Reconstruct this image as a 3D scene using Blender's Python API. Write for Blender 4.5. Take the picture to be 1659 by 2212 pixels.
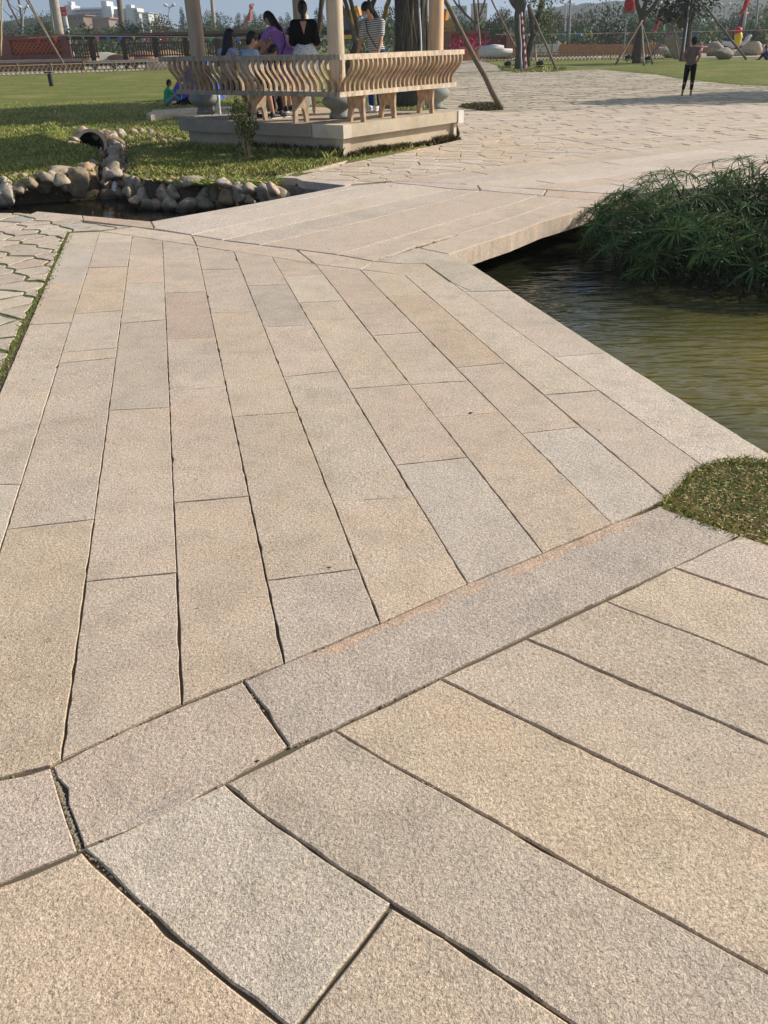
import bpy, math, random, colorsys
import numpy as np
from math import sin, cos, tan, atan2, radians, pi, hypot
from mathutils import Vector, Matrix, Euler

S = bpy.context.scene
for o in list(bpy.data.objects): bpy.data.objects.remove(o)
random.seed(7); np.random.seed(7)
R = random.random
def U(a, b): return a + (b-a)*random.random()

# ---------------------------------------------------------------- camera
# The site was surveyed from the photograph: 1659 x 2212 grid, eye 1.65 m above the paving.
FOC, CX, CY, HY, SL, EYE = 1725.0, 829.5, 1106.0, 86.0, -0.024, 1.65
_n = np.array([-SL, 1.0]); _n /= np.linalg.norm(_n)
_pitch = atan2((CY-HY)*_n[1], FOC)
_W = np.array([0, cos(_pitch), -sin(_pitch)]); _U0 = np.array([0, sin(_pitch), cos(_pitch)]); _R0 = np.array([1.0, 0, 0])
_RI = _n[1]*_R0 - _n[0]*_U0; _UI = _n[0]*_R0 + _n[1]*_U0
def ray(x, y): return (x-CX)*_RI - (y-CY)*_UI + FOC*_W
def G(x, y, z=0.0):                      # point of the horizontal plane z seen at survey grid x, y
    v = ray(x, y); t = (z-EYE)/v[2]
    return Vector((t*v[0], t*v[1], z))
def at(x, y, Y):                          # point at forward distance Y
    v = ray(x, y); t = Y/v[1]
    return Vector((t*v[0], Y, EYE+t*v[2]))
def g2(x, y, z=0.0):
    p = G(x, y, z); return (p.x, p.y)
def gl(pts, z=0.0): return [g2(x, y, z) for x, y in pts]

cam = bpy.data.cameras.new('camera'); camo = bpy.data.objects.new('camera', cam)
S.collection.objects.link(camo)
m = Matrix.Identity(4)
for i in range(3):
    m[i][0] = _RI[i]; m[i][1] = _UI[i]; m[i][2] = -_W[i]
m[2][3] = EYE
camo.matrix_world = m
cam.sensor_fit = 'VERTICAL'; cam.sensor_height = 24.0; cam.lens = FOC/2212*24.0
cam.clip_start = 0.05; cam.clip_end = 6000
S.camera = camo
S.render.resolution_x = 768; S.render.resolution_y = 1024

# ---------------------------------------------------------------- light
SUN_AZ, SUN_EL = radians(74), radians(30)
w = bpy.data.worlds.new('World'); S.world = w; w.use_nodes = True
nt = w.node_tree
bg = nt.nodes['Background']
sky = nt.nodes.new('ShaderNodeTexSky'); sky.sky_type = 'NISHITA'; sky.sun_disc = False
sky.sun_elevation = SUN_EL; sky.sun_rotation = SUN_AZ
sky.air_density = 1.0; sky.dust_density = 2.0; sky.ozone_density = 2.0
_tc = nt.nodes.new('ShaderNodeTexCoord'); _ad = nt.nodes.new('ShaderNodeVectorMath'); _ad.operation = 'ADD'; _ad.inputs[1].default_value = (0, 0, 0.16)
_no = nt.nodes.new('ShaderNodeVectorMath'); _no.operation = 'NORMALIZE'; nt.links.new(_tc.outputs['Generated'], _ad.inputs[0]); nt.links.new(_ad.outputs[0], _no.inputs[0]); nt.links.new(_no.outputs[0], sky.inputs[0])
nt.links.new(sky.outputs[0], bg.inputs[0]); bg.inputs[1].default_value = 0.12
sl = bpy.data.lights.new('sun', 'SUN'); so = bpy.data.objects.new('sun', sl); S.collection.objects.link(so)
sl.energy = 5.0; sl.angle = radians(0.6); sl.color = (1.0, 0.925, 0.81)
sd = Vector((sin(SUN_AZ)*cos(SUN_EL), cos(SUN_AZ)*cos(SUN_EL), sin(SUN_EL)))
so.rotation_euler = sd.to_track_quat('Z', 'Y').to_euler(); so.location = sd*60
S.view_settings.view_transform = 'Standard'; S.view_settings.look = 'None'
S.view_settings.exposure = 0.1; S.view_settings.gamma = 1.0; S.view_settings.use_curve_mapping = False

# ---------------------------------------------------------------- materials
def srgb(*c):
    if len(c) == 1: c = [int(c[0][i:i+2], 16) for i in (0, 2, 4)]
    return tuple(((v/255+0.055)/1.055)**2.4 if v/255 > 0.04045 else v/255/12.92 for v in c)
class NM:
    def __init__(s, name, rough=0.8, spec=0.3):
        s.m = bpy.data.materials.new(name); s.m.use_nodes = True; s.t = s.m.node_tree
        s.p = s.t.nodes['Principled BSDF']; s.p.inputs['Roughness'].default_value = rough
        s.p.inputs['Specular IOR Level'].default_value = spec
        s.geo = None
    def N(s, typ, **k):
        n = s.t.nodes.new(typ)
        for a, b in k.items(): setattr(n, a, b)
        return n
    def L(s, a, b): s.t.links.new(a, b)
    def pos(s, obj=False):
        if obj: return s.N('ShaderNodeTexCoord').outputs['Object']
        return s.N('ShaderNodeNewGeometry').outputs['Position']
    def noise(s, scale, detail=3, rough=0.55, vec=None, dist=0.0, stretch=None):
        n = s.N('ShaderNodeTexNoise'); n.inputs['Scale'].default_value = scale
        n.inputs['Detail'].default_value = detail; n.inputs['Roughness'].default_value = rough
        n.inputs['Distortion'].default_value = dist
        v = vec or s.pos()
        if stretch:
            mp = s.N('ShaderNodeMapping'); mp.inputs['Scale'].default_value = stretch; s.L(v, mp.inputs[0]); v = mp.outputs[0]
        s.L(v, n.inputs['Vector']); return n.outputs['Fac']
    def ramp(s, fac, stops, interp='LINEAR'):
        r = s.N('ShaderNodeValToRGB'); cr = r.color_ramp; cr.interpolation = interp
        while len(cr.elements) < len(stops): cr.elements.new(0.5)
        for e, (p, c) in zip(cr.elements, stops):
            e.position = p; e.color = (c, c, c, 1) if isinstance(c, (int, float)) else (*c, 1)
        s.L(fac, r.inputs[0]); return r.outputs[0]
    def mix(s, fac, a, b, mode='MIX'):
        n = s.N('ShaderNodeMix', data_type='RGBA', blend_type=mode)
        for i, v in ((0, fac), (6, a), (7, b)):
            if isinstance(v, (int, float)): n.inputs[i].default_value = v
            elif isinstance(v, tuple): n.inputs[i].default_value = (*v[:3], 1)
            else: s.L(v, n.inputs[i])
        return n.outputs[2]
    def math(s, op, a, b=0.0):
        n = s.N('ShaderNodeMath', operation=op)
        for i, v in ((0, a), (1, b)):
            if isinstance(v, (int, float)): n.inputs[i].default_value = v
            else: s.L(v, n.inputs[i])
        return n.outputs[0]
    def ocol(s): return s.N('ShaderNodeObjectInfo').outputs['Color']
    def orand(s): return s.N('ShaderNodeObjectInfo').outputs['Random']
    def col(s, c):
        if isinstance(c, tuple): s.p.inputs['Base Color'].default_value = (*c[:3], 1)
        else: s.L(c, s.p.inputs['Base Color'])
    def bump(s, h, strength=0.5, dist=0.01, prev=None):
        b = s.N('ShaderNodeBump'); b.inputs['Strength'].default_value = strength; b.inputs['Distance'].default_value = dist
        s.L(h, b.inputs['Height'])
        if prev: s.L(prev, b.inputs['Normal'])
        s.L(b.outputs[0], s.p.inputs['Normal']); return b.outputs[0]

def mat_granite(name='granite', grain=1.0, blotch=0.6, stains=()):
    a = NM(name, 0.82, 0.25)
    oc = a.ocol()
    n1 = a.noise(240*grain, 3, 0.7); n2 = a.noise(105*grain, 3, 0.7, dist=0.5); n3 = a.noise(3.5, 4, 0.6); n4 = a.noise(330*grain, 2, 0.6)
    n5 = a.noise(6, 5, 0.68)
    g = a.math('ADD', a.math('MULTIPLY', n1, 0.5), a.math('MULTIPLY', n2, 0.5))
    sp = a.ramp(g, [(0.35, 0.36), (0.44, 0.76), (0.52, 1.02), (0.62, 1.42)])
    c = a.mix(1.0, oc, sp, 'MULTIPLY')
    dk = a.ramp(n4, [(0.30, 0.38), (0.40, 1.0)])
    c = a.mix(0.8, c, a.mix(1.0, c, dk, 'MULTIPLY'))
    # warm and grey mineral zones
    c = a.mix(a.ramp(n3, [(0.42, 0.0), (0.66, 0.42*blotch)]), c, a.mix(1.0, c, (1.10, 0.98, 0.84), 'MULTIPLY'))
    c = a.mix(a.ramp(n5, [(0.46, 0.0), (0.70, 0.85*blotch)]), c, a.mix(1.0, c, (0.68, 0.69, 0.69), 'MULTIPLY'))
    lo = a.noise(0.9, 5, 0.6)
    c = a.mix(a.ramp(lo, [(0.36, 0.30), (0.55, 0.0)]), c, a.mix(1.0, c, (0.80, 0.78, 0.74), 'MULTIPLY'))
    stn = a.noise(2.3, 6, 0.7, dist=1.2)
    c = a.mix(a.ramp(stn, [(0.62, 0.0), (0.70, 0.35), (0.74, 0.12)]), c, a.mix(1.0, c, (0.62, 0.60, 0.58), 'MULTIPLY'))
    pt = a.noise(26, 2, 0.5, dist=0.3)
    c = a.mix(a.ramp(pt, [(0.70, 0.0), (0.735, 0.55)]), c, a.mix(1.0, c, (0.55, 0.53, 0.52), 'MULTIPLY'))
    for (p, q, d0, d1, colr, amt) in stains:      # stain lying within d0..d1 metres of the line p-q
        dx, dy = q[0]-p[0], q[1]-p[1]; L_ = hypot(dx, dy); dx /= L_; dy /= L_
        xyz = a.N('ShaderNodeSeparateXYZ'); a.L(a.pos(), xyz.inputs[0]); X, Y = xyz.outputs[0], xyz.outputs[1]
        al = a.math('ADD', a.math('MULTIPLY', X, dx/L_), a.math('SUBTRACT', a.math('MULTIPLY', Y, dy/L_), (p[0]*dx+p[1]*dy)/L_))
        pr = a.math('ABSOLUTE', a.math('SUBTRACT', a.math('SUBTRACT', a.math('MULTIPLY', X, -dy), -p[0]*dy), a.math('MULTIPLY', a.math('SUBTRACT', Y, p[1]), -dx)))
        nz = a.noise(13, 4, 0.65); pr = a.math('ADD', pr, a.math('MULTIPLY', a.math('SUBTRACT', nz, 0.5), (d1-d0)*1.6))
        mk = a.math('MULTIPLY', a.ramp(a.math('DIVIDE', pr, d1*2), [(max(0, d0/d1/2-.06), 0.0 if d0 > 0 else 1.0), (d0/d1/2+.02, 1.0), (0.42, 1.0), (0.5, 0.0)]), a.ramp(al, [(0.0, 0.0), (0.06, 1.0), (0.92, 1.0), (1.0, 0.0)]))
        mk = a.math('MULTIPLY', mk, a.ramp(a.noise(3.6, 3, 0.6), [(0.42, 0.0), (0.52, amt)]))
        c = a.mix(mk, c, a.mix(1.0, c, colr, 'MULTIPLY'))
    c = a.mix(1.0, c, (1.035, 0.985, 0.915), 'MULTIPLY')
    a.col(c)
    rnd = a.orand(); cz = a.noise(34, 3, 0.75, dist=0.8)
    c_ = a.mix(a.math('MULTIPLY', a.ramp(a.noise(1.7, 6, 0.72, dist=0.7), [(0.44, 0.0), (0.60, 1.0)]), a.math('ADD', a.math('MULTIPLY', rnd, 0.30), 0.12)), c, a.mix(1.0, c, (0.70, 0.70, 0.69), 'MULTIPLY'))
    c_ = a.mix(a.math('MULTIPLY', a.ramp(cz, [(0.50, 0.0), (0.66, 1.0)]), a.math('MULTIPLY', rnd, 0.42)), c_, a.mix(1.0, c, (1.20, 1.19, 1.14), 'MULTIPLY'))
    a.col(c_)
    h = a.math('ADD', a.math('MULTIPLY', n1, 0.5), a.math('MULTIPLY', n2, 1.0))
    b0 = a.bump(n5, 0.25, 0.012)
    hc = a.math('MULTIPLY', cz, a.math('ADD', a.math('MULTIPLY', rnd, 2.2), 0.3))
    b1 = a.bump(hc, 0.32, 0.007, b0)
    a.bump(h, 0.8, 0.0045, b1)
    return a.m
M = {}
M['granite'] = mat_granite()
M['granite_band'] = mat_granite('granite_band', 1.0, 0.6, [(g2(640, 1422), g2(1418, 1098), 0.0, 0.045, (1.14, 0.9, 0.74), 0.6), (g2(700, 1440), g2(1250, 1205), 0.055, 0.065, (1.2, 1.2, 1.18), 0.8)])
M['granite_smear'] = mat_granite('granite_smear', 1.0, 0.6, [(g2(260, 1800), g2(485, 1690), 0.0, 0.05, (0.84, 0.88, 0.93), 1.0)])
M['granite_dry'] = mat_granite('granite_pale', 0.6, 0.35)

def mat_simple(name, c, rough=0.8, var=0.25, scale=12, bump=0.0, bscale=40, spec=0.3, ocol=False, metallic=0.0, bd=0.01, stretch=None, detail=4):
    a = NM(name, rough, spec)
    base = a.ocol() if ocol else c
    n = a.noise(scale, detail, 0.62, stretch=stretch)
    v = a.ramp(n, [(0.3, 1-var), (0.7, 1+var)])
    a.col(a.mix(1.0, base, v, 'MULTIPLY'))
    if bump: a.bump(a.noise(bscale, 4, 0.65, stretch=stretch), bump, bd)
    a.p.inputs['Metallic'].default_value = metallic
    return a.m

def mat_rock():
    a = NM('river_rock', 0.75, 0.3)
    oc = a.ocol(); n = a.noise(9, 5, 0.65); f = a.noise(70, 3, 0.6)
    c = a.mix(1.0, oc, a.ramp(n, [(0.3, 0.55), (0.5, 1.0), (0.7, 1.35)]), 'MULTIPLY')
    c = a.mix(1.0, c, a.ramp(f, [(0.3, 0.8), (0.7, 1.2)]), 'MULTIPLY')
    z = a.N('ShaderNodeSeparateXYZ'); a.L(a.pos(), z.inputs[0])
    wet = a.ramp(a.math('ADD', z.outputs[2], a.math('MULTIPLY', n, 0.06)), [(0.0, 0.0), (0.001, 1.0)])
    zz = a.math('MULTIPLY', a.math('ADD', z.outputs[2], 0.36), 8.0)
    wet = a.ramp(zz, [(0.0, 0.35), (0.5, 1.0)])           # damp stone at the water line
    c = a.mix(1.0, c, wet, 'MULTIPLY')
    a.col(c); b = a.bump(n, 0.6, 0.03); a.bump(f, 0.4, 0.006, b)
    return a.m
M['rock'] = mat_rock()

def mat_ground():
    a = NM('ground_soil', 0.95, 0.1)
    at_ = a.N('ShaderNodeAttribute', attribute_name='grass'); gr = at_.outputs['Fac']
    n = a.noise(0.5, 5, 0.6); n2 = a.noise(4, 5, 0.7); n3 = a.noise(38, 4, 0.7)
    green = a.mix(a.ramp(n2, [(0.35, 0.0), (0.7, 1.0)]), srgb(96, 108, 50), srgb(130, 134, 72))
    green = a.mix(a.ramp(n, [(0.46, 0.0), (0.68, 0.75)]), green, srgb(150, 140, 92))
    green = a.mix(1.0, green, a.ramp(n3, [(0.3, 0.65), (0.7, 1.3)]), 'MULTIPLY')
    soil = a.mix(n2, srgb(80, 72, 56), srgb(120, 108, 86))
    soil = a.mix(1.0, soil, a.ramp(n3, [(0.3, 0.6), (0.7, 1.2)]), 'MULTIPLY')
    e = a.math('ADD', gr, a.math('MULTIPLY', a.math('SUBTRACT', n2, 0.5), 0.6))
    a.col(a.mix(a.ramp(e, [(0.45, 0.0), (0.55, 1.0)]), soil, green))
    a.bump(n3, 0.7, 0.03)
    return a.m
M['ground'] = mat_ground()

def mat_blade(name, c1, c2, c3):
    a = NM(name, 0.6, 0.25)
    at_ = a.N('ShaderNodeAttribute', attribute_name='tint'); n = a.noise(1.2, 4, 0.6)
    f = at_.outputs['Fac']
    c = a.mix(f, c1, c2)
    c = a.mix(a.ramp(a.math('ADD', a.math('MULTIPLY', f, 0.5), a.math('MULTIPLY', n, 0.8)), [(0.62, 0.0), (0.8, 1.0)]), c, c3)
    a.col(c)
    return a.m
M['blade'] = mat_blade('grass_blade', srgb(112, 128, 52), srgb(156, 164, 82), srgb(196, 184, 118))
M['blade_dry'] = mat_blade('grass_blade_mixed', srgb(116, 148, 62), srgb(178, 182, 104), srgb(226, 198, 150))
M['moss'] = mat_blade('moss_blade', srgb(92, 104, 44), srgb(132, 132, 66), srgb(140, 126, 80))
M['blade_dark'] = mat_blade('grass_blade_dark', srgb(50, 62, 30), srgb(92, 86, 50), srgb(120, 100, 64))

def mat_leaf(name, c, var=0.35, trans=0.25):
    a = NM(name, 0.55, 0.35)
    r = a.N('ShaderNodeAttribute', attribute_name='tint').outputs['Fac']
    oc = a.orand()
    v = a.ramp(r, [(0.0, 1-var), (1.0, 1+var)])
    c1 = a.mix(1.0, c, v, 'MULTIPLY')
    c1 = a.mix(a.ramp(oc, [(0, 0.0), (1, 0.5)]), c1, a.mix(1.0, c1, (1.35, 1.15, 0.7), 'MULTIPLY'))
    a.col(c1)
    a.p.inputs['Transmission Weight'].default_value = 0.0
    a.p.inputs['Subsurface Weight'].default_value = 0.0
    if trans:
        t = a.N('ShaderNodeBsdfTranslucent'); a.L(c1, t.inputs[0]); ms = a.N('ShaderNodeMixShader'); ms.inputs[0].default_value = trans
        out = a.t.nodes['Material Output']; a.L(a.p.outputs[0], ms.inputs[1]); a.L(t.outputs[0], ms.inputs[2]); a.L(ms.outputs[0], out.inputs[0])
    return a.m
M['leaf'] = mat_leaf('leaf_green', srgb(62, 84, 42))
M['leaf_dark'] = mat_leaf('leaf_dark_green', srgb(44, 60, 38))
M['leaf_far'] = mat_leaf('leaf_dusty_green', srgb(60, 80, 50))
M['leaf_brown'] = mat_leaf('leaf_brownish', srgb(84, 80, 60))
M['leaf_shrub'] = mat_leaf('leaf_shrub', srgb(78, 96, 36))
M['reed'] = mat_leaf('sedge_leaf', srgb(88, 116, 66), 0.6, 0.3)
M['reed_stem'] = mat_leaf('sedge_stem', srgb(52, 74, 34), 0.3, 0.1)
M['spikelet'] = mat_leaf('sedge_spikelet', srgb(120, 112, 48), 0.3, 0.1)
M['pink'] = mat_leaf('pink_blossom', srgb(186, 60, 130), 0.3, 0.2)

M['bark'] = mat_simple('bark', srgb(98, 84, 70), 0.9, 0.4, 9, 0.8, 22, stretch=(3, 3, 0.6), bd=0.03)
M['bark_grey'] = mat_simple('bark_grey', srgb(92, 86, 78), 0.9, 0.45, 9, 0.8, 22, stretch=(3, 3, 0.6), bd=0.03)
M['pole_wood'] = mat_simple('pole_wood', srgb(124, 110, 92), 0.85, 0.35, 8, 0.4, 25, stretch=(3, 3, 0.5))
M['bamboo'] = mat_simple('bamboo', srgb(176, 154, 116), 0.7, 0.2, 12)
M['wood_grey'] = mat_simple('weathered_wood', srgb(126, 108, 88), 0.8, 0.4, 7, 0.35, 30, ocol=True, stretch=(2, 2, 1.0))
M['column'] = mat_simple('column_wood', srgb(196, 160, 118), 0.55, 0.25, 3.0, 0.12, 30, ocol=True, stretch=(3, 3, 0.35), spec=0.4)
M['drum'] = mat_simple('drum_stone', srgb(138, 142, 136), 0.75, 0.12, 25, 0.3, 160, bd=0.004)
def mat_plinth():
    a = NM('plinth_stone', 0.85, 0.2)
    n = a.noise(2.2, 5, 0.65); f = a.noise(90, 3, 0.6); s_ = a.noise(5, 4, 0.7, stretch=(1, 1, 0.25))
    c = a.mix(1.0, a.ocol(), a.ramp(f, [(0.3, 0.82), (0.7, 1.15)]), 'MULTIPLY')
    c = a.mix(a.ramp(n, [(0.45, 0.0), (0.68, 0.55)]), c, a.mix(1.0, c, (0.60, 0.57, 0.52), 'MULTIPLY'))
    c = a.mix(a.ramp(s_, [(0.5, 0.0), (0.7, 0.5)]), c, a.mix(1.0, c, (1.1, 0.92, 0.72), 'MULTIPLY'))
    a.col(c); a.bump(f, 0.35, 0.004)
    return a.m
M['plinth'] = mat_plinth()
M['concrete'] = mat_simple('concrete', srgb(172, 162, 146), 0.9, 0.2, 4, 0.3, 60)
M['mortar'] = mat_simple('mortar', srgb(206, 190, 170), 0.95, 0.25, 40, 0.8, 90)
M['paint'] = mat_simple('painted', srgb(200, 200, 200), 0.5, 0.06, 10, ocol=True)
M['matte'] = mat_simple('matte_surface', srgb(200, 200, 200), 0.85, 0.14, 6, ocol=True)
M['metal'] = mat_simple('grey_metal', srgb(150, 152, 152), 0.45, 0.08, 10, metallic=0.6)
M['glass'] = mat_simple('window_glass', srgb(52, 60, 70), 0.12, 0.1, 4, spec=0.6)
def mat_brick():
    a = NM('red_brick', 0.9, 0.15)
    b = a.N('ShaderNodeTexBrick'); mp = a.N('ShaderNodeMapping'); a.L(a.pos(), mp.inputs[0])
    mp.inputs['Rotation'].default_value = (radians(90), 0, 0)
    a.L(mp.outputs[0], b.inputs['Vector']); b.inputs['Scale'].default_value = 1.0
    b.inputs['Brick Width'].default_value = 0.24; b.inputs['Row Height'].default_value = 0.07; b.inputs['Mortar Size'].default_value = 0.01
    b.inputs['Color1'].default_value = (*srgb(150, 90, 74), 1); b.inputs['Color2'].default_value = (*srgb(128, 78, 66), 1)
    b.inputs['Mortar'].default_value = (*srgb(160, 128, 112), 1)
    n = a.noise(1.2, 4, 0.6)
    a.col(a.mix(1.0, b.outputs[0], a.ramp(n, [(0.3, 0.8), (0.7, 1.15)]), 'MULTIPLY'))
    return a.m
M['brick'] = mat_brick()
def mat_rust():
    a = NM('rusty_panel', 0.7, 0.2)
    n = a.noise(0.35, 5, 0.7, stretch=(1, 1, 2)); f = a.noise(6, 4, 0.7)
    c = a.ramp(n, [(0.3, srgb(160, 108, 72)), (0.5, srgb(174, 122, 82)), (0.68, srgb(140, 108, 80))])
    a.col(a.mix(1.0, c, a.ramp(f, [(0.3, 0.8), (0.7, 1.15)]), 'MULTIPLY'))
    return a.m
M['rust'] = mat_rust()

WZ_ = -0.40
def mat_water():
    a = NM('pond_water', 0.04, 0.5)
    a.p.inputs['IOR'].default_value = 1.333
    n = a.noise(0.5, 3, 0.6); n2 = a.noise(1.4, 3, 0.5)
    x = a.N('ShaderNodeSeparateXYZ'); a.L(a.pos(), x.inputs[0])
    dv = a.N('ShaderNodeVectorMath', operation='DISTANCE'); a.L(a.pos(), dv.inputs[0]); dv.inputs[1].default_value = (3.6, 5.0, WZ_)      # sunlit shallow corner lighter; shade and dark reflection near the bridge painted in
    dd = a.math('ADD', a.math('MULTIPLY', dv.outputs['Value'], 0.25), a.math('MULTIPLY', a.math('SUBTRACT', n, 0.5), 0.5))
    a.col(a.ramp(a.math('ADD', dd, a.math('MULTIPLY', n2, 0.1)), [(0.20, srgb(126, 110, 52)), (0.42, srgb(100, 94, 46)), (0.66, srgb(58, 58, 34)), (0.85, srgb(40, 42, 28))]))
    mp = a.N('ShaderNodeMapping'); a.L(a.pos(), mp.inputs[0]); mp.inputs['Rotation'].default_value = (0, 0, radians(6)); mp.inputs['Scale'].default_value = (2.7, 8.2, 1)
    w1 = a.N('ShaderNodeTexNoise'); a.L(mp.outputs[0], w1.inputs['Vector']); w1.inputs['Scale'].default_value = 1.15; w1.inputs['Detail'].default_value = 1.6; w1.inputs['Distortion'].default_value = 0.35
    a.bump(w1.outputs['Fac'], 0.7, 0.045)
    return a.m
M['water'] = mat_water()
def mat_dwater():
    a = NM('stream_water', 0.03, 0.5); a.p.inputs['IOR'].default_value = 1.333
    a.col(srgb(34, 34, 26))
    a.bump(a.noise(5, 2, 0.5, stretch=(1, 2.5, 1)), 0.12, 0.03)
    return a.m
M['water_dark'] = mat_dwater()

def mat_cloth(name, c, rough=0.85):
    return mat_simple(name, c, rough, 0.10, 14, 0.3, 25, spec=0.15, bd=0.01)
def mat_stripes(name, c1, c2, scale, axis=2, tilt=0.0, duty=0.5):
    a = NM(name, 0.85, 0.15)
    mp = a.N('ShaderNodeMapping'); a.L(a.pos(True), mp.inputs[0]); mp.inputs['Rotation'].default_value = (0, tilt, 0)
    x = a.N('ShaderNodeSeparateXYZ'); a.L(mp.outputs[0], x.inputs[0])
    f = a.math('FRACT', a.math('MULTIPLY', x.outputs[axis], scale)); s_ = a.math('GREATER_THAN', f, duty)
    a.col(a.mix(s_, c1, c2)); return a.m
def mat_dots(name, c1, c2, scale):
    a = NM(name, 0.85, 0.15)
    v = a.N('ShaderNodeTexVoronoi'); a.L(a.pos(True), v.inputs['Vector']); v.inputs['Scale'].default_value = scale; v.inputs['Randomness'].default_value = 0.35
    a.col(a.mix(a.math('LESS_THAN', v.outputs['Distance'], 0.24), c1, c2)); return a.m
def mat_skin(name, c):
    a = NM(name, 0.55, 0.35); n = a.noise(18, 3, 0.5)
    a.col(a.mix(1.0, c, a.ramp(n, [(0.3, 0.93), (0.7, 1.06)]), 'MULTIPLY')); return a.m
M['skin'] = mat_skin('skin', srgb(196, 150, 122)); M['skin_tan'] = mat_skin('skin_tan', srgb(170, 122, 94))
M['hair'] = mat_simple('hair_black', srgb(26, 22, 22), 0.5, 0.3, 40, 0.5, 120, spec=0.4, bd=0.004)
M['black'] = mat_cloth('black_cloth', srgb(22, 22, 25)); M['white'] = mat_cloth('white_cloth', srgb(214, 214, 212))
M['purple'] = mat_cloth('purple_cloth', srgb(164, 120, 188)); M['navy'] = mat_cloth('navy_cloth', srgb(30, 34, 52))
M['green_cloth'] = mat_cloth('green_cloth', srgb(60, 178, 112)); M['greyblue'] = mat_cloth('greyblue_cloth', srgb(138, 146, 160))
M['denim'] = mat_cloth('denim', srgb(48, 66, 120)); M['pink_cloth'] = mat_cloth('pink_cloth', srgb(206, 96, 150)); M['rose'] = mat_cloth('rose_cloth', srgb(176, 130, 134))
M['khaki'] = mat_cloth('taupe_cloth', srgb(122, 106, 100)); M['blue'] = mat_cloth('blue_fabric', srgb(40, 92, 196), 0.6); M['paleblue'] = mat_cloth('pale_blue_cloth', srgb(172, 190, 202))
M['str_purple'] = mat_stripes('purple_white_stripes', srgb(222, 218, 222), srgb(96, 60, 96), 42, 2, 0.45, 0.5)
M['str_grey'] = mat_stripes('grey_white_stripes', srgb(222, 224, 218), srgb(72, 80, 82), 36, 2, 0.1, 0.5)
M['dots'] = mat_dots('dotted_white', srgb(226, 228, 228), srgb(30, 34, 44), 26)
M['redwhite'] = mat_stripes('red_white_bands', srgb(226, 214, 210), srgb(184, 50, 48), 3.2, 2, 0.5, 0.5)

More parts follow.
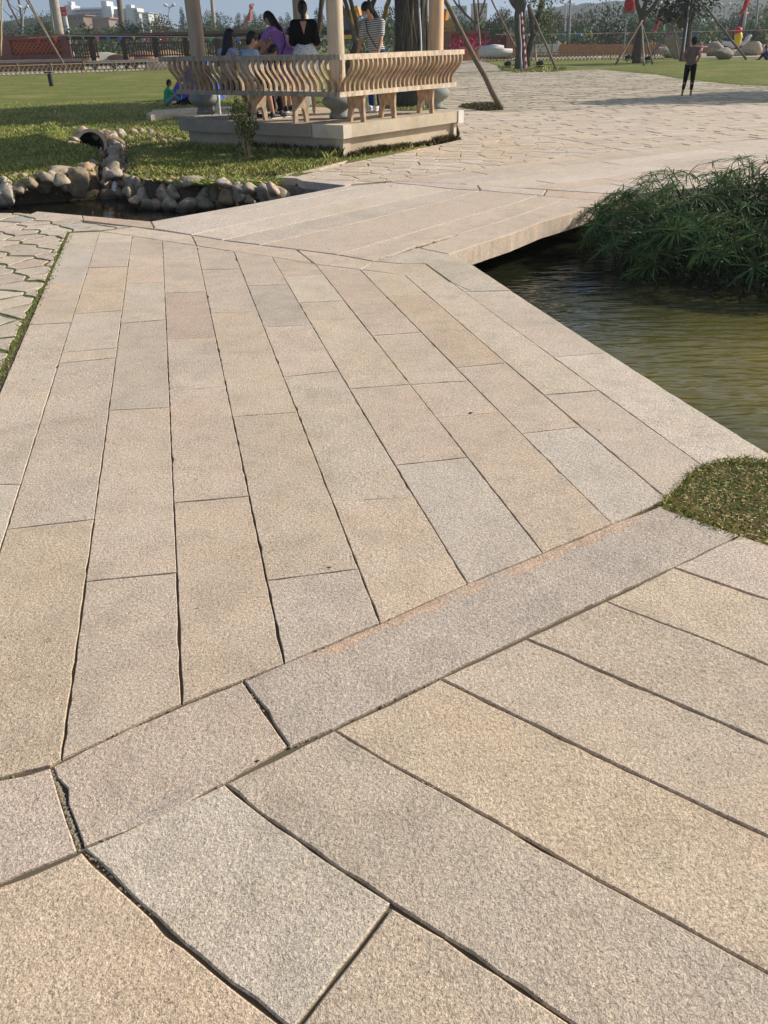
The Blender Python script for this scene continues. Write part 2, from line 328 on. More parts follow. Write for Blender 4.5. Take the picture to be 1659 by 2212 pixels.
# ---------------------------------------------------------------- mesh helpers
ROOT = {}
def link(o): S.collection.objects.link(o); return o
def tag(o, label=None, cat=None, group=None, kind=None):
    if label: o['label'] = label
    if cat: o['category'] = cat
    if group: o['group'] = group
    if kind: o['kind'] = kind
    return o
def thing(name, label, cat, loc=(0, 0, 0), group=None, rz=0.0):
    o = link(bpy.data.objects.new(name, None)); o.location = loc; o.rotation_euler = (0, 0, rz); o.empty_display_size = 0.2
    ROOT[o.name] = Vector(loc) if rz == 0.0 else Vector((0, 0, 0))
    return tag(o, label, cat, group)
class MB:
    def __init__(s): s.v = []; s.f = []
    def add(s, v, f):
        k = len(s.v); s.v.extend([tuple(p) for p in v]); s.f.extend([tuple(i+k for i in q) for q in f]); return s
    def box(s, c, size, rot=None, bev=0.0):
        hx, hy, hz = (q/2 for q in size); pts = [Vector((x, y, z)) for z in (-hz, hz) for y in (-hy, hy) for x in (-hx, hx)]
        if rot is not None: pts = [rot @ p for p in pts]
        c = Vector(c)
        return s.add([p+c for p in pts], [(0, 2, 3, 1), (4, 5, 7, 6), (0, 1, 5, 4), (2, 6, 7, 3), (0, 4, 6, 2), (1, 3, 7, 5)])
    def prism(s, poly, z0, z1):
        n = len(poly); v = [(x, y, z0) for x, y in poly] + [(x, y, z1) for x, y in poly]
        f = [tuple(range(n-1, -1, -1)), tuple(range(n, 2*n))] + [(i, (i+1) % n, n+(i+1) % n, n+i) for i in range(n)]
        return s.add(v, f)
    def tube(s, pts, rad, seg=8, cap=True):
        pts = [Vector(p) for p in pts]; n = len(pts)
        if isinstance(rad, (int, float)): rad = [rad]*n
        v = []; up = None
        for i, p in enumerate(pts):
            d = (pts[min(i+1, n-1)]-pts[max(i-1, 0)])
            if d.length < 1e-9: d = Vector((0, 0, 1))
            d.normalize()
            if up is None: up = Vector((0, 0, 1)) if abs(d.z) < 0.9 else Vector((1, 0, 0))
            a = d.cross(up).normalized(); b = a.cross(d).normalized(); up = b
            for k in range(seg):
                t = 2*pi*k/seg; v.append(p+a*cos(t)*rad[i]+b*sin(t)*rad[i])
        f = [(i*seg+k, i*seg+(k+1) % seg, (i+1)*seg+(k+1) % seg, (i+1)*seg+k) for i in range(n-1) for k in range(seg)]
        if cap: f += [tuple(range(seg-1, -1, -1)), tuple((n-1)*seg+k for k in range(seg))]
        return s.add(v, f)
    def lathe(s, prof, c=(0, 0, 0), seg=24, cap=True):
        c = Vector(c); v = []
        for r, z in prof:
            for k in range(seg):
                t = 2*pi*k/seg; v.append(c+Vector((r*cos(t), r*sin(t), z)))
        n = len(prof); f = [(i*seg+k, i*seg+(k+1) % seg, (i+1)*seg+(k+1) % seg, (i+1)*seg+k) for i in range(n-1) for k in range(seg)]
        if cap: f += [tuple(range(seg-1, -1, -1)), tuple((n-1)*seg+k for k in range(seg))]
        return s.add(v, f)
    def ell(s, c, r, rot=None, seg=14, rings=9):
        c = Vector(c)
        if isinstance(r, (int, float)): r = (r, r, r)
        v = []; f = []
        for i in range(1, rings):
            ph = pi*i/rings
            for k in range(seg):
                t = 2*pi*k/seg; p = Vector((r[0]*sin(ph)*cos(t), r[1]*sin(ph)*sin(t), -r[2]*cos(ph)))
                if rot is not None: p = rot @ p
                v.append(c+p)
        p0 = Vector((0, 0, -r[2])); p1 = Vector((0, 0, r[2]))
        if rot is not None: p0 = rot @ p0; p1 = rot @ p1
        v += [c+p0, c+p1]; a, b = len(v)-2, len(v)-1
        for i in range(rings-2):
            for k in range(seg): f.append((i*seg+k, i*seg+(k+1) % seg, (i+1)*seg+(k+1) % seg, (i+1)*seg+k))
        for k in range(seg):
            f.append((a, (k+1) % seg, k)); f.append((b, (rings-2)*seg+k, (rings-2)*seg+(k+1) % seg))
        return s.add(v, f)
    def cap(s, p0, r0, p1, r1, seg=12):
        p0 = Vector(p0); p1 = Vector(p1); d = p1-p0; L = d.length
        if L < 1e-6: return s.ell(p0, max(r0, r1))
        d.normalize(); pts = []; rad = []
        for t in (0.05, 0.4, 0.75): a = (1-t)*pi/2; pts.append(p0-d*r0*sin(a)); rad.append(r0*cos(a))
        for t in (0.0, 0.33, 0.67, 1.0): pts.append(p0+d*L*t); rad.append(r0+(r1-r0)*t)
        for t in (0.25, 0.6, 0.95): a = t*pi/2; pts.append(p1+d*r1*sin(a)); rad.append(r1*cos(a))
        return s.tube(pts, rad, seg)
    def mesh(s, name):
        me = bpy.data.meshes.new(name); me.from_pydata([tuple(p) for p in s.v], [], s.f); me.update(); return me
    def build(s, name, mat, parent=None, smooth=False, color=None, label=None, sub=None):
        off = ROOT.get(parent.name, Vector((0, 0, 0))) if parent is not None else Vector((0, 0, 0))
        if off.length > 0: s.v = [(p[0]-off.x, p[1]-off.y, p[2]-off.z) for p in s.v]
        me = s.mesh(name)
        return mobj(name, me, mat, parent, smooth, color, label)
def mobj(name, me, mat, parent=None, smooth=False, color=None, label=None):
    if mat is not None and not me.materials: me.materials.append(mat)
    if smooth: me.polygons.foreach_set('use_smooth', [True]*len(me.polygons))
    o = link(bpy.data.objects.new(name, me))
    if parent is not None: o.parent = parent; ROOT[o.name] = ROOT.get(parent.name, Vector((0, 0, 0)))
    if color is not None: o.color = (*color[:3], 1)
    if label: o['label'] = label
    return o
def npmesh(name, V, F, mat, tint=None, parent=None, smooth=False):
    V = np.asarray(V, dtype=np.float32); F = np.asarray(F, dtype=np.int32)
    if parent is not None:
        off = ROOT.get(parent.name, Vector((0, 0, 0))); V = V-np.array(off, dtype=np.float32)
    me = bpy.data.meshes.new(name); me.vertices.add(len(V)); me.vertices.foreach_set('co', V.ravel())
    k = F.shape[1]; me.loops.add(F.size); me.loops.foreach_set('vertex_index', F.ravel())
    me.polygons.add(len(F)); me.polygons.foreach_set('loop_start', np.arange(0, F.size, k, dtype=np.int32))
    me.update(calc_edges=True)
    if tint is not None:
        a = me.attributes.new('tint', 'FLOAT', 'FACE'); a.data.foreach_set('value', np.asarray(tint, dtype=np.float32))
    return mobj(name, me, mat, parent, smooth)

def inside(poly, x, y):
    x = np.asarray(x, float); y = np.asarray(y, float); r = np.zeros(x.shape, bool); n = len(poly)
    for i in range(n):
        x1, y1 = poly[i]; x2, y2 = poly[(i+1) % n]
        if y1 == y2: continue
        c = ((y1 > y) != (y2 > y)) & (x < (x2-x1)*(y-y1)/(y2-y1)+x1)
        r ^= c
    return r
def edist(poly, x, y):
    x = np.asarray(x, float); y = np.asarray(y, float); d = np.full(x.shape, 1e9); n = len(poly)
    for i in range(n):
        x1, y1 = poly[i]; x2, y2 = poly[(i+1) % n]; dx, dy = x2-x1, y2-y1; L = dx*dx+dy*dy+1e-12
        t = np.clip(((x-x1)*dx+(y-y1)*dy)/L, 0, 1); d = np.minimum(d, np.hypot(x-x1-t*dx, y-y1-t*dy))
    return d
def clip_half(poly, px, py, nx, ny):
    out = []; n = len(poly)
    if not n: return out
    ds = [(x-px)*nx+(y-py)*ny for x, y in poly]
    for i in range(n):
        a, b = poly[i], poly[(i+1) % n]; da, db = ds[i], ds[(i+1) % n]
        if da <= 0: out.append(a)
        if (da < 0 < db) or (db < 0 < da):
            t = da/(da-db); out.append((a[0]+(b[0]-a[0])*t, a[1]+(b[1]-a[1])*t))
    return out
def area(poly): return 0.5*sum(poly[i][0]*poly[(i+1) % len(poly)][1]-poly[(i+1) % len(poly)][0]*poly[i][1] for i in range(len(poly)))
def clip_convex(region, cell):          # region any polygon, cell convex and counter-clockwise
    r = region; n = len(cell)
    for i in range(n):
        x1, y1 = cell[i]; x2, y2 = cell[(i+1) % n]
        r = clip_half(r, x1, y1, (y2-y1), -(x2-x1))
        if len(r) < 3: return []
    q = []
    for p in r:
        if not q or hypot(p[0]-q[-1][0], p[1]-q[-1][1]) > 0.01: q.append(p)
    if len(q) > 2 and hypot(q[0][0]-q[-1][0], q[0][1]-q[-1][1]) < 0.01: q.pop()
    return q if len(q) > 2 else []
def voronoi(region, seeds, rad, aniso=1.0, ang=0.0):
    ca, sa = cos(ang), sin(ang)
    fw = lambda p: ((p[0]*ca+p[1]*sa)/aniso, -p[0]*sa+p[1]*ca)
    bw = lambda p: (p[0]*aniso*ca-p[1]*sa, p[0]*aniso*sa+p[1]*ca)
    rg = [fw(p) for p in region]; sd_ = [fw(p) for p in seeds]; out = []
    A = np.array(sd_)
    for i, (x, y) in enumerate(sd_):
        cell = [(x-rad, y-rad), (x+rad, y-rad), (x+rad, y+rad), (x-rad, y+rad)]
        d = np.hypot(A[:, 0]-x, A[:, 1]-y)
        for j in np.where((d > 0) & (d < 2*rad))[0]:
            nx, ny = A[j, 0]-x, A[j, 1]-y; cell = clip_half(cell, x+nx/2, y+ny/2, nx, ny)
            if len(cell) < 3: break
        if len(cell) < 3: continue
        c = clip_convex(rg, cell)
        if c and abs(area(c))*aniso > 0.004: out.append([bw(p) for p in c])
    return out
def scatter_seeds(region, sx, sy, jit, ang=0.0):
    ca, sa = cos(ang), sin(ang)
    q = [(x*ca+y*sa, -x*sa+y*ca) for x, y in region]
    x0, x1 = min(p[0] for p in q), max(p[0] for p in q); y0, y1 = min(p[1] for p in q), max(p[1] for p in q)
    out = []; y = y0-sy; r = 0
    while y < y1+sy:
        x = x0-sx+(r % 2)*sx*0.5
        while x < x1+sx:
            a, b = x+U(-jit, jit)*sx, y+U(-jit, jit)*sy; out.append((a*ca-b*sa, a*sa+b*ca)); x += sx
        y += sy; r += 1
    return out
def offset(poly, d):
    n = len(poly); out = []
    for i in range(n):
        p0, p1, p2 = poly[i-1], poly[i], poly[(i+1) % n]
        a = Vector((p1[0]-p0[0], p1[1]-p0[1])); b = Vector((p2[0]-p1[0], p2[1]-p1[1]))
        if a.length < 1e-7 or b.length < 1e-7: out.append(p1); continue
        a.normalize(); b.normalize(); na = Vector((-a.y, a.x)); nb = Vector((-b.y, b.x)); s_ = na+nb
        if s_.length < 0.3: s_ = na.copy(); k = 1.0
        else: s_.normalize(); k = 1/max(0.45, s_.dot(na))
        out.append((p1[0]+s_.x*d*k, p1[1]+s_.y*d*k))
    return out
def slab_mb(poly, ztop=0.0, thick=0.08, gap=0.004, jit=0.002, seg=0.07, bev=0.005, mb=None, tilt=0.0):
    if area(poly) < 0: poly = poly[::-1]
    P = []; n = len(poly)
    for i in range(n):
        a, b = poly[i], poly[(i+1) % n]; L = hypot(b[0]-a[0], b[1]-a[1])
        if L < 1e-4: continue
        k = max(1, int(L/seg)); nx, ny = -(b[1]-a[1])/L, (b[0]-a[0])/L
        P.append(a)
        for j in range(1, k):
            t = j/k; w_ = abs(random.gauss(0, jit))*(2.6 if R() < 0.035 else 1)
            P.append((a[0]+(b[0]-a[0])*t+nx*w_, a[1]+(b[1]-a[1])*t+ny*w_))
    r1 = offset(P, gap); r2 = offset(r1, bev)
    cx = sum(p[0] for p in P)/len(P); cy = sum(p[1] for p in P)/len(P); tx, ty = U(-tilt, tilt), U(-tilt, tilt)
    zt = lambda p: ztop+(p[0]-cx)*tx+(p[1]-cy)*ty
    n = len(P); v = [(x, y, ztop-thick) for x, y in r1]+[(x, y, zt((x, y))-bev*0.8) for x, y in r1]+[(x, y, zt((x, y))) for x, y in r2]
    f = [(i, (i+1) % n, n+(i+1) % n, n+i) for i in range(n)]+[(n+i, n+(i+1) % n, 2*n+(i+1) % n, 2*n+i) for i in range(n)]+[tuple(range(2*n, 3*n))]
    mb = mb or MB(); mb.add(v, f); return mb
# ================================================================ SETTING: ground, water, paving
WZ = -0.40
near_edge = gl([(-400, 452), (0, 455), (100, 459), (177, 465), (325, 478), (640, 530), (980, 556), (1022, 576), (1106, 632), (1200, 690), (1308, 764), (1415, 829), (1535, 907), (1600, 945), (1640, 965), (1665, 1000), (1800, 1090), (2100, 1250)])
right_far = [(7.5, 3.2), (9.5, 6.0), (9.0, 10.5), g2(1500, 405), g2(1311, 440)]
left_far = gl([(741, 403), (640, 388), (607, 384)]) + gl([(600, 430), (520, 441), (400, 452), (330, 446), (285, 430), (276, 398), (284, 352), (262, 335), (240, 322), (165, 326), (172, 348), (222, 368), (232, 392), (215, 428), (120, 434), (25, 440), (-400, 450)], WZ)
left_far[-1] = (left_far[-1][0], near_edge[0][1]+1.0)
POND = near_edge + right_far + left_far

lawn_edge_r = gl([(996, 135), (1040, 131), (1075, 142), (1085, 153), (1215, 153), (1295, 150), (1418, 161), (1457, 168), (1514, 175), (1580, 182), (1659, 186), (1900, 196)])
NEARPAVE = gl([(-400, 440), (0, 448), (177, 460), (325, 474), (640, 530), (980, 550), (1022, 572), (1106, 628), (1308, 760), (1535, 905), (1560, 998), (1519, 1006), (1439, 1076), (1424, 1094), (1598, 1156), (1659, 1178), (1900, 1260)]) + gl([(1900, 1700), (1900, 2230)])+[(1.2, -.5), (-2.5, -.5), (-9, -.5), (-9, 6)]
PLAZA = gl([(590, 383), (640, 376), (745, 349), (860, 330), (973, 303), (985, 262), (960, 240), (945, 185)]) + lawn_edge_r + [(34, 16), (12, 9.5)] + gl([(1345, 446), (1101, 432), (977, 420), (846, 401), (741, 406)])

TUFT = gl([(1424, 1094), (1439, 1074), (1465, 1050), (1490, 1022), (1519, 1004), (1560, 996), (1600, 992), (1655, 1000), (1690, 1022), (1800, 1088), (2000, 1200), (1900, 1262), (1659, 1182), (1598, 1160)])
def grid(): 
    xs = np.concatenate([-12-np.geomspace(0.3, 900, 34)[::-1], np.arange(-12, 12.01, 0.1), 12+np.geomspace(0.3, 900, 34)])
    ys = np.concatenate([np.arange(-8, 2.5, 0.5), np.arange(2.5, 22, 0.1), np.arange(22, 80, 0.6), 80+np.geomspace(1, 2200, 26)])
    return xs, ys
def ground_z(X, Y):
    X = np.asarray(X, float); Y = np.asarray(Y, float)
    ip = inside(POND, X, Y); d = edist(POND, X, Y)
    pv = inside(NEARPAVE, X, Y) | inside(PLAZA, X, Y) | inside(TUFT, X, Y)
    z = np.where(pv, -0.045, 0.012)
    mound = 0.22*np.exp(-(((X+9.6)/2.2)**2+((Y-16.8)/3.2)**2)) + 0.26*np.exp(-(((X+6.6)/0.75)**2+((Y-18.9)/0.75)**2)) + 0.10*np.sin(X*0.5)*np.sin(Y*0.31)*np.clip((Y-18)/6, 0, 1)*(Y < 60)
    z = np.where(pv, z, z+np.maximum(0, mound)*np.clip(d/(1.2-0.8*((X<-5)&(X>-8)&(Y>17)&(Y<21))), 0, 1))
    t = np.clip(d/0.22, 0, 1)
    z = np.where(ip, -0.10-0.85*t, z-np.where(pv, 0, 0.05*np.clip(1-d/0.35, 0, 1)))
    return z, ((~pv & ~ip & (d > 0.10)) | (inside(PLAZA, X, Y) & (Y > 19) & (Y < 60)))
xs, ys = grid(); GX, GY = np.meshgrid(xs, ys); GZ, GG = ground_z(GX, GY)
V = np.stack([GX.ravel(), GY.ravel(), GZ.ravel()], 1); nx_ = len(xs); ny_ = len(ys)
I = (np.arange(ny_-1)[:, None]*nx_+np.arange(nx_-1)[None, :]).ravel()
F = np.stack([I, I+1, I+nx_+1, I+nx_], 1)
gnd = npmesh('ground', V, F, M['ground'], smooth=True)
a_ = gnd.data.attributes.new('grass', 'FLOAT', 'POINT'); a_.data.foreach_set('value', GG.ravel().astype(np.float32))
tag(gnd, 'lawn and bare soil of the park running to the horizon', kind='structure')
def zat(x, y): return float(ground_z(np.array([x]), np.array([y]))[0][0])

def sheet(name, poly, z, mat, label):
    mb = MB(); mb.add([(x, y, z) for x, y in poly], [tuple(range(len(poly)))]); o = mb.build(name, mat); tag(o, label, kind='structure'); return o
sx = G(640, 500).x
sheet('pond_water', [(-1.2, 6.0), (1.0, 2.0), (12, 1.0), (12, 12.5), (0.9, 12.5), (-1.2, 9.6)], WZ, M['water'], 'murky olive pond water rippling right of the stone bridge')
sheet('stream_water', [(-14, 8.2), (-1.203, 6.0), (-1.203, 9.6), (-0.4, 11.4), (-2.0, 14), (-5.2, 19.5), (-7.5, 19.5), (-14, 14)], WZ-0.003, M['water_dark'], 'dark still water of the stream left of the bridge')

# ---- paving slabs
BUFF = [(0.600, 0.497, 0.367), (0.575, 0.483, 0.363), (0.610, 0.507, 0.372), (0.550, 0.468, 0.353)]
GREY = (0.500, 0.438, 0.339); PALE = (0.620, 0.542, 0.423); PINK = (0.520, 0.394, 0.284); YEL = (0.610, 0.488, 0.335); LGREY = (0.580, 0.522, 0.414); GOLD = (0.570, 0.453, 0.302)
def jitc(c, a=0.05, keep=0.72):
    if max(c) > 0.45: mn = (0.65, 0.556, 0.456); c = tuple((v-w_)*keep+m_ for v, w_, m_ in zip(c, (0.585, 0.488, 0.36), mn))
    k = 1+U(-a, a); return (c[0]*k*(1+U(-.015, .015)), c[1]*k, c[2]*k*(1+U(-.03, .03)))
pave = thing('pavement', 'near granite paving laid in long radiating rows of dressed slabs', None, (0, 0, 0)); tag(pave, kind='structure')
def slab(poly, color, parent=pave, z=0.0, gap=0.0035, jit=0.0018, thick=0.08, name='paving_slab', mat='granite', bev=0.004, label=None, tilt=0.002, seg=0.045):
    mb = slab_mb(poly, z+U(-0.0015, 0.0015), thick, gap, jit, seg, bev, tilt=tilt)
    return mb.build(name, M[mat], parent, color=jitc(color), label=label)
J = {
0: [(152, 503), (107, 608), (60, 699), (33, 761), (5, 826), (-45, 950), (-100, 1100), (-210, 1400), (-330, 1720)],
1: [(218, 500), (201, 543), (182, 608), (146, 696), (138, 741), (128, 784), (107, 868), (78, 938), (48, 1040), (13, 1141), (0, 1188), (-80, 1440), (-160, 1705)],
2: [(285, 509.5), (279, 554.5), (273, 611), (262, 671), (256, 724.5), (250, 774.5), (241, 858), (227, 958), (213, 1050), (201, 1121), (187, 1241), (170, 1368), (152, 1490), (133, 1640)],
3: [(350, 519.5), (352, 558), (357, 631), (360, 734), (365, 844), (370, 958), (375, 1074), (380, 1208), (383, 1305), (388, 1408), (393, 1519)],
4: [(425, 530.5), (437, 591), (455, 681), (465, 728), (485, 818), (500, 891), (520, 974), (537, 1068), (553, 1141), (563, 1197), (580, 1270), (593, 1337), (615, 1433)],
5: [(503, 543), (533, 611), (555, 665), (568, 700), (593, 770), (615, 820), (643, 890), (663, 947), (685, 1004), (715, 1078), (736, 1127), (760, 1187), (775, 1230), (800, 1290), (820, 1346)],
6: [(588, 554.5), (613, 599), (648, 657), (675, 704), (705, 760), (735, 807), (756, 844), (780, 881), (805, 927), (836, 981), (860, 1009), (886, 1060), (913, 1100), (943, 1150), (976, 1210), (1010, 1261)],
7: [(681, 570.5), (720, 620), (766, 679), (806, 727), (846, 777), (880, 824), (913, 864), (946, 907), (976, 947), (1011, 989), (1053, 1044), (1100, 1103), (1173, 1195)],
8: [(780, 582), (813, 619), (846, 654), (876, 684), (913, 720), (956, 767), (988, 795), (1020, 830), (1077, 889), (1130, 936), (1175, 986), (1219, 1030), (1264, 1073), (1321, 1132)],
9: [(871, 594), (916, 624), (953, 664), (990, 697), (1033, 732), (1086, 779), (1136, 821), (1179, 853), (1252, 921), (1304, 960), (1363, 1012), (1400, 1043), (1439, 1076.5)],
10: [(975, 610.5), (1020, 644), (1066, 677), (1105, 703), (1160, 745), (1199, 771), (1249, 814), (1321, 866), (1378, 904), (1445, 953), (1493, 986), (1519, 1006)],
11: [(1022, 573), (1060, 594), (1106, 630), (1165, 671), (1252, 721), (1308, 762), (1360, 792), (1415, 827), (1471, 858), (1535, 904), (1593, 938), (1637, 960), (1662, 984)]}
for _k in J:                                   # straighten the read-off points: each joint is one gentle line
    a_ = np.array(J[_k], float)
    if _k == 11: J[_k] = [(x_, float(y_)) for x_, y_ in zip(a_[:, 0], np.polyval(np.polyfit(a_[:, 0], a_[:, 1], 2), a_[:, 0]))]
    else: J[_k] = [(float(x_), y_) for x_, y_ in zip(np.polyval(np.polyfit(a_[:, 1], a_[:, 0], 2), a_[:, 1]), a_[:, 1])]
def px_at(line, y):
    for (x1, y1), (x2, y2) in zip(line, line[1:]):
        if y1 <= y <= y2: return (x1+(x2-x1)*(y-y1)/(y2-y1), y)
    return line[0] if y < line[0][1] else line[-1]
def seg_of(line, ya, yb):
    return [px_at(line, ya)] + [p for p in line if ya+3 < p[1] < yb-3] + [px_at(line, yb)]
CJ = {
0: [(545, 543), (609.5, 608), (701, 696), (1047, 1046)],
1: [(524.5, 523), (578, 576), (678, 671), (761, 751), (784, 772), (1143, 1121)],
2: [(552, 549.5), (613, 609.5), (698, 690), (886, 880), (1255, 1236)],
3: [(561, 558.5), (633, 630), (733, 728), (845, 834), (1086, 1071)],
4: [(582, 580), (676, 673), (900, 890), (1254, 1229)],
5: [(617, 615), (707, 702), (814, 801), (1082, 1074)],
6: [(597, 592), (654, 649), (840, 830), (1005, 988)],
7: [(725, 718), (830, 822), (902, 890)],
8: [(640, 638), (794, 784), (936, 921)],
9: [(853, 843)],
10: [(630, 627), (771, 762)]}
CL = {0: [LGREY, LGREY, BUFF[3], PALE, LGREY], 1: [PALE, BUFF[1], YEL, LGREY, BUFF[0], BUFF[3], GOLD],
      2: [BUFF[3], BUFF[2], PALE, GREY, BUFF[0], BUFF[3]], 3: [PALE, BUFF[1], PINK, BUFF[3], BUFF[0], GOLD],
      4: [BUFF[3], BUFF[1], BUFF[0], BUFF[0], GREY], 5: [BUFF[0], GREY, BUFF[1], BUFF[3], BUFF[0]],
      6: [BUFF[1], (0.66, 0.58, 0.45), BUFF[0], BUFF[0], LGREY], 7: [BUFF[0], PALE, BUFF[1], BUFF[0]],
      8: [BUFF[2], GOLD, BUFF[1], LGREY], 9: [PALE, BUFF[3]], 10: [LGREY, PALE, (0.64, 0.58, 0.48)]}
ENDS = {k: None for k in range(11)}
ENDS[9] = [(1490, 1024), (1465, 1052)]; ENDS[10] = [(1655, 1000), (1600, 995), (1560, 998)]; ENDS[0] = []; ENDS[1] = [(108, 1654), (0, 1680)]
for k in range(11):
    Lp, Rp = J[k], J[k+1]; cuts = [(Lp[0][1], Rp[0][1])]+CJ[k]+[(Lp[-1][1], Rp[-1][1])]
    for i in range(len(cuts)-1):
        (la, ra), (lb, rb) = cuts[i], cuts[i+1]
        left = seg_of(Lp, la, lb); right = seg_of(Rp, ra, rb)
        mid = []
        if i == len(cuts)-2 and ENDS[k]: mid = ENDS[k][::-1] if k == 9 else ENDS[k][::-1]
        poly = left + mid + right[::-1]
        c = CL[k][i % len(CL[k])]
        lab = {(3, 2): 'reddish brown slab', (6, 1): 'pale cream slab'}.get((k, i))
        slab(gl(poly), c, label=lab, gap=0.0010+0.0000012*max(0, lb-500)*(0.5+1.0*R()), bev=0.0018, thick=0.16 if k == 10 else 0.08)
for poly, c in [([(218, 500), (287, 490), (413, 508), (425, 530.5), (350, 519.5), (285, 509.5)], PALE),
                ([(413, 508), (500, 522), (640, 539), (681, 570.5), (588, 554.5), (503, 543), (425, 530.5)], BUFF[1]),
                ([(640, 539), (728, 550.5), (806, 564), (780, 582), (681, 570.5)], BUFF[0]),
                ([(806, 564), (870, 570), (919, 569.5), (975, 610.5), (871, 594), (780, 582)], BUFF[2]),
                ([(806, 564), (903, 535.5), (970, 549), (1022, 573), (1100, 627), (1016, 630), (975, 610), (919, 569.5), (870, 570)], LGREY),
                ([(177, 465), (325, 478), (333, 494.5), (287, 489), (180, 476)], PINK), ([(80, 456), (177, 465), (180, 476), (60, 464)], PALE)]:
    slab(gl(poly), c, thick=0.14, gap=0.003)
UP = [(-330, 1790), (0, 1683), (110, 1656.5), (187, 1618), (283, 1571.5), (393, 1525), (553, 1459), (616, 1432), (686, 1398), (746, 1375), (823, 1346), (886, 1317), (1010, 1260), (1106, 1222), (1173, 1195), (1230, 1171), (1321, 1132), (1378, 1113.5), (1423, 1095)]
LOW = [(-330, 2010), (0, 1907), (165, 1840), (180, 1828), (267, 1798), (400, 1738), (483, 1691.5), (553, 1650), (623, 1613.5), (720, 1573.5), (843, 1513.5), (950, 1463.5), (1100, 1390), (1227, 1332), (1290, 1302), (1360, 1271), (1454, 1226), (1500, 1204), (1598, 1156)]
slab(gl([(-330, 1790), (0, 1683), (110, 1656.5), (168, 1838), (0, 1907), (-330, 2010)]), BUFF[3], gap=0.003, bev=0.003)
slab(gl([(112, 1656), (187, 1618), (283, 1571.5), (393, 1525), (524, 1471), (623, 1612), (483, 1691.5), (400, 1738), (267, 1798), (180, 1830)]), BUFF[1], gap=0.003, bev=0.003, mat='granite_smear')
slab(gl([(526, 1471), (616, 1432), (823, 1346), (1010, 1260), (1173, 1195), (1321, 1132), (1423, 1095), (1598, 1156), (1500, 1204), (1454, 1226), (1290, 1302), (1100, 1390), (950, 1463.5), (720, 1573.5), (625, 1613)]), (0.50, 0.445, 0.365), gap=0.003, bev=0.003, mat='granite_band')
K = [[(1598, 1157), (1659, 1178), (1900, 1258)],
 [(1454, 1226), (1508, 1245), (1582, 1271), (1659, 1295), (1900, 1375)],
 [(1308, 1299), (1352, 1319), (1400, 1334), (1430, 1350), (1480, 1362), (1530, 1380), (1590, 1408), (1659, 1440), (1900, 1540)],
 [(1135, 1380), (1230, 1415), (1260, 1438), (1400, 1495), (1560, 1560), (1659, 1607), (1900, 1715)],
 [(950, 1466), (1020, 1500), (1130, 1555), (1250, 1612), (1390, 1680), (1500, 1732), (1659, 1805), (1900, 1920)],
 [(722, 1577), (790, 1618), (840, 1655), (950, 1705), (1100, 1790), (1250, 1880), (1400, 1960), (1530, 2030), (1659, 2100), (1900, 2235)],
 [(485, 1693), (560, 1755), (640, 1815), (740, 1895), (845, 1955), (960, 2020), (1080, 2100), (1170, 2160), (1250, 2215), (1500, 2400)],
 [(180, 1833), (300, 1950), (400, 2050), (500, 2130), (600, 2195), (640, 2222), (900, 2420)]]
for _k in range(1, 8):
    a_ = np.array(K[_k-0] if _k < len(K) else K[-1], float)
    _f = K[_k][0] if _k < len(K) else None
    if _k < len(K): K[_k] = [(x_, float(y_)) for x_, y_ in zip(a_[:, 0], 0.75*np.polyval(np.polyfit(a_[:, 0], a_[:, 1], 2), a_[:, 0])+0.25*a_[:, 1])]; K[_k][0] = _f
KC = [BUFF[1], BUFF[0], BUFF[0], BUFF[1], GOLD, BUFF[3], GREY]
for k in range(6): slab(gl(K[k]+K[k+1][::-1]), KC[k], gap=0.0026, jit=0.0024, bev=0.003)
slab(gl(K[6][:5]+[(770, 2050), (700, 2140), (640, 2214)]+K[7][:6][::-1]), LGREY, gap=0.0024, jit=0.0022, bev=0.003)
slab(gl([(845, 1957)]+K[6][5:]+[(900, 2420), (640, 2224), (700, 2144), (774, 2052)]), GOLD, gap=0.005, jit=0.0025)
slab(gl([(-330, 2012), (0, 1909), (165, 1842), (178, 1834)]+K[7][1:]+[(600, 2700), (-100, 2700)]), GOLD, gap=0.0065, jit=0.003)
# joints hold grit and dry leaves
mb = MB()
for (a, b, n) in [((0, 1683), (393, 1525), 60), ((112, 1662), (172, 1832), 330), ((113, 1664), (170, 1830), 200), ((393, 1525), (823, 1346), 60), ((180, 1830), (483, 1691), 70), ((822, 1346), (1423, 1095), 60), ((623, 1613), (950, 1464), 50), ((730, 1580), (950, 1705), 60), ((180, 1835), (330, 1975), 50), ((525, 1475), (620, 1611), 40)]:
    pa, pb = G(*a), G(*b)
    for i in range(n):
        p = pa.lerp(pb, R())+Vector((U(-.005, .005), U(-.005, .005), -0.004-0.01*R())); r = U(.0015, .0045); mb.ell(p, (r*U(1, 1.8), r, r*.7), Matrix.Rotation(U(0, 3), 3, 'Z'), 6, 4)
o = mb.build('joint_grit', M['matte'], None, color=srgb(150, 138, 116)); tag(o, 'small stone grit lying in the joints of the nearest slabs', kind='stuff')

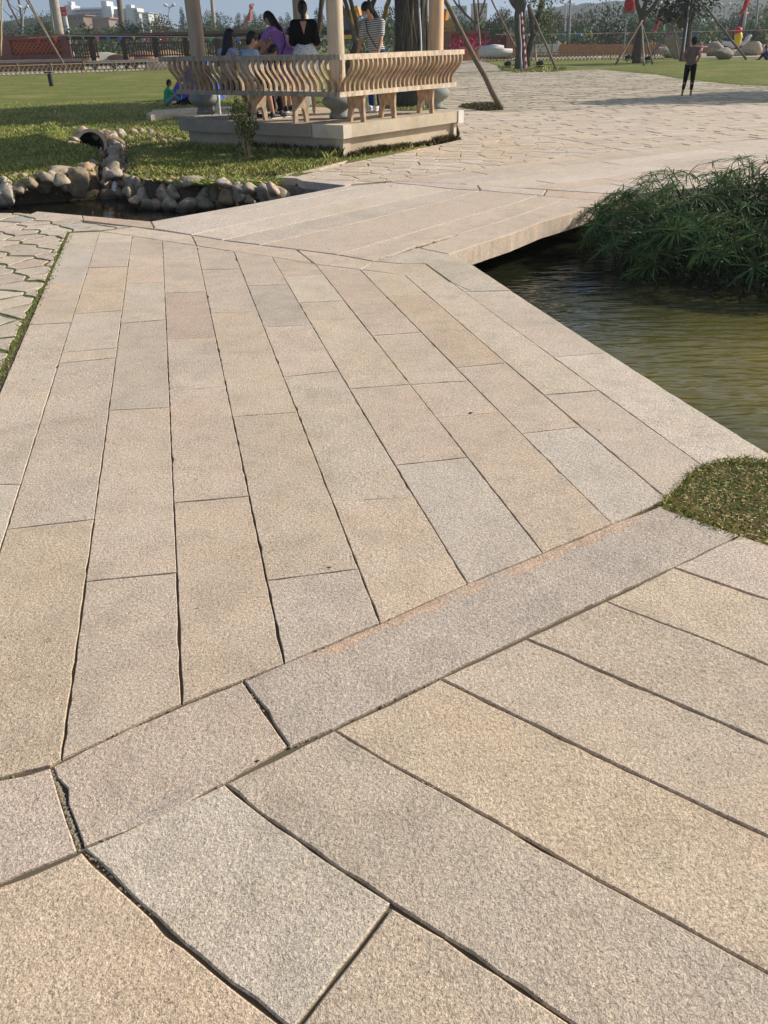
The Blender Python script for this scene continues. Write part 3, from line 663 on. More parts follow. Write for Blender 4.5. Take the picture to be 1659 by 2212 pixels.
# ---- bridge
br = thing('stone_bridge', 'low bridge of long granite slabs crossing from the radiating paving to the plaza', 'bridge', (0, 0, 0))
L = [[(325, 478), (553, 438), (741, 402)], [(333, 494.5), (553, 452), (670, 427), (760, 407), (846, 394)], [(413, 508), (553, 477), (700, 443), (820, 416), (900, 399)],
 [(480, 519), (553, 502), (686, 472), (793, 449), (900, 425), (977, 408)], [(561, 529), (753, 485.5), (853, 460.5), (953, 435.5), (1037, 411)],
 [(728, 550), (786, 534), (886, 504), (996, 472), (1106, 441), (1163, 421.5)], [(806, 564), (886, 535.5), (1020, 497), (1106, 470.5), (1228, 428)],
 [(970, 549), (1106, 505), (1174, 478), (1232, 462), (1285, 443), (1311, 434)]]
BC = [(0.66, 0.59, 0.49), (0.63, 0.56, 0.46), (0.62, 0.55, 0.45), (0.60, 0.53, 0.43), BUFF[0], BUFF[1], BUFF[2]]
for k in range(7):
    a, b = L[k][:], L[k+1][:]
    if k == 6: a[0] = (903, 535.5); a = [(903, 535.5)]+a[2:]
    poly = gl(a+b[::-1]); 
    slab(poly, BC[k], br, z=0.0 if k else 0.0, gap=0.006, jit=0.0028, thick=0.17, name='bridge_slab', mat='granite_dry' if k < 5 else 'granite', bev=0.008, seg=0.05)
for k in range(1, 7):                                         # crumbling pale mortar proud of each joint
    pts = [G(*p) for p in L[k]]; mb = MB(); path = []
    for p, q in zip(pts, pts[1:]):
        n = max(2, int((q-p).length/0.05)); path += [p.lerp(q, i/n) for i in range(n)]
    d = (pts[-1]-pts[0]).normalized(); nrm = Vector((-d.y, d.x, 0)); v = []; f = []
    for p in path:
        w1, w2 = U(.002, .010), U(.002, .010); v += [p+nrm*w1+Vector((0, 0, -.012)), p+nrm*w1*.6+Vector((0, 0, U(-.002, .006))), p-nrm*w2*.6+Vector((0, 0, U(-.002, .006))), p-nrm*w2+Vector((0, 0, -.012))]
    for i in range(len(path)-1):
        if R() < 0.07: continue
        for j in range(3): f.append((4*i+j, 4*i+j+1, 4*i+5+j, 4*i+4+j))
    mb.add(v, f); mb.build('mortar_joint', M['mortar'], br)
# abutments under the deck
ab = MB(); p0, p1 = Vector((*g2(741, 402), 0)), Vector((*g2(1311, 434), 0)); d = (p1-p0).normalized(); nn = Vector((-d.y, d.x, 0))
p1 = p0+d*(p1-p0).length*0.985
pp = [p0+nn*-0.02, p1+nn*-0.02-d*0.0, p1+nn*0.55, p0+nn*0.55]; ab.prism([(p.x, p.y) for p in pp], -1.0, -0.172); ab.build('abutment', M['plinth'], br, color=(0.52, 0.42, 0.28))
ab = MB(); q0, q1 = Vector((*g2(330, 486), 0)), Vector((*g2(985, 562), 0)); d = (q1-q0).normalized(); nn = Vector((-d.y, d.x, 0))
ab.prism([(p.x, p.y) for p in (q0+nn*0.12, q0-nn*0.4, q1-nn*0.4-d*.1, q1+nn*0.12-d*.1)], -1.0, -0.172); ab.build('abutment', M['plinth'], br, color=(0.36, 0.34, 0.30))
# embankment walls along the near kerbs and the kerb wall opposite
def wall_strip(name, pts, z0, z1, th, mat, color, label, cat='wall', parent=None):
    mb = MB(); n = len(pts)
    for i in range(n-1):
        a, b = Vector((*pts[i], 0)), Vector((*pts[i+1], 0)); d = (b-a).normalized(); q = Vector((-d.y, d.x, 0))*th
        mb.prism([(a.x, a.y), (b.x, b.y), (b.x+q.x, b.y+q.y), (a.x+q.x, a.y+q.y)], z0, z1)
    o = mb.build(name, mat, parent, color=color); return tag(o, label, cat) if parent is None else o
wall_strip('embankment_wall', gl([(1022, 577), (1106, 634), (1200, 695), (1308, 768), (1415, 833), (1535, 911), (1637, 967), (1668, 995), (1900, 1135)]), -1.0, -0.165, -0.3, M['plinth'], (0.34, 0.31, 0.25), 'stone retaining wall under the near kerb slabs beside the olive pond')
wall_strip('embankment_wall', gl([(-500, 458), (0, 459), (100, 463), (177, 469), (325, 482)]), -1.0, -0.09, -0.3, M['plinth'], (0.34, 0.31, 0.25), 'stone retaining wall under the irregular paving beside the dark stream')

# ---- road of long slabs beyond the bridge
road = thing('walkway', 'smooth pale slab walkway running to the right past the bridge', None); tag(road, kind='structure')
F2 = [(741, 402), (846, 394), (888, 398), (940, 403), (977, 408), (1037, 411), (1101, 416.5), (1163, 421.5), (1228, 428), (1311, 434)]
F1 = [(848, 391.5), (970, 396.5), (1052, 401.5), (1180, 410), (1330, 419)]
slab(gl([(846, 394), (848, 391.5), (970, 396.5), (1030, 400), (1037, 411), (977, 408), (888, 398)]), BC[1], road, gap=0.004)
slab(gl([(1032, 400.3), (1180, 410), (1172, 422), (1101, 416.5), (1039, 411)]), BC[2], road, gap=0.004)
slab(gl([(1182, 410.2), (1345, 420), (1311, 434), (1228, 428), (1174, 422.4)]), (0.62, 0.50, 0.36), road, gap=0.004)
RW = gl([(848, 391), (970, 372), (1053, 363), (1219, 338), (1344, 324), (1472, 316)]) + [(8.6, 16.3), (13, 18.4), (13, 15), (8.6, 11.8)] + gl([(1345, 419.5), (1180, 409.5), (970, 396)])
e = Vector((5.166-1.047, 14.679-12.301)).normalized(); e = Vector((e.x, e.y)); enr = Vector((-e.y, e.x))
def strips(region, d, width, lmin, lmax, jw=0.1):
    n = (-d[1], d[0]); pr = [p[0]*n[0]+p[1]*n[1] for p in region]; pl = [p[0]*d[0]+p[1]*d[1] for p in region]; out = []
    a = min(pr)
    while a < max(pr):
        w_ = width*(1+U(-jw, jw)); s0 = clip_half(clip_half(region, n[0]*(a+w_), n[1]*(a+w_), n[0], n[1]), n[0]*a, n[1]*a, -n[0], -n[1])
        if len(s0) > 2:
            lo, hi = min(p[0]*d[0]+p[1]*d[1] for p in s0), max(p[0]*d[0]+p[1]*d[1] for p in s0); x = lo-U(0, lmax)
            while x < hi:
                l_ = U(lmin, lmax); sk = U(-.03, .03); dd = (d[0]+n[0]*sk, d[1]+n[1]*sk)
                c = clip_half(clip_half(s0, d[0]*(x+l_), d[1]*(x+l_), d[0], d[1]), d[0]*x, d[1]*x, -d[0], -d[1])
                if len(c) > 2 and abs(area(c)) > 0.012: out.append(c)
                x += l_
        a += w_
    return out
for c in strips(RW, (e.x, e.y), 0.42, 1.1, 2.6): slab(c, random.choice([BC[0], BC[1], BC[2], BUFF[0], LGREY, BUFF[1]]), road, gap=0.0035, mat='granite_dry', seg=0.2)

# ---- irregular paving, near left
COB = [LGREY, GREY, BUFF[3], PALE, (0.52, 0.42, 0.34), (0.46, 0.45, 0.41), (0.58, 0.50, 0.40)]
def under(name, poly, z, c, label, cut=None):
    mb = MB(); mb.add([(x, y, z) for x, y in poly], [tuple(range(len(poly)))]); tag(mb.build(name, M['matte'], None, color=c), label, kind='structure')
under('joint_sand', gl([(-300, 500), (150, 506), (285, 512), (425, 534), (588, 558), (780, 586), (919, 572), (1025, 580), (1102, 636), (1304, 768), (1530, 910), (1575, 950), (1500, 1010), (1420, 1092), (1590, 1160), (1659, 1190), (1890, 1268), (1890, 1700), (1890, 2225), (1500, 2390), (900, 2410), (600, 2680), (-90, 2680), (-320, 2000)]), -0.010, srgb(104, 94, 76), 'grit and sand bed showing in the joints of the near slabs')
cpl = thing('irregular_paving', 'left patch of irregular grey paving stones with mossy joints beside the dark stream', None); tag(cpl, kind='structure')
CR1 = gl([(-300, 462), (0, 460), (45, 460), (100, 464), (172, 471), (180, 479), (284, 490), (214, 498), (147, 501), (100, 607), (50, 698), (23, 758), (-6, 822), (-60, 950), (-200, 1200), (-700, 1300)])
under('joint_soil', gl([(-300, 464), (0, 462), (45, 462), (100, 466), (172, 473), (178, 480), (280, 490), (212, 500), (149, 503), (104, 607), (55, 698), (28, 758), (-2, 822), (-56, 950), (-200, 1200), (-700, 1300)]), -0.006, srgb(100, 112, 54), 'mossy soil between the left irregular stones')
seeds = scatter_seeds(CR1, 0.40, 0.25, 0.22, 0.12)
for c in voronoi(CR1, seeds, 0.8, 1.0):
    if min(p[0] for p in c) < -6.5: continue
    slab(c, random.choice(COB), cpl, z=0.002, gap=0.013, jit=0.009, seg=0.07, bev=0.003, tilt=0.006, name='paving_stone')
kb = [(-6, 456), (25, 454), (60, 456), (56, 463), (20, 461), (-6, 463)]
# ---- irregular paving, middle
cpm = thing('irregular_paving', 'cracked jigsaw of pale paving stones in front of the pavilion', None); tag(cpm, kind='structure')
CR2 = gl([(626, 385), (700, 366), (752, 352), (860, 331), (976, 306), (992, 290), (1080, 283), (1190, 296), (1290, 314), (1344, 324), (1219, 338), (1053, 363), (970, 372), (846, 391), (745, 399), (690, 392)])
under('joint_soil', gl([(741, 405), (846, 396), (1037, 413), (1311, 436), (1345, 419), (970, 389), (848, 388), (752, 396)]), -0.02, srgb(150, 138, 112), 'pale soil in the joints at the far bridge end')
under('joint_soil', gl([(640, 385), (700, 368), (752, 354), (860, 333), (976, 308), (992, 291), (1080, 284), (1190, 297), (1290, 315), (1340, 324), (1219, 337), (1053, 362), (970, 371), (846, 390), (750, 397), (690, 391)]), -0.008, srgb(124, 114, 82), 'dusty soil between the irregular stones before the pavilion')
seeds = scatter_seeds(CR2, 0.42, 0.30, 0.36, 0.5)
for c in voronoi(CR2, seeds, 0.9, 1.0): slab(c, random.choice([PALE, BUFF[0], BUFF[1], BC[1], LGREY, YEL]), cpm, z=0.002, gap=0.008, jit=0.006, seg=0.10, bev=0.003, tilt=0.005, name='paving_stone', mat='granite_dry')
# ---- plaza rows
plz = thing('plaza', 'wide plaza of long rough paving rows around the far trees', None); tag(plz, kind='structure')
rest = MB(); cand = []
RG = gl([(985, 266), (960, 240), (945, 185)]) + lawn_edge_r + [(34, 18.4), (13, 18.41), (8.61, 16.31)] + gl([(1472, 316), (1344, 324), (1290, 314), (1190, 296), (1080, 283), (992, 290)])
dr = (sin(radians(74)), cos(radians(74)))
for c in strips(RG, dr, 0.30, 0.5, 1.5, 0.25):
    cx = sum(p[0] for p in c)/len(c); cy = sum(p[1] for p in c)/len(c)
    if abs(cx) > 0.56*cy+2: continue
    if R() < 0.004: continue
    cand.append((cy, cx, c))
cand.sort(key=lambda t: t[0]); 
PC = [(0.64, 0.55, 0.42), (0.58, 0.49, 0.375), (0.62, 0.52, 0.385), (0.54, 0.47, 0.37), (0.66, 0.58, 0.45)]
for i, (cy, cx, c) in enumerate(cand):
    if i < 280: slab(c, random.choice(PC), plz, z=0.0, gap=0.013, jit=0.007, seg=0.22, bev=0.01, tilt=0.01, name='paving_plank', mat='granite_dry')
    else:
        if area(c) < 0: c = c[::-1]
        rr = offset(c, 0.024+0.05*R()*R()); 
        if area(rr) > 0.01: z_ = U(-.006, .006); rest.prism(rr, -0.06, z_)
def mat_plaza():
    a = NM('plaza_stone', 0.9, 0.15)
    n = a.noise(3, 4, 0.7, stretch=(0.5, 2.5, 1)); g = a.noise(0.25, 4, 0.6); v = a.noise(30, 3, 0.6)
    c = a.ramp(n, [(0.32, (0.42, 0.36, 0.26)), (0.48, (0.62, 0.53, 0.40)), (0.66, (0.72, 0.63, 0.49))])
    c = a.mix(1.0, c, a.ramp(v, [(0.3, 0.8), (0.7, 1.15)]), 'MULTIPLY')
    c = a.mix(a.ramp(g, [(0.5, 0.0), (0.62, 0.35)]), c, srgb(128, 122, 78)); a.col(c); a.bump(n, 0.4, 0.02); return a.m
o = rest.build('paving_planks_far', mat_plaza(), plz, color=PC[0]); o['kind'] = 'stuff'

# kerbs
kerb = thing('stone_kerb', 'pale stone kerb with a rough retaining face left of the bridge head', 'kerb')
slab(gl([(592, 382), (626, 376), (690, 366), (752, 347), (741, 350), (640, 372)]), PALE, kerb, z=0.006, gap=0.001, name='kerb_stone', thick=0.12, jit=0.003)
slab(gl([(600, 384.5), (640, 386), (652, 392), (745, 401.5), (758, 398.5), (690, 388.5), (626, 380.5)]), (0.62, 0.55, 0.45), kerb, z=0.008, gap=0.001, name='kerb_stone', thick=0.10, jit=0.003)
wall_strip('retaining_face', gl([(600, 386), (650, 392.5), (741, 403)]), -1.0, -0.09, 0.25, M['rock'], (0.24, 0.21, 0.17), '', parent=kerb)

# ================================================================ grass and moss
def blades(name, region, n, h, wd, mat, zf=None, label=None, lean=0.6, mask=None, hv=0.5, kind='stuff', parent=None, patch=None):
    xs_ = [p[0] for p in region]; ys_ = [p[1] for p in region]
    P = np.random.uniform((min(xs_), min(ys_)), (max(xs_), max(ys_)), (n*4, 2)); P = P[inside(region, P[:, 0], P[:, 1])]
    if mask is not None: P = P[mask(P)]
    P = P[:n]; n = len(P); z0 = ground_z(P[:, 0], P[:, 1])[0] if zf is None else np.full(n, zf)
    ht = h*np.random.uniform(1-hv, 1+hv, n); a = np.random.uniform(0, 2*pi, n); la = np.random.uniform(0, 2*pi, n); ln = ht*lean*np.random.uniform(0.2, 1.2, n)
    wx, wy = np.cos(a)*wd/2, np.sin(a)*wd/2; dx, dy = np.cos(la)*ln, np.sin(la)*ln
    z0 = z0-0.005
    v0 = np.stack([P[:, 0]-wx, P[:, 1]-wy, z0], 1); v1 = np.stack([P[:, 0]+wx, P[:, 1]+wy, z0], 1)
    v2 = np.stack([P[:, 0]+wx*.7+dx*.4, P[:, 1]+wy*.7+dy*.4, z0+ht*.6], 1); v3 = np.stack([P[:, 0]+dx, P[:, 1]+dy, z0+ht*.95], 1)
    V = np.stack([v0, v1, v2, v3], 1).reshape(-1, 3); F = np.arange(4*n).reshape(-1, 4)
    o = npmesh(name, V, F, mat, np.random.rand(n), parent); tag(o, label, kind=kind); return o
tz = -0.006
mb = MB(); mb.add([(x, y, tz) for x, y in TUFT], [tuple(range(len(TUFT)))]); tag(mb.build('grass_soil', mat_simple('tuft_soil', srgb(112, 92, 60), 0.95, 0.4, 30, 0.8, 60)), 'dry soil under the grass patch beside the near slabs', kind='structure')
blades('grass_patch', TUFT, 19000, 0.012, 0.0042, M['blade_dry'], tz, 'patch of green and dry grass at the right edge of the near slabs', lean=2.2)
edge_t = gl([(1419, 1092), (1439, 1070), (1465, 1046), (1490, 1018), (1519, 1000), (1560, 991), (1610, 985), (1665, 996), (1669, 1010), (1610, 1003), (1560, 1006), (1522, 1016), (1495, 1034), (1470, 1064), (1448, 1090), (1500, 1108), (1600, 1146), (1604, 1166), (1500, 1130)])
blades('grass_patch', edge_t, 2000, 0.022, 0.0045, M['blade'], tz, 'greener grass fringe spilling over the slab edges at the right', lean=1.0)
blades('joint_moss', CR1, 42000, 0.010, 0.008, M['moss'], -0.006, 'short moss filling the joints of the left irregular paving', lean=1.5, mask=lambda P: P[:, 0] > -5.2)
J0g = gl([(157, 503), (112, 608), (65, 699), (38, 761), (8, 828), (-45, 950), (-66, 950), (-16, 822), (14, 758), (44, 698), (96, 607), (145, 501)])
blades('joint_moss', J0g, 5200, 0.022, 0.006, M['moss'], -0.008, 'wider mossy strip between irregular stones and the first slab row', lean=1.2)
blades('joint_moss', CR2, 6000, 0.010, 0.012, M['moss'], -0.02, 'thin moss in the joints of the stones before the pavilion', lean=1.5)
for (x, y, n, r) in [(484, 818, 60, .03), (1310, 1126, 120, .05), (1240, 1165, 60, .03), (905, 1305, 70, .03), (1412, 1100, 120, .05), (1480, 1204, 60, .03), (12, 775, 160, .04)]:
    p = G(x, y); rg = [(p.x+cos(t)*r*1.5, p.y+sin(t)*r*.6) for t in np.linspace(0, 6.0, 8)]
    blades('joint_weed', rg, n//2, 0.018, 0.003, M['blade'], -0.012, 'small weeds sprouting from slab joints')

LAWN = [(-26, 8.8), (-0.5, 11.0), (1.6, 16.5), (1.7, 27), (-5, 32), (-26, 32)]
def lawnmask(P):
    x, y = P[:, 0], P[:, 1]; return ~inside(NEARPAVE, x, y) & ~inside(PLAZA, x, y) & ~inside(POND, x, y) & (np.abs(x) < 0.54*y+1) 
blades('lawn_grass', LAWN, 90000, 0.045, 0.016, M['blade'], None, 'short lawn grass left of and behind the pavilion', lean=0.9, mask=lambda P: lawnmask(P) & (np.random.rand(len(P)) < np.clip(16/P[:, 1], 0, 1)**1.5*np.clip((32-P[:, 1])/13, 0, 1)))
isl = gl([(285, 345), (400, 320), (740, 349), (620, 376), (600, 384), (500, 384), (400, 380), (300, 378)])
blades('lawn_grass', isl, 22000, 0.05, 0.011, M['blade'], None, 'bright grass tongue between the rock bank and the pavilion plinth', lean=0.9, mask=lawnmask)
# ================================================================ rocks of the stream
def rock_mesh(i):
    rs = np.random.RandomState(100+i); mb = MB()
    import bmesh
    bm = bmesh.new(); bmesh.ops.create_icosphere(bm, subdivisions=3, radius=1.0)
    cuts = [(Vector(rs.normal(size=3)).normalized(), rs.uniform(0.45, 0.82)) for _ in range(12)]
    ph = rs.uniform(0, 6, 6)
    for v in bm.verts:
        p = v.co
        for n, d in cuts:
            k = p.dot(n)
            if k > d: p = p-n*(k-d)*0.88
        p = p*(1+0.05*sin(3*p.x+ph[0])+0.05*sin(4*p.y+ph[1])+0.04*sin(5*p.z+ph[2]))
        v.co = p
    me = bpy.data.meshes.new('stone'); bm.to_mesh(me); bm.free(); me.materials.append(M['rock'])
    me.polygons.foreach_set('use_smooth', [True]*len(me.polygons)); return me
ROCKS = [rock_mesh(i) for i in range(8)]
RC = {'t': (0.46, 0.34, 0.21), 'g': (0.41, 0.335, 0.23), 'd': (0.33, 0.26, 0.175), 'b': (0.42, 0.26, 0.14), 'k': (0.11, 0.095, 0.085), 'l': (0.50, 0.39, 0.265), 'e': (0.44, 0.30, 0.18), 'o': (0.52, 0.31, 0.15)}
ROCKN = [0]
def rock(p, sx_, sy_, sz_, c, parent, rot=None):
    i = ROCKN[0]; ROCKN[0] += 1
    o = link(bpy.data.objects.new('stone', ROCKS[i % 8])); o.parent = parent; o.location = Vector(p)-ROOT[parent.name]
    o.scale = (sx_, sy_, sz_); o.rotation_euler = (U(-.25, .25), U(-.25, .25), U(0, 6.3)) if rot is None else rot
    o.color = (*jitc(RC[c], 0.12), 1); return o
def zrocks(lst, parent, grow=1.42):
    for zx, zy, w_, h_, z, c in lst:
        x, y = zx*.4752, 230.4+zy*.4752; p = G(x, y, z); rg = (p-Vector((0, 0, EYE))).length*sqrt_cos(x, y)
        wx, hz = w_*.4752/FOC*rg/2*grow, h_*.4752/FOC*rg/2*grow
        rock(p+Vector((0, wx*0.5, 0)), wx, wx*U(.8, 1.1), hz, c, parent, (U(-.15, .15), U(-.15, .15), U(-.3, .3)))
def sqrt_cos(x, y):
    v = ray(x, y); return FOC/np.linalg.norm(v)*1.0+0.0
bank = thing('stone_bank', 'rounded river stones stacked along the grass tongue in front of the pavilion', 'stone bank')
zrocks([(600, 350, 40, 50, -.12, 't'), (628, 355, 40, 48, -.12, 'g'), (675, 380, 82, 95, -.2, 't'), (775, 338, 60, 45, -.03, 'b'), (735, 400, 62, 92, -.2, 'e'), (800, 357, 42, 45, -.08, 'g'),
 (860, 343, 92, 50, -.03, 'g'), (785, 405, 52, 62, -.2, 'd'), (838, 395, 54, 64, -.2, 'e'), (897, 390, 66, 86, -.2, 'k'), (958, 395, 62, 110, -.2, 'g'), (1010, 350, 84, 46, -.03, 'l'), (1080, 370, 56, 52, -.08, 't'),
 (1025, 412, 68, 82, -.22, 'e'), (1087, 412, 48, 62, -.2, 'g'), (1140, 380, 62, 42, -.08, 'g'), (1190, 392, 48, 62, -.12, 't'), (1238, 378, 50, 50, -.06, 'o'), (1258, 402, 92, 48, -.15, 'g'), (1122, 424, 60, 42, -.25, 't'),
 (605, 432, 60, 52, -.3, 'e'), (665, 448, 62, 55, -.34, 'g'), (716, 450, 52, 58, -.34, 'e'), (776, 456, 62, 62, -.34, 'g'), (845, 462, 98, 62, -.35, 'g'), (925, 450, 82, 60, -.33, 'd'), (1000, 458, 62, 40, -.37, 'e'),
 (1060, 455, 50, 40, -.37, 'g'), (580, 395, 30, 60, -.2, 'd'), (1205, 430, 50, 40, -.25, 'g'), (575, 330, 35, 40, -.1, 'g'), (590, 300, 35, 50, -.1, 'd'), (604, 268, 30, 40, -.1, 'd')], bank)
mb = MB(); pts = gl([(272, 372), (276, 398), (283, 425), (330, 438), (400, 440), (520, 428), (572, 422)], -0.3)
for a, b in zip(pts, pts[1:]):
    dx, dy = b[0]-a[0], b[1]-a[1]; l_ = hypot(dx, dy)
    nx, ny = dy/l_, -dx/l_
    if ny > 0: nx, ny = -nx, -ny
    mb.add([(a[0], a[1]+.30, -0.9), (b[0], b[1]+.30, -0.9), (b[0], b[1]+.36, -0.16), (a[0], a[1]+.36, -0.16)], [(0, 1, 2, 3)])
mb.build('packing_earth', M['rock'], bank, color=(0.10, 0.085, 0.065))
bank2 = thing('stone_bank', 'long bank of grey boulders at the left shore of the dark stream', 'stone bank')
zrocks([(202, 325, 58, 42, -.02, 'g'), (270, 340, 62, 52, -.05, 'g'), (175, 390, 155, 74, -.3, 'g'), (75, 372, 68, 50, -.12, 'g'), (122, 346, 64, 54, -.06, 'g'), (290, 387, 84, 62, -.3, 'g'), (405, 330, 60, 95, -.15, 'e'),
 (345, 350, 92, 105, -.12, 'd'), (395, 396, 115, 44, -.35, 'e'), (485, 410, 78, 44, -.37, 'd'), (540, 397, 48, 56, -.33, 'g'), (22, 388, 64, 115, -.15, 'l'), (5, 432, 54, 64, -.3, 't'), (272, 296, 95, 42, .0, 'g'), (440, 300, 52, 82, -.2, 'k'),
 (60, 330, 50, 36, -.03, 'g'), (20, 340, 44, 30, -.02, 't'), (240, 312, 50, 36, -.02, 'g'), (-40, 380, 70, 80, -.15, 'g'), (-70, 420, 80, 60, -.3, 'g'), (330, 300, 60, 40, 0, 'g'), (385, 275, 60, 34, 0, 'g'), (425, 262, 40, 30, 0, 'd'), (205, 352, 60, 40, -.12, 'g'), (40, 425, 50, 40, -.34, 'd'), (230, 350, 50, 40, -.15, 'd')], bank2)
bank3 = thing('stone_bank', 'piled boulders lining the narrow channel around the drain pipe', 'stone bank')
zrocks([(373, 115, 78, 48, .08, 'o'), (430, 137, 36, 32, .02, 'l'), (330, 150, 54, 22, .03, 't'), (322, 172, 50, 28, -.02, 't'), (318, 192, 56, 26, -.06, 'l'), (300, 215, 62, 18, -.1, 'l'), (350, 212, 44, 34, -.12, 'l'), (375, 229, 34, 24, -.18, 'o'), (345, 236, 50, 24, -.18, 't'), (365, 250, 50, 26, -.22, 'g'),
 (470, 130, 48, 28, 0, 'l'), (515, 136, 52, 42, -.02, 'g'), (555, 135, 42, 46, -.02, 't'), (597, 131, 46, 46, -.02, 'g'), (645, 121, 54, 34, 0, 'g'), (690, 142, 46, 50, -.05, 't'), (722, 138, 54, 42, 0, 'b'), (765, 155, 62, 48, -.03, 'o'), (840, 150, 44, 28, 0, 'g'), (808, 165, 52, 44, -.04, 'g'),
 (525, 176, 58, 34, -.12, 'd'), (495, 207, 62, 38, -.2, 'b'), (548, 200, 52, 66, -.16, 'g'), (585, 225, 56, 78, -.25, 'o'), (458, 212, 30, 52, -.2, 'o'), (490, 252, 72, 48, -.32, 'g'), (535, 256, 36, 38, -.3, 'b'), (480, 157, 54, 28, -.08, 'g'), (600, 165, 50, 40, -.1, 'd'),
 (660, 200, 62, 62, -.14, 'd'), (700, 185, 62, 62, -.1, 'd'), (742, 200, 62, 52, -.12, 'd'), (792, 186, 52, 42, -.08, 'd'), (640, 160, 50, 46, -.06, 'g'), (640, 240, 50, 40, -.2, 'd'), (820, 195, 50, 30, -.06, 'g'), (680, 225, 50, 34, -.16, 'g'), (560, 262, 40, 40, -.3, 'd'), (745, 170, 44, 36, -.03, 'e'), (450, 250, 40, 40, -.3, 'd'), (440, 270, 40, 34, -.3, 'g')], bank3, 1.34)
def filler(pts, parent, off, tiers, cols, step=.2):
    for a, b in zip(pts, pts[1:]):
        a = Vector((*a, 0)); b = Vector((*b, 0)); n = max(1, int((b-a).length/step)); d = (b-a).normalized(); q = Vector((d.y, -d.x, 0))
        for i in range(n):
            for (o_, z) in tiers:
                r = U(.08, .15); rock(a.lerp(b, (i+R())/n)+q*(o_+U(-.04, .04))*off+Vector((0, 0, z+U(-.03, .03))), r*U(1, 1.35), r*U(.8, 1.1), r*U(.65, 1.0), random.choice(cols), parent)
lf = gl([(285, 430), (276, 398), (284, 352), (262, 335), (240, 322)], WZ); filler(lf, bank3, 1, ((.06, -.34), (-.06, -.16), (-.2, -.02)), 'gdteg')
lf = gl([(232, 396), (215, 428), (120, 434), (25, 440), (-60, 444)], WZ); filler(lf, bank2, 1, ((.05, -.36), (-.08, -.2), (-.22, -.04)), 'ggdtge')
lf = gl([(600, 430), (520, 441), (400, 452), (330, 446), (285, 430)], WZ); filler(lf, bank, 1, ((.0, -.36), (-.08, -.22)), 'gdeeg', .22)
# drain pipe
pp = G(203, 340, -0.32); t = thing('drain_pipe', 'round concrete drain pipe opening among the boulders in the lawn', 'drain pipe', tuple(pp)); mb = MB()
ax = Vector((-0.35, 0.9, -0.10)).normalized(); cpt = pp+Vector((0, 0, 0.23)); sd_ = Vector((ax.y, -ax.x, 0)); v = []; f = []; seg = 28
for (r, l_) in ((0.25, .9), (0.25, 0.0), (0.31, 0.0), (0.31, .9)):
    for k in range(seg): a = 2*pi*k/seg; v.append(cpt+ax*l_+(sd_*cos(a)+Vector((0, 0, 1))*sin(a))*r)
for i in range(3):
    for k in range(seg): f.append((i*seg+k, i*seg+(k+1) % seg, (i+1)*seg+(k+1) % seg, (i+1)*seg+k))
mb.add(v, f); mb.build('pipe', M['concrete'], t)
mb = MB(); mb.add([cpt+ax*.85+(sd_*cos(2*pi*k/16)+Vector((0, 0, 1))*sin(2*pi*k/16))*0.26 for k in range(16)], [tuple(range(16))]); mb.build('pipe_dark', M['matte'], t, color=(0.01, 0.01, 0.01))  # black disc standing in for the darkness inside the pipe
for (x, y, w_, c, lab) in [(112, 312, 26, 'l', None), (240, 412, 30, 'l', None)]: pass
for (x, y, w_, lab) in [(250, 395, 0.13, 'pale flat stone lying in the shaded left lawn, nearer the stream'), (235, 421, 0.10, 'small white stone on the shaded lawn left of the pavilion')]:
    p = G(x*.7+20, y*.6, 0); o = link(bpy.data.objects.new('field_stone', ROCKS[3])); o.location = p; o.scale = (w_*1.5, w_, w_*.4); o.color = (*RC['l'], 1); tag(o, lab, 'stone')

# ================================================================ pavilion
C = G(741, 271, .5); CRt = G(990, 239, .5); CLt = G(385, 257, .5)
uu = (CRt-C); vv = (CLt-C); LU, LV = uu.length, vv.length; uu.normalize(); vv.normalize()
def Q(a, b, z): return Vector((C.x, C.y, 0))+uu*a+vv*b+Vector((0, 0, z))
def qprism(mb, a0, a1, b0, b1, z0, z1): return mb.prism([tuple(Q(a, b, 0)[:2]) for a, b in ((a0, b0), (a1, b0), (a1, b1), (a0, b1))], z0, z1)
pv = thing('pavilion', 'open wooden pavilion on a raised stone plinth with curved baluster railing', 'pavilion', tuple(Q(LU/2, LV/2, 0)))
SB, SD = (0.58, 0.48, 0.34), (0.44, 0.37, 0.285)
mb = MB(); qprism(mb, .11, LU-.06, .11, LV-.1, -0.1, 0.305); mb.build('plinth_body', M['plinth'], pv, color=(0.60, 0.50, 0.36))
mb = MB(); qprism(mb, .085, .26, .085, .12, -0.1, 0.303); qprism(mb, .085, .12, .12, .26, -.1, .303); mb.build('corner_stone', M['plinth'], pv, color=(0.66, 0.56, 0.42))
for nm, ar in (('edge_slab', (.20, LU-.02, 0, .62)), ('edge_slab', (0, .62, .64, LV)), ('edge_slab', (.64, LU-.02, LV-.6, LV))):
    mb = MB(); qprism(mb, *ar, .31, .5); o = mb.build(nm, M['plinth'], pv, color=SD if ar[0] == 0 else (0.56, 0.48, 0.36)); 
mb = MB(); qprism(mb, -.004, .198, -.004, .62, .306, .502); mb.build('corner_block', M['plinth'], pv, color=(0.70, 0.62, 0.50), label='paler stone block at the near corner of the plinth edge')
mb = MB(); qprism(mb, LU-.018, LU+.15, -.02, .5, .29, .503); mb.build('corner_block', M['plinth'], pv, color=(0.74, 0.72, 0.66), label='white block at the right end of the plinth edge')
mb = MB(); qprism(mb, LU-.055, LU+.03, .05, .4, -.05, .288); mb.build('corner_stone', M['plinth'], pv, color=(0.70, 0.60, 0.46))
mb = MB(); qprism(mb, .63, LU-.03, .63, LV-.61, .3, .494); mb.build('floor_slab', M['plinth'], pv, color=(0.56, 0.46, 0.34))
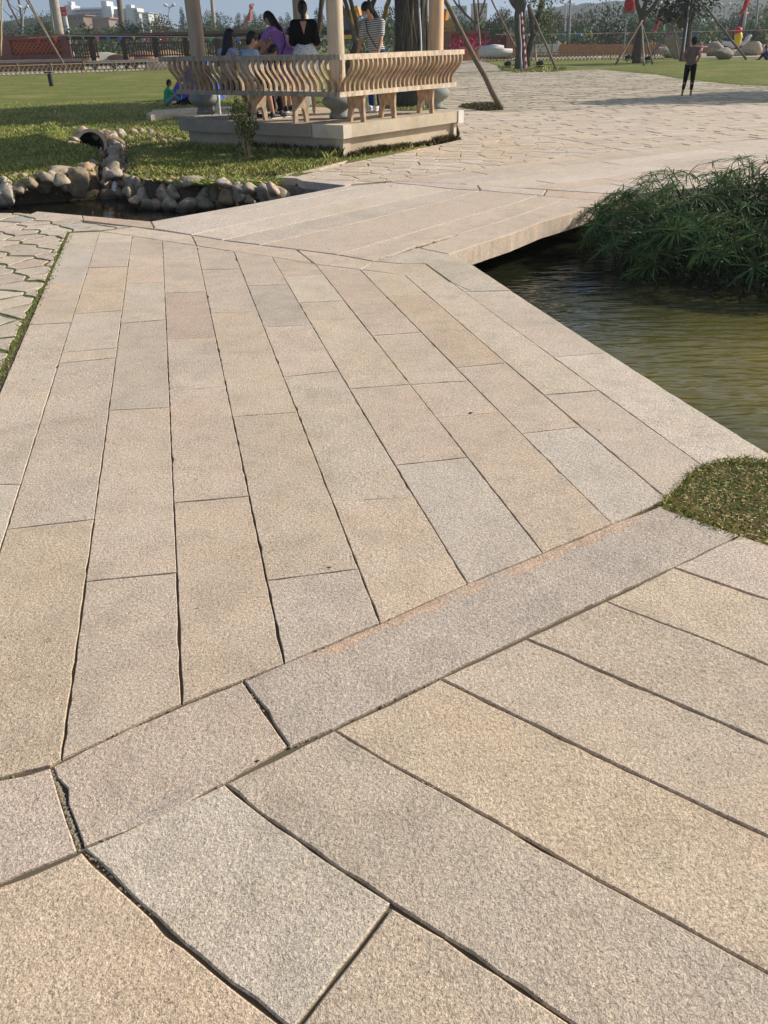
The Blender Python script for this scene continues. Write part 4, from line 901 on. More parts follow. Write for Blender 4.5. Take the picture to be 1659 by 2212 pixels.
# columns on turned stone drums
c1 = G(732, 256, .5); c2 = G(442, 248, .5); c3 = G(941, 235, .5)
c1, c2, c3 = (Vector((c.x, c.y+.12, 0)) for c in (c1, c2, c3)); c4 = c2+c3-c1
prof = [(.165, .5), (.17, .53), (.155, .56), (.135, .60), (.15, .635), (.21, .665), (.255, .70), (.275, .74), (.275, .77), (.255, .81), (.215, .845), (.165, .87), (.15, .875)]
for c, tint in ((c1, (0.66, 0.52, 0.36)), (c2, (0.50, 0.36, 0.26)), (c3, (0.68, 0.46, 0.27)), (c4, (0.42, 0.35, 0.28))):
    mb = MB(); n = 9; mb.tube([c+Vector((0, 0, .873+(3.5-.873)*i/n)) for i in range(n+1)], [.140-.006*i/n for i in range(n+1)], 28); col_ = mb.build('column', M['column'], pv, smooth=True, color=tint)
    mb = MB(); mb.lathe(prof, (c.x, c.y, 0.003), 32); mb.build('column_base', M['drum'], col_, smooth=True)
# bench, rails and S-curved balusters
DR = 0.55
WG = (0.42, 0.35, 0.28); WB = (0.50, 0.40, 0.29)
def rail(a0, b0, a1, b1, z, h, t_, name, out=0.0, color=WG):
    p, q = Q(a0, b0, z), Q(a1, b1, z); d = (q-p).normalized(); n = Vector((d.y, -d.x, 0)); mb = MB()
    mb.prism([tuple((p+n*t_/2)[:2]), tuple((p-n*t_/2)[:2]), tuple((q-n*t_/2)[:2]), tuple((q+n*t_/2)[:2])], z-h/2, z+h/2)
    return mb.build(name, M['wood_grey'], pv, color=color)
OUT = 0.17
rail(-.02, 0.05, LU-.05, .05, .93, .07, .07, 'seat_rail', color=(0.60, 0.48, 0.35)); rail(.05, .088, .05, LV-.02, .931, .07, .07, 'seat_rail', color=(0.40, 0.33, 0.26))  # sun and shade put into the colour: right rails lighter, left rails darker
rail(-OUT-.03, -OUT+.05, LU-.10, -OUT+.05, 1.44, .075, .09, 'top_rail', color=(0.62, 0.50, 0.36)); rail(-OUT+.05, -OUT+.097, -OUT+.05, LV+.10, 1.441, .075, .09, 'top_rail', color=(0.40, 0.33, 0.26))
mb = MB(); qprism(mb, .09, LU-.1, .09, .42, .92, .96); mb.build('seat_board', M['wood_grey'], pv, color=WB)
mb = MB(); qprism(mb, .09, .42, .425, LV-.35, .921, .961); mb.build('seat_board', M['wood_grey'], pv, color=WB)
def sprof(t): return 0.055*sin(t*2*pi)*(-1)
def baluster(base, outd, along, dark):
    mb = MB(); n = 14; v = []; f = []; th = .018; w_ = .030
    for i in range(n+1):
        t_ = i/n; z = .955+(1.41-.955)*t_; q_ = t_*t_*(3-2*t_); q_ = q_*q_*(3-2*q_)*.6+q_*.4; o_ = OUT*q_*1.05+.022*sin(t_*2*pi)*(-1) ; p = base+outd*o_; p.z = z
        for sa, so_ in ((-1, -1), (1, -1), (1, 1), (-1, 1)): v.append(p+along*th*sa+outd*w_*so_)
    for i in range(n):
        for k in range(4): f.append((4*i+k, 4*i+(k+1) % 4, 4*i+4+(k+1) % 4, 4*i+4+k))
    f += [(3, 2, 1, 0), (4*n, 4*n+1, 4*n+2, 4*n+3)]; mb.add(v, f)
    k_ = U(.82, 1.15); c = (.47*k_, .345*k_*U(.97, 1.03), .225*k_)
    return mb.build('baluster', M['wood_grey'], pv, color=c)
dU = Vector((uu.y, -uu.x, 0)); dV = Vector((-vv.y, vv.x, 0))        # outward normals of the two railed sides
nr = 26
for i in range(nr): baluster(Q(.12+(LU-.28)*i/(nr-1), .05, 0), dU, uu, False)
nl = 29
for i in range(nl): baluster(Q(.05, .16+(LV-.27)*i/(nl-1), 0), dV, vv, True)
baluster(Q(.03, .05, 0), (dU+dV).normalized()*1.35, (uu-vv).normalized(), True)
def bench_leg(a, b, along, inward, c):
    # board with a rounded arch between two feet, standing across the seat
    pts = [(0, 0), (.07, 0), (.085, .05), (.08, .10), (.10, .17), (.135, .205), (.20, .21), (.235, .18), (.25, .10), (.27, 0), (.34, 0), (.335, .12), (.31, .22), (.33, .30), (.34, .415), (0, .415), (.015, .2)]
    base = Q(a, b, .5); v = []; n = len(pts)
    for s_ in (-.025, .025):
        for x, z in pts: v.append(base+inward*x+along*s_+Vector((0, 0, z)))
    mb = MB(); mb.add(v, [tuple(range(n)), tuple(range(2*n-1, n-1, -1))]+[(i, (i+1) % n, n+(i+1) % n, n+i) for i in range(n)]); mb.build('bench_leg', M['wood_grey'], pv, color=c)
for a in (.62, 1.42): bench_leg(a, .06, uu, vv, (0.50, 0.35, 0.23))
bench_leg(2.5, .06, uu, vv, (0.50, 0.35, 0.23))
for b in (1.05, 1.95): bench_leg(.06, b, vv, uu, (0.48, 0.35, 0.24))
# roof structure, above the picture
ctr = (c1+c4)/2; e1 = (c3-c1).normalized(); e2 = (c2-c1).normalized(); hw1, hw2 = (c3-c1).length/2, (c2-c1).length/2
def QC(a, b, z): return ctr+e1*a+e2*b+Vector((0, 0, z))
for s1, s2, n_ in ((1, 0, hw2), (-1, 0, hw2), (0, 1, hw1), (0, -1, hw1)):
    mb = MB(); p = QC(s1*hw1-(hw1+.3 if s1 == 0 else 0), s2*hw2-(hw2+.3 if s2 == 0 else 0), 3.3+.15*(s1 == 0)); q = QC(s1*hw1+(hw1+.3 if s1 == 0 else 0), s2*hw2+(hw2+.3 if s2 == 0 else 0), 3.3+.15*(s1 == 0)); mb.tube([p, q], .09, 10); mb.build('beam', M['column'], pv, color=(0.5, 0.38, 0.26))
E_ = [QC(s1*(hw1+.85), s2*(hw2+.85), 3.35) for s1, s2 in ((-1, -1), (1, -1), (1, 1), (-1, 1))]
Ei = [p.lerp(QC(0, 0, 3.35), 0.35)+Vector((0, 0, .45)) for p in E_]; ap = QC(0, 0, 5.1)
mb = MB(); v = E_+Ei+[ap]+[p+Vector((0, 0, .12)) for p in E_]+[p+Vector((0, 0, .12)) for p in Ei]+[ap+Vector((0, 0, .12))]
f = []
for k in range(4):
    k2 = (k+1) % 4; f += [(k, k2, 4+k2, 4+k), (4+k, 4+k2, 8), (9+k, 13+k, 13+k2, 9+k2), (13+k, 17, 13+k2), (k, 9+k, 9+k2, k2)]
mb.add(v, f); mb.build('roof', M['matte'], pv, color=(0.12, 0.11, 0.10))

# grass against the plinth
def near_line(a0, b0, a1, b1, n, wd, h, mat, label, lean=.7):
    p, q = Q(a0, b0, 0), Q(a1, b1, 0); d = (q-p).normalized(); nrm = Vector((d.y, -d.x, 0)); 
    if nrm.y > 0: nrm = -nrm
    rg = [tuple(p[:2]), tuple(q[:2]), tuple((q+nrm*wd)[:2]), tuple((p+nrm*wd)[:2])]
    return blades('plinth_grass', rg, n, h, .012, mat, -0.01, label, lean)
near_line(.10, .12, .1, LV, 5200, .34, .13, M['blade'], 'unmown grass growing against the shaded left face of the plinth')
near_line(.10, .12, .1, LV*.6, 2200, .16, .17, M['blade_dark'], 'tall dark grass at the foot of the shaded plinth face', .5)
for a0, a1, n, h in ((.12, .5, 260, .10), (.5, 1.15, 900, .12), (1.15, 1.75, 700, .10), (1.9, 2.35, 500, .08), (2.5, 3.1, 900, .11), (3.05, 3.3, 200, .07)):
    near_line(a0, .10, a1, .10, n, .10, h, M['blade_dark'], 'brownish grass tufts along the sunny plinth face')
fr = gl([(296, 374), (330, 383), (400, 388), (500, 391), (600, 390), (600, 382), (500, 381), (400, 378), (330, 374)])
blades('bank_grass', fr, 4200, .07, .009, M['blade_dry'], -.07, 'dry roots and grass fringe hanging over the stacked stones', 2.0)
tz2 = gl([(-100, 395), (60, 388), (110, 375), (150, 368), (185, 360), (190, 350), (150, 345), (60, 360), (-100, 370)])
blades('bank_grass', tz2, 2200, .06, .012, M['blade'], -.02, 'grass growing over the left boulders', 1.4)
rg = gl([(990, 232), (1000, 226), (1060, 222), (1085, 230), (1088, 238), (1040, 240)]); blades('plaza_grass', rg, 2600, .05, .02, M['blade_dark'], 0.0, 'thin grass patch in the plaza round the near leaning pole', 1.0)
rg = gl([(1078, 150), (1085, 143), (1110, 140), (1200, 142), (1225, 150), (1200, 156), (1110, 157)]); blades('plaza_grass', rg, 2500, .12, .06, M['blade'], 0.0, 'grass ring at the foot of the dark forked tree', .8)

# ---- the young shrub before the plinth
def leaf_quads(P, D, L_, Wd, roll=None):
    """P base points (n,3), D directions (n,3) -> bent leaf of two quads"""
    n = len(P); D = D/np.linalg.norm(D, axis=1, keepdims=True); up = np.random.normal(size=(n, 3)); S_ = np.cross(D, up); S_ /= np.linalg.norm(S_, axis=1, keepdims=True)
    L_ = L_[:, None]; Wd = Wd[:, None]; Nn = np.cross(S_, D)
    a = P; b = P+D*L_*.5+S_*Wd/2; c = P+D*L_-Nn*L_*.12; d = P+D*L_*.5-S_*Wd/2
    return np.stack([a, b, c, d], 1).reshape(-1, 3)
def foliage(name, P, D, L_, Wd, mat, parent=None, label=None, kind=None):
    V = leaf_quads(P, D, L_, Wd); n = len(P); t = np.clip(np.random.rand(n), 0, 1)
    o = npmesh(name, V, np.arange(4*n).reshape(-1, 4), mat, t, parent); return tag(o, label, kind=kind)
bp = G(536, 347, 0); sh = thing('shrub', 'small thin shrub with pale twigs and glossy leaves before the shaded plinth', 'shrub', tuple(bp))
mb = MB(); tips = []
for i in range(17):
    a = U(-pi, pi); h = U(.45, .92); sp = U(.03, .24); p0 = bp+Vector((cos(a)*.02, sin(a)*.02, 0)); p1 = bp+Vector((cos(a)*sp*.4-.02, sin(a)*sp*.4, h*.45)); p2 = bp+Vector((cos(a)*sp-.05, sin(a)*sp, h))
    mb.tube([p0, p1, p2], [.007, .005, .002], 5); 
    for t_ in np.linspace(.42, 1, 9): tips.append(np.array(p1.lerp(p2, max(0, (t_-.45)/.55))))
    for k in range(3):
        q = p1.lerp(p2, U(.0, .8)); e_ = q+Vector((U(-.1, .1), U(-.1, .1), U(.04, .14))); mb.tube([q, e_], [.003, .0015], 4); tips += [np.array(e_)]*3
mb.build('stem', M['bamboo'], sh)
T = np.array(tips); n = 1500; P = T[np.random.randint(0, len(T), n)]+np.random.normal(size=(n, 3))*.025; D = np.random.normal(size=(n, 3)); D[:, 2] = np.abs(D[:, 2])+.3
foliage('foliage', P, D, np.random.uniform(.03, .055, n), np.random.uniform(.012, .02, n), M['leaf_shrub'], sh)
for (zx, zy, n) in ((1120, 240, 90), (1165, 258, 60)):
    p = G(zx*.4752, 230.4+zy*.4752); P = np.array([p])+np.random.normal(size=(n, 3))*np.array([.09, .06, .03])+np.array([0, 0, .05]); D = np.random.normal(size=(n, 3)); D[:, 2] = abs(D[:, 2])
    o = foliage('weed', P, D, np.random.uniform(.03, .06, n), np.random.uniform(.02, .035, n), M['leaf_shrub'], None, 'low leafy weeds in the grass beside the small shrub', 'stuff')

# ================================================================ umbrella sedge over the pond
RC_ = G(1540, 600, WZ)
rd = thing('umbrella_sedge', 'big clump of dark green umbrella sedge overhanging the olive pond', 'plant', (3.9, 8.7, WZ))
def whorl_mesh(i):
    rs = np.random.RandomState(40+i); n = rs.randint(15, 21); V = []; F = []; T_ = []
    for k in range(n):
        a = 2*pi*k/n+rs.uniform(-.15, .15); L_ = rs.uniform(.15, .26); el = rs.uniform(.05, .6); dr_ = rs.uniform(.35, 1.15); w_ = rs.uniform(.005, .0078); r = 0.0; z = 0.0; ang = el; pts = []
        for j in range(6):
            pts.append((r, z)); ang -= dr_/5*1.0; r += cos(ang)*L_/5; z += sin(ang)*L_/5
        b = len(V); s_ = (-sin(a), cos(a))
        for j, (r_, z_) in enumerate(pts):
            ww = w_*[.5, 1, 1, .85, .55, .08][j]
            V += [(cos(a)*r_-s_[0]*ww, sin(a)*r_-s_[1]*ww, z_), (cos(a)*r_, sin(a)*r_, z_-ww*.35), (cos(a)*r_+s_[0]*ww, sin(a)*r_+s_[1]*ww, z_)]
        tt = rs.rand()
        for j in range(5):
            q = b+3*j; F += [(q, q+1, q+4, q+3), (q+1, q+2, q+5, q+4)]; T_ += [tt, tt]
    me = bpy.data.meshes.new('leaf_whorl'); me.from_pydata(V, [], F); at2 = me.attributes.new('tint', 'FLOAT', 'FACE'); at2.data.foreach_set('value', np.array(T_, dtype=np.float32))
    me.materials.append(M['reed']); return me
WH = [whorl_mesh(i) for i in range(7)]
def spike_mesh(i):
    rs = np.random.RandomState(70+i); mb = MB()
    for k in range(12):
        a = rs.uniform(0, 6.3); e_ = rs.uniform(.3, 1.3); l_ = rs.uniform(.04, .09); p = Vector((cos(a)*cos(e_), sin(a)*cos(e_), sin(e_)))*l_
        mb.tube([(0, 0, 0), p], [.001, .001], 3, False); mb.ell(p, (.007, .007, .006), None, 5, 4)
    me = mb.mesh('spikelets'); me.materials.append(M['spikelet']); return me
SP = [spike_mesh(i) for i in range(3)]
RCt = Vector((4.62, 8.6, 0)); rx, ry = 2.4, 2.0
stems = []; tops = []
for i in range(470):
    a = U(0, 2*pi); r = R()**.5; r = r if R() < .3 else (.75+.25*R())
    # tops spread over the dome surface and drooping rim, denser on the side seen
    a = a if R() < .35 else U(pi*0.85, pi*2.05)
    x = RCt.x+rx*r*cos(a); y = RCt.y+ry*r*sin(a); dome = (1-r**3.6); z = -.12+0.60*dome+U(-.16, .10)
    if R() < .12: z -= U(.05, .2)
    z = max(z, WZ+.05); b = Vector((RCt.x+rx*.72*r*cos(a)+U(-.1, .1), RCt.y+ry*.72*r*sin(a)+U(-.1, .1), WZ-.15)); tops.append((Vector((x, y, z)), b, r))
tops.sort(key=lambda t: t[0].y-t[0].z*1.2)
mb = MB(); restV = []; restF = []; restT = []
for i, (t_, b, r) in enumerate(tops):
    d = (t_-b); out = Vector((t_.x-RCt.x, t_.y-RCt.y, 0)); mid = b.lerp(t_, .55)+Vector((0, 0, .12)); mb.tube([b, mid, t_], [.006, .005, .0035], 4, False)
    dn = (t_-mid).normalized(); tl = (Vector((0, 0, 1))*.7+dn*.6+Vector((U(-.35, .35), U(-.35, .35), 0))).normalized(); q = tl.to_track_quat('Z', 'Y'); s_ = U(.75, 1.2)
    if i < 290:
        o = link(bpy.data.objects.new('leaf_whorl', WH[i % 7])); o.parent = rd; o.location = t_-ROOT[rd.name]; o.rotation_mode = 'QUATERNION'; o.rotation_quaternion = q; o.scale = (s_,)*3
        if R() < .75: o2 = link(bpy.data.objects.new('spikelets', SP[i % 3])); o2.parent = o
    else:
        me = WH[i % 7]; co = np.empty(len(me.vertices)*3); me.vertices.foreach_get('co', co); co = co.reshape(-1, 3)*s_; Rm = np.array(q.to_matrix()); co = co@Rm.T+np.array(t_)
        fi = np.empty(len(me.polygons)*4, dtype=np.int32); me.polygons.foreach_get('vertices', fi) if False else None
        fi = np.array([p.vertices[:] for p in me.polygons]); restF.append(fi+sum(len(x) for x in restV)); restV.append(co); tv = np.empty(len(fi), dtype=np.float32); me.attributes['tint'].data.foreach_get('value', tv); restT.append(tv)
mb.build('stems', M['reed_stem'], rd)
o = npmesh('inner_leaves', np.concatenate(restV), np.concatenate(restF), M['reed'], np.concatenate(restT), rd); o['kind'] = 'stuff'
n = 9000; a = np.random.uniform(0, 2*pi, n); r = np.random.rand(n)**.5*.88; z = WZ+(.02+np.random.rand(n)*.85)*(1-r**2.2)*.88+.05
P = np.stack([RCt.x+rx*r*np.cos(a), RCt.y+ry*r*np.sin(a), z], 1); D = np.random.normal(size=(n, 3)); D[:, 2] -= .2
o = foliage('undergrowth', P, D, np.random.uniform(.12, .28, n), np.random.uniform(.012, .024, n), M['reed_stem'], rd); o['kind'] = 'stuff'
# ================================================================ BACKGROUND
def base(x, y): return G(x, y, 0)
def leaf_cloud(centers, radii, n, lsize, flat=1.0):
    k = len(centers); c = np.array(centers); r = np.array(radii); i = np.random.choice(k, n, p=(r**2)/np.sum(r**2))
    d = np.random.normal(size=(n, 3)); d /= np.linalg.norm(d, axis=1, keepdims=True); rr = (0.55+0.5*np.random.rand(n))[:, None]*r[i][:, None]
    P = c[i]+d*rr*np.array([1, 1, flat]); D = d+np.random.normal(size=(n, 3))*.8
    return P, D, np.random.uniform(.6, 1.3, n)*lsize, np.random.uniform(.35, .6, n)*lsize
def crown_mesh(seed, kind, n=1100):
    np.random.seed(seed); random.seed(seed)
    if kind == 'round':
        cs = [(U(-.55, .55), U(-.55, .55), U(.2, 1.0)) for _ in range(16)]; rs = [U(.22, .42) for _ in cs]; sz = .09
    elif kind == 'cone':
        cs = []; rs = []
        for i in range(22):
            z = i/22; w_ = .34*(1-z)+.03; a = U(0, 6.3); cs.append((cos(a)*w_*.55, sin(a)*w_*.55, .12+z*.95)); rs.append(.07+.16*(1-z))
        sz = .06
    else:
        cs = [(U(-.95, .95), U(-.5, .5), U(.12, .62)) for _ in range(20)]; rs = [U(.18, .34) for _ in cs]; sz = .08
    P, D, L_, W_ = leaf_cloud(cs, rs, n, sz); V = leaf_quads(P, D, L_*1.4, W_*1.4)
    me = bpy.data.meshes.new('crown'); me.from_pydata(V.tolist(), [], np.arange(4*n).reshape(-1, 4).tolist())
    a = me.attributes.new('tint', 'FLOAT', 'FACE'); a.data.foreach_set('value', np.clip(np.random.rand(n), 0, 1).astype(np.float32)); return me
CROWN = {k: [crown_mesh(300+i+10*j, k) for i in range(3)] for j, k in enumerate(('round', 'cone', 'wide'))}
CMAT = {}
def crown_variant(kind, i, mat):
    key = (kind, i, mat)
    if key not in CMAT:
        me = CROWN[kind][i].copy(); me.materials.clear(); me.materials.append(M[mat]); CMAT[key] = me
    return CMAT[key]
TRK = MB(); TRK.tube([(0, 0, -.05), (.01, 0, .25), (-.015, .01, .6)], [.035, .028, .012], 6); TRKM = TRK.mesh('trunk'); TRKM.materials.append(M['bark'])
def far_tree(x, ybot, ytop, wpx, Y, kind='round', mat='leaf_far', label='', cat='tree', group=None, name='tree'):
    b = at(x, ybot, Y); t = at(x, ytop, Y); h = t.z-b.z; sc = Y*1.16/FOC
    o = thing(name, label, cat, tuple(b), group)
    c = link(bpy.data.objects.new('crown', crown_variant(kind, random.randrange(3), mat))); c.parent = o; wv = wpx*sc/2
    wf = {'round': .95, 'cone': .45, 'wide': 1.2}[kind]; hf = {'round': 1.35, 'cone': 1.12, 'wide': .9}[kind]
    c.scale = (wv/wf, wv/wf*.8, h/hf); c.rotation_euler = (0, 0, U(0, 6.28) if kind != 'wide' else U(-.15, .15))
    k = link(bpy.data.objects.new('trunk', TRKM)); k.parent = o; k.scale = (h*.8, h*.8, h)
    return o
# far hills
def hill(name, pts, Y, depth, mat, label):
    v = []; f = []; n = len(pts)
    for x, y in pts:
        p = at(x, y, Y); v += [(p.x, p.y-depth, -2), (p.x, p.y-depth*.35, max(0, p.z*.75)), (p.x, p.y, p.z), (p.x*1.2, p.y+depth*1.5, -2)]
    for i in range(n-1):
        for j in range(3): f.append((4*i+j, 4*i+4+j, 4*i+5+j, 4*i+1+j))
    mb = MB(); mb.add(v, f); o = mb.build(name, mat, smooth=True); return tag(o, label, kind='structure')
def mat_hill(name, c1, c2, sc):
    a = NM(name, 0.95, 0.05); n = a.noise(sc, 6, 0.75); n2 = a.noise(sc*6, 4, .7)
    c = a.mix(a.ramp(n, [(.4, 0.), (.62, 1.)]), c1, c2); a.col(a.mix(1.0, c, a.ramp(n2, [(.35, .55), (.65, 1.3)]), 'MULTIPLY')); a.bump(n2, 1.0, 3.0); return a.m
def ridge(p0, pts_, amp, step=12):
    out = []; 
    for (x1, y1), (x2, y2) in zip(pts_, pts_[1:]):
        k = max(1, int(abs(x2-x1)/step))
        for i in range(k): t_ = i/k; out.append((x1+(x2-x1)*t_, y1+(y2-y1)*t_+U(-amp, amp)))
    return out+[pts_[-1]]
mh = mat_hill('wooded_hill', srgb(54, 64, 46), srgb(84, 86, 64), .03)
hill('hills', ridge(0, [(-500, 60), (-200, 50), (0, 52), (60, 38), (140, 34), (180, 44), (260, 52), (420, 62), (640, 60), (900, 56), (1080, 50), (1180, 40)], 2.5), 420, 60, mh, 'low wooded hill behind the white apartment blocks')
hill('hills', ridge(0, [(1080, 44), (1140, 22), (1220, 12), (1330, 2), (1480, -14), (1660, -22), (2200, -60), (2800, -40)], 2.0), 700, 160, mat_hill('blue_hill', srgb(60, 72, 58), srgb(84, 92, 74), .012), 'bigger hazy hill rising behind the right half of the park')
# wooded belt: individually placed trees
BELT = 'trees beyond the park wall'
def label_tree(kind, mat, where): return '%s tree %s' % ({'round': 'bushy', 'cone': 'pointed', 'wide': 'broad low'}[kind], where)
spec = [ # x, ybot, ytop, width, Y, kind, mat, label
 (20, 92, 60, 90, 120, 'wide', 'leaf_dark', 'broad glossy bush above the left end of the lattice brick wall'), (95, 90, 44, 80, 112, 'round', 'leaf', 'tall glossy bush right behind the bare forked tree at the left'),
 (120, 88, 52, 60, 125, 'round', 'leaf', 'leafy bush between the lattice wall and the thick concrete pole'), (175, 86, 56, 90, 130, 'wide', 'leaf', 'pale leaved bush under the brown flat building'),
 (225, 82, 52, 70, 140, 'wide', 'leaf_far', 'dusty shrub under the white block'), (290, 84, 36, 64, 118, 'round', 'leaf_dark', 'rounded dark tree right of the second concrete pole'),
 (262, 84, 50, 50, 126, 'round', 'leaf', 'light leaved tree at the foot of the second concrete pole'), (352, 84, 32, 74, 116, 'round', 'leaf_brown', 'brownish grey tree left of the first pavilion column'),
 (398, 60, 14, 20, 260, 'cone', 'leaf_dark', 'slim pointed conifer touching the first pavilion column'), (330, 60, 34, 40, 300, 'wide', 'leaf_far', 'low distant tree beyond the second white block'),
 (452, 66, 22, 40, 240, 'round', 'leaf_far', 'hazy rounded tree right of the first pavilion column'), (478, 62, 24, 50, 250, 'round', 'leaf_far', 'hazy grey tree beside the thin lamp pole'),
 (470, 84, 46, 60, 120, 'round', 'leaf', 'leafy tree above the striped shirt sitter'), (518, 62, 26, 28, 250, 'cone', 'leaf_far', 'pointed conifer left of the red crane'), (534, 60, 30, 24, 255, 'cone', 'leaf_far', 'pointed conifer behind the red crane'),
 (552, 62, 24, 24, 245, 'cone', 'leaf_dark', 'pointed conifer right of the red crane'), (566, 62, 30, 34, 240, 'cone', 'leaf_far', 'wide conifer between the crane and the purple dress'), (548, 84, 46, 70, 116, 'round', 'leaf', 'yellowish leafy tree behind the people on the bench'),
 (505, 84, 52, 50, 120, 'round', 'leaf_dark', 'dark leafy tree behind the seated white shirt'), (590, 84, 44, 60, 130, 'wide', 'leaf_far', 'broad tree behind the purple dress'), (625, 62, 26, 30, 250, 'cone', 'leaf_far', 'conifer between the purple and the black tops'),
 (690, 64, 16, 40, 220, 'cone', 'leaf_dark', 'tall conifer just left of the middle column'), (610, 66, 34, 30, 230, 'cone', 'leaf_dark', 'dark conifer near the white distant villa'),
 (760, 78, 18, 60, 150, 'round', 'leaf_dark', 'dark tree behind the leaning poles right of the middle column'), (800, 80, 20, 70, 160, 'round', 'leaf_far', 'grey green tree above the striped top woman'), (750, 84, 48, 50, 118, 'round', 'leaf', 'green bush left of the striped top woman'),
 (835, 84, 36, 70, 120, 'round', 'leaf', 'green bush between the striped top woman and the rooted trunk'), (845, 80, 6, 56, 170, 'round', 'leaf_far', 'tall hazy tree left of the rooted trunk'), (925, 84, 30, 50, 118, 'round', 'leaf', 'green tree behind the right pavilion column'),
 (985, 82, 26, 80, 112, 'round', 'leaf', 'dense green tree above the right lattice wall'), (1045, 86, 28, 70, 112, 'round', 'leaf', 'dense green tree between the lattice wall and the brown wall'), (1075, 88, 26, 66, 108, 'round', 'leaf_dark', 'dark tree just left of the dark forked trunk'),
 (1010, 74, 24, 50, 150, 'wide', 'leaf_far', 'hazy tree beyond the right lattice wall'), (1082, 40, 10, 40, 240, 'round', 'leaf_far', 'distant tree breaking the skyline left of the dark forked trunk'), (1150, 90, 22, 80, 130, 'round', 'leaf_brown', 'brownish tree behind the stacked white planks'),
 (1190, 90, 16, 80, 140, 'round', 'leaf_brown', 'grey brown tree behind the street lamp with two arms'), (1225, 92, 20, 80, 135, 'round', 'leaf_brown', 'thin brown tree left of the big dark tree'), (1255, 92, 46, 60, 120, 'round', 'leaf_dark', 'small dark tree above the rust wall, left of the big dark one'),
 (1322, 92, 10, 94, 104, 'round', 'leaf_dark', 'big dark round tree behind the sign board'), (1370, 92, 20, 60, 118, 'round', 'leaf', 'green tree right behind the sign board post'), (1410, 92, 34, 60, 120, 'round', 'leaf', 'green tree behind the propped tree right of the sign'),
 (1450, 92, 26, 70, 128, 'round', 'leaf_brown', 'brownish tree behind the standing woman in black trousers'), (1485, 92, 40, 50, 118, 'round', 'leaf_dark', 'dark tree above the leaning slab stone'), (1520, 92, 34, 60, 130, 'round', 'leaf', 'green tree behind the far right rooted trunk'),
 (1560, 92, 30, 70, 122, 'round', 'leaf_dark', 'dark tree left of the parked motorbikes'), (1605, 92, 36, 70, 118, 'round', 'leaf_dark', 'dark tree behind the parked motorbikes'), (1645, 92, 30, 70, 116, 'round', 'leaf', 'green tree at the right edge of the picture'),
 (1280, 86, 4, 80, 200, 'round', 'leaf_far', 'tall grey green tree on the slope left of the big dark tree'), (1420, 86, 6, 90, 210, 'round', 'leaf_far', 'tall hazy tree on the slope behind the red flag'), (1500, 80, -4, 90, 230, 'round', 'leaf_far', 'tall hazy tree on the slope near the forked street lamp'),
 (1590, 80, 4, 90, 220, 'round', 'leaf_far', 'tall hazy tree on the slope behind the flag pole'), (1650, 70, -8, 80, 240, 'round', 'leaf_far', 'tall hazy tree on the slope at the right edge'), (1180, 70, 12, 70, 220, 'round', 'leaf_far', 'hazy tree on the slope behind the striped prop pole'),
 (40, 70, 34, 70, 300, 'wide', 'leaf_far', 'distant tree mass behind the bare forked tree'), (100, 66, 26, 60, 310, 'round', 'leaf_far', 'distant trees left of the thick concrete pole'), (0, 66, 40, 60, 300, 'round', 'leaf_far', 'distant tree at the left edge of the picture'), (250, 60, 40, 40, 320, 'wide', 'leaf_far', 'distant dark tree between the two white blocks')]
st = random.getstate(); random.seed(11)
for (x, yb, yt, w_, Y, kd, mt, lb) in spec: far_tree(x, yb+14, yt, w_, Y, kd, mt, lb, group=BELT)
# the belt reads as one mass lower down
n = 17000; X = np.random.uniform(-70, 85, n); Yv = np.random.uniform(104, 150, n); hz = 1.2+1.6*np.abs(np.sin(X*.23)+.5*np.sin(X*.61+1))+.4; P = np.stack([X*Yv/110, Yv, np.random.rand(n)**.8*hz], 1); D = np.random.normal(size=(n, 3))
foliage('scrub', P, D, np.random.uniform(.3, .8, n), np.random.uniform(.2, .45, n), M['leaf_far'], None, 'dense low scrub filling the ground under the far trees', 'stuff')

# ---- buildings
def hb(mb, x0, x1, y0, y1, Y, dep, dn=6):                   # box spanned by survey points at distance Y
    a = at(x0, y1, Y); b = at(x1, y1, Y); t_ = at((x0+x1)/2, y0, Y); mb.prism([(a.x, Y), (b.x, Y), (b.x, Y+dep), (a.x, Y+dep)], a.z-(dn if y1-y0 > 5 else 0), t_.z); return a, b, t_
def windows(parent, x0, x1, y0, y1, Y, nx, ny, name='window', fw=.55, fh=.55):
    a = at(x0, y0, Y); b = at(x1, y1, Y); W_ = (b.x-a.x)/nx; H_ = (a.z-b.z)/ny; me = None
    for j in range(ny):
        for i in range(nx):
            cx = a.x+W_*(i+.5); cz = a.z-H_*(j+.5)
            if me is None:
                mb = MB(); mb.box((0, 0, 0), (W_*fw, .12, H_*fh)); me = mb.mesh('window'); me.materials.append(M['glass'])
            o = link(bpy.data.objects.new(name, me)); o.parent = parent; o.location = Vector((cx, Y-.04, cz))-ROOT[parent.name]
WH_ = srgb(200, 204, 206)
bd = thing('apartment_building', 'long white apartment block with rows of windows and a bright end wall', 'building', tuple(at(200, 50, 400)))
mb = MB(); hb(mb, 158, 232, 19, 52, 400, 12); mb.build('wall', M['paint'], bd, color=srgb(168, 176, 180))
mb = MB(); hb(mb, 232, 246, 13, 56, 398, 16); mb.build('end_wall', M['paint'], bd, color=srgb(226, 226, 220))
mb = MB(); hb(mb, 145, 160, 11, 50, 399, 12); mb.build('stair_tower', M['paint'], bd, color=WH_)
mb = MB(); hb(mb, 222, 234, 2, 30, 399, 10); mb.build('stair_tower', M['paint'], bd, color=srgb(220, 220, 216))
mb = MB(); hb(mb, 147, 155, 3, 11, 402, 5); mb.build('roof_room', M['paint'], bd, color=WH_)
mb = MB(); hb(mb, 160, 230, 16.5, 18.8, 399.5, 1); mb.build('parapet', M['paint'], bd, color=srgb(210, 212, 210))
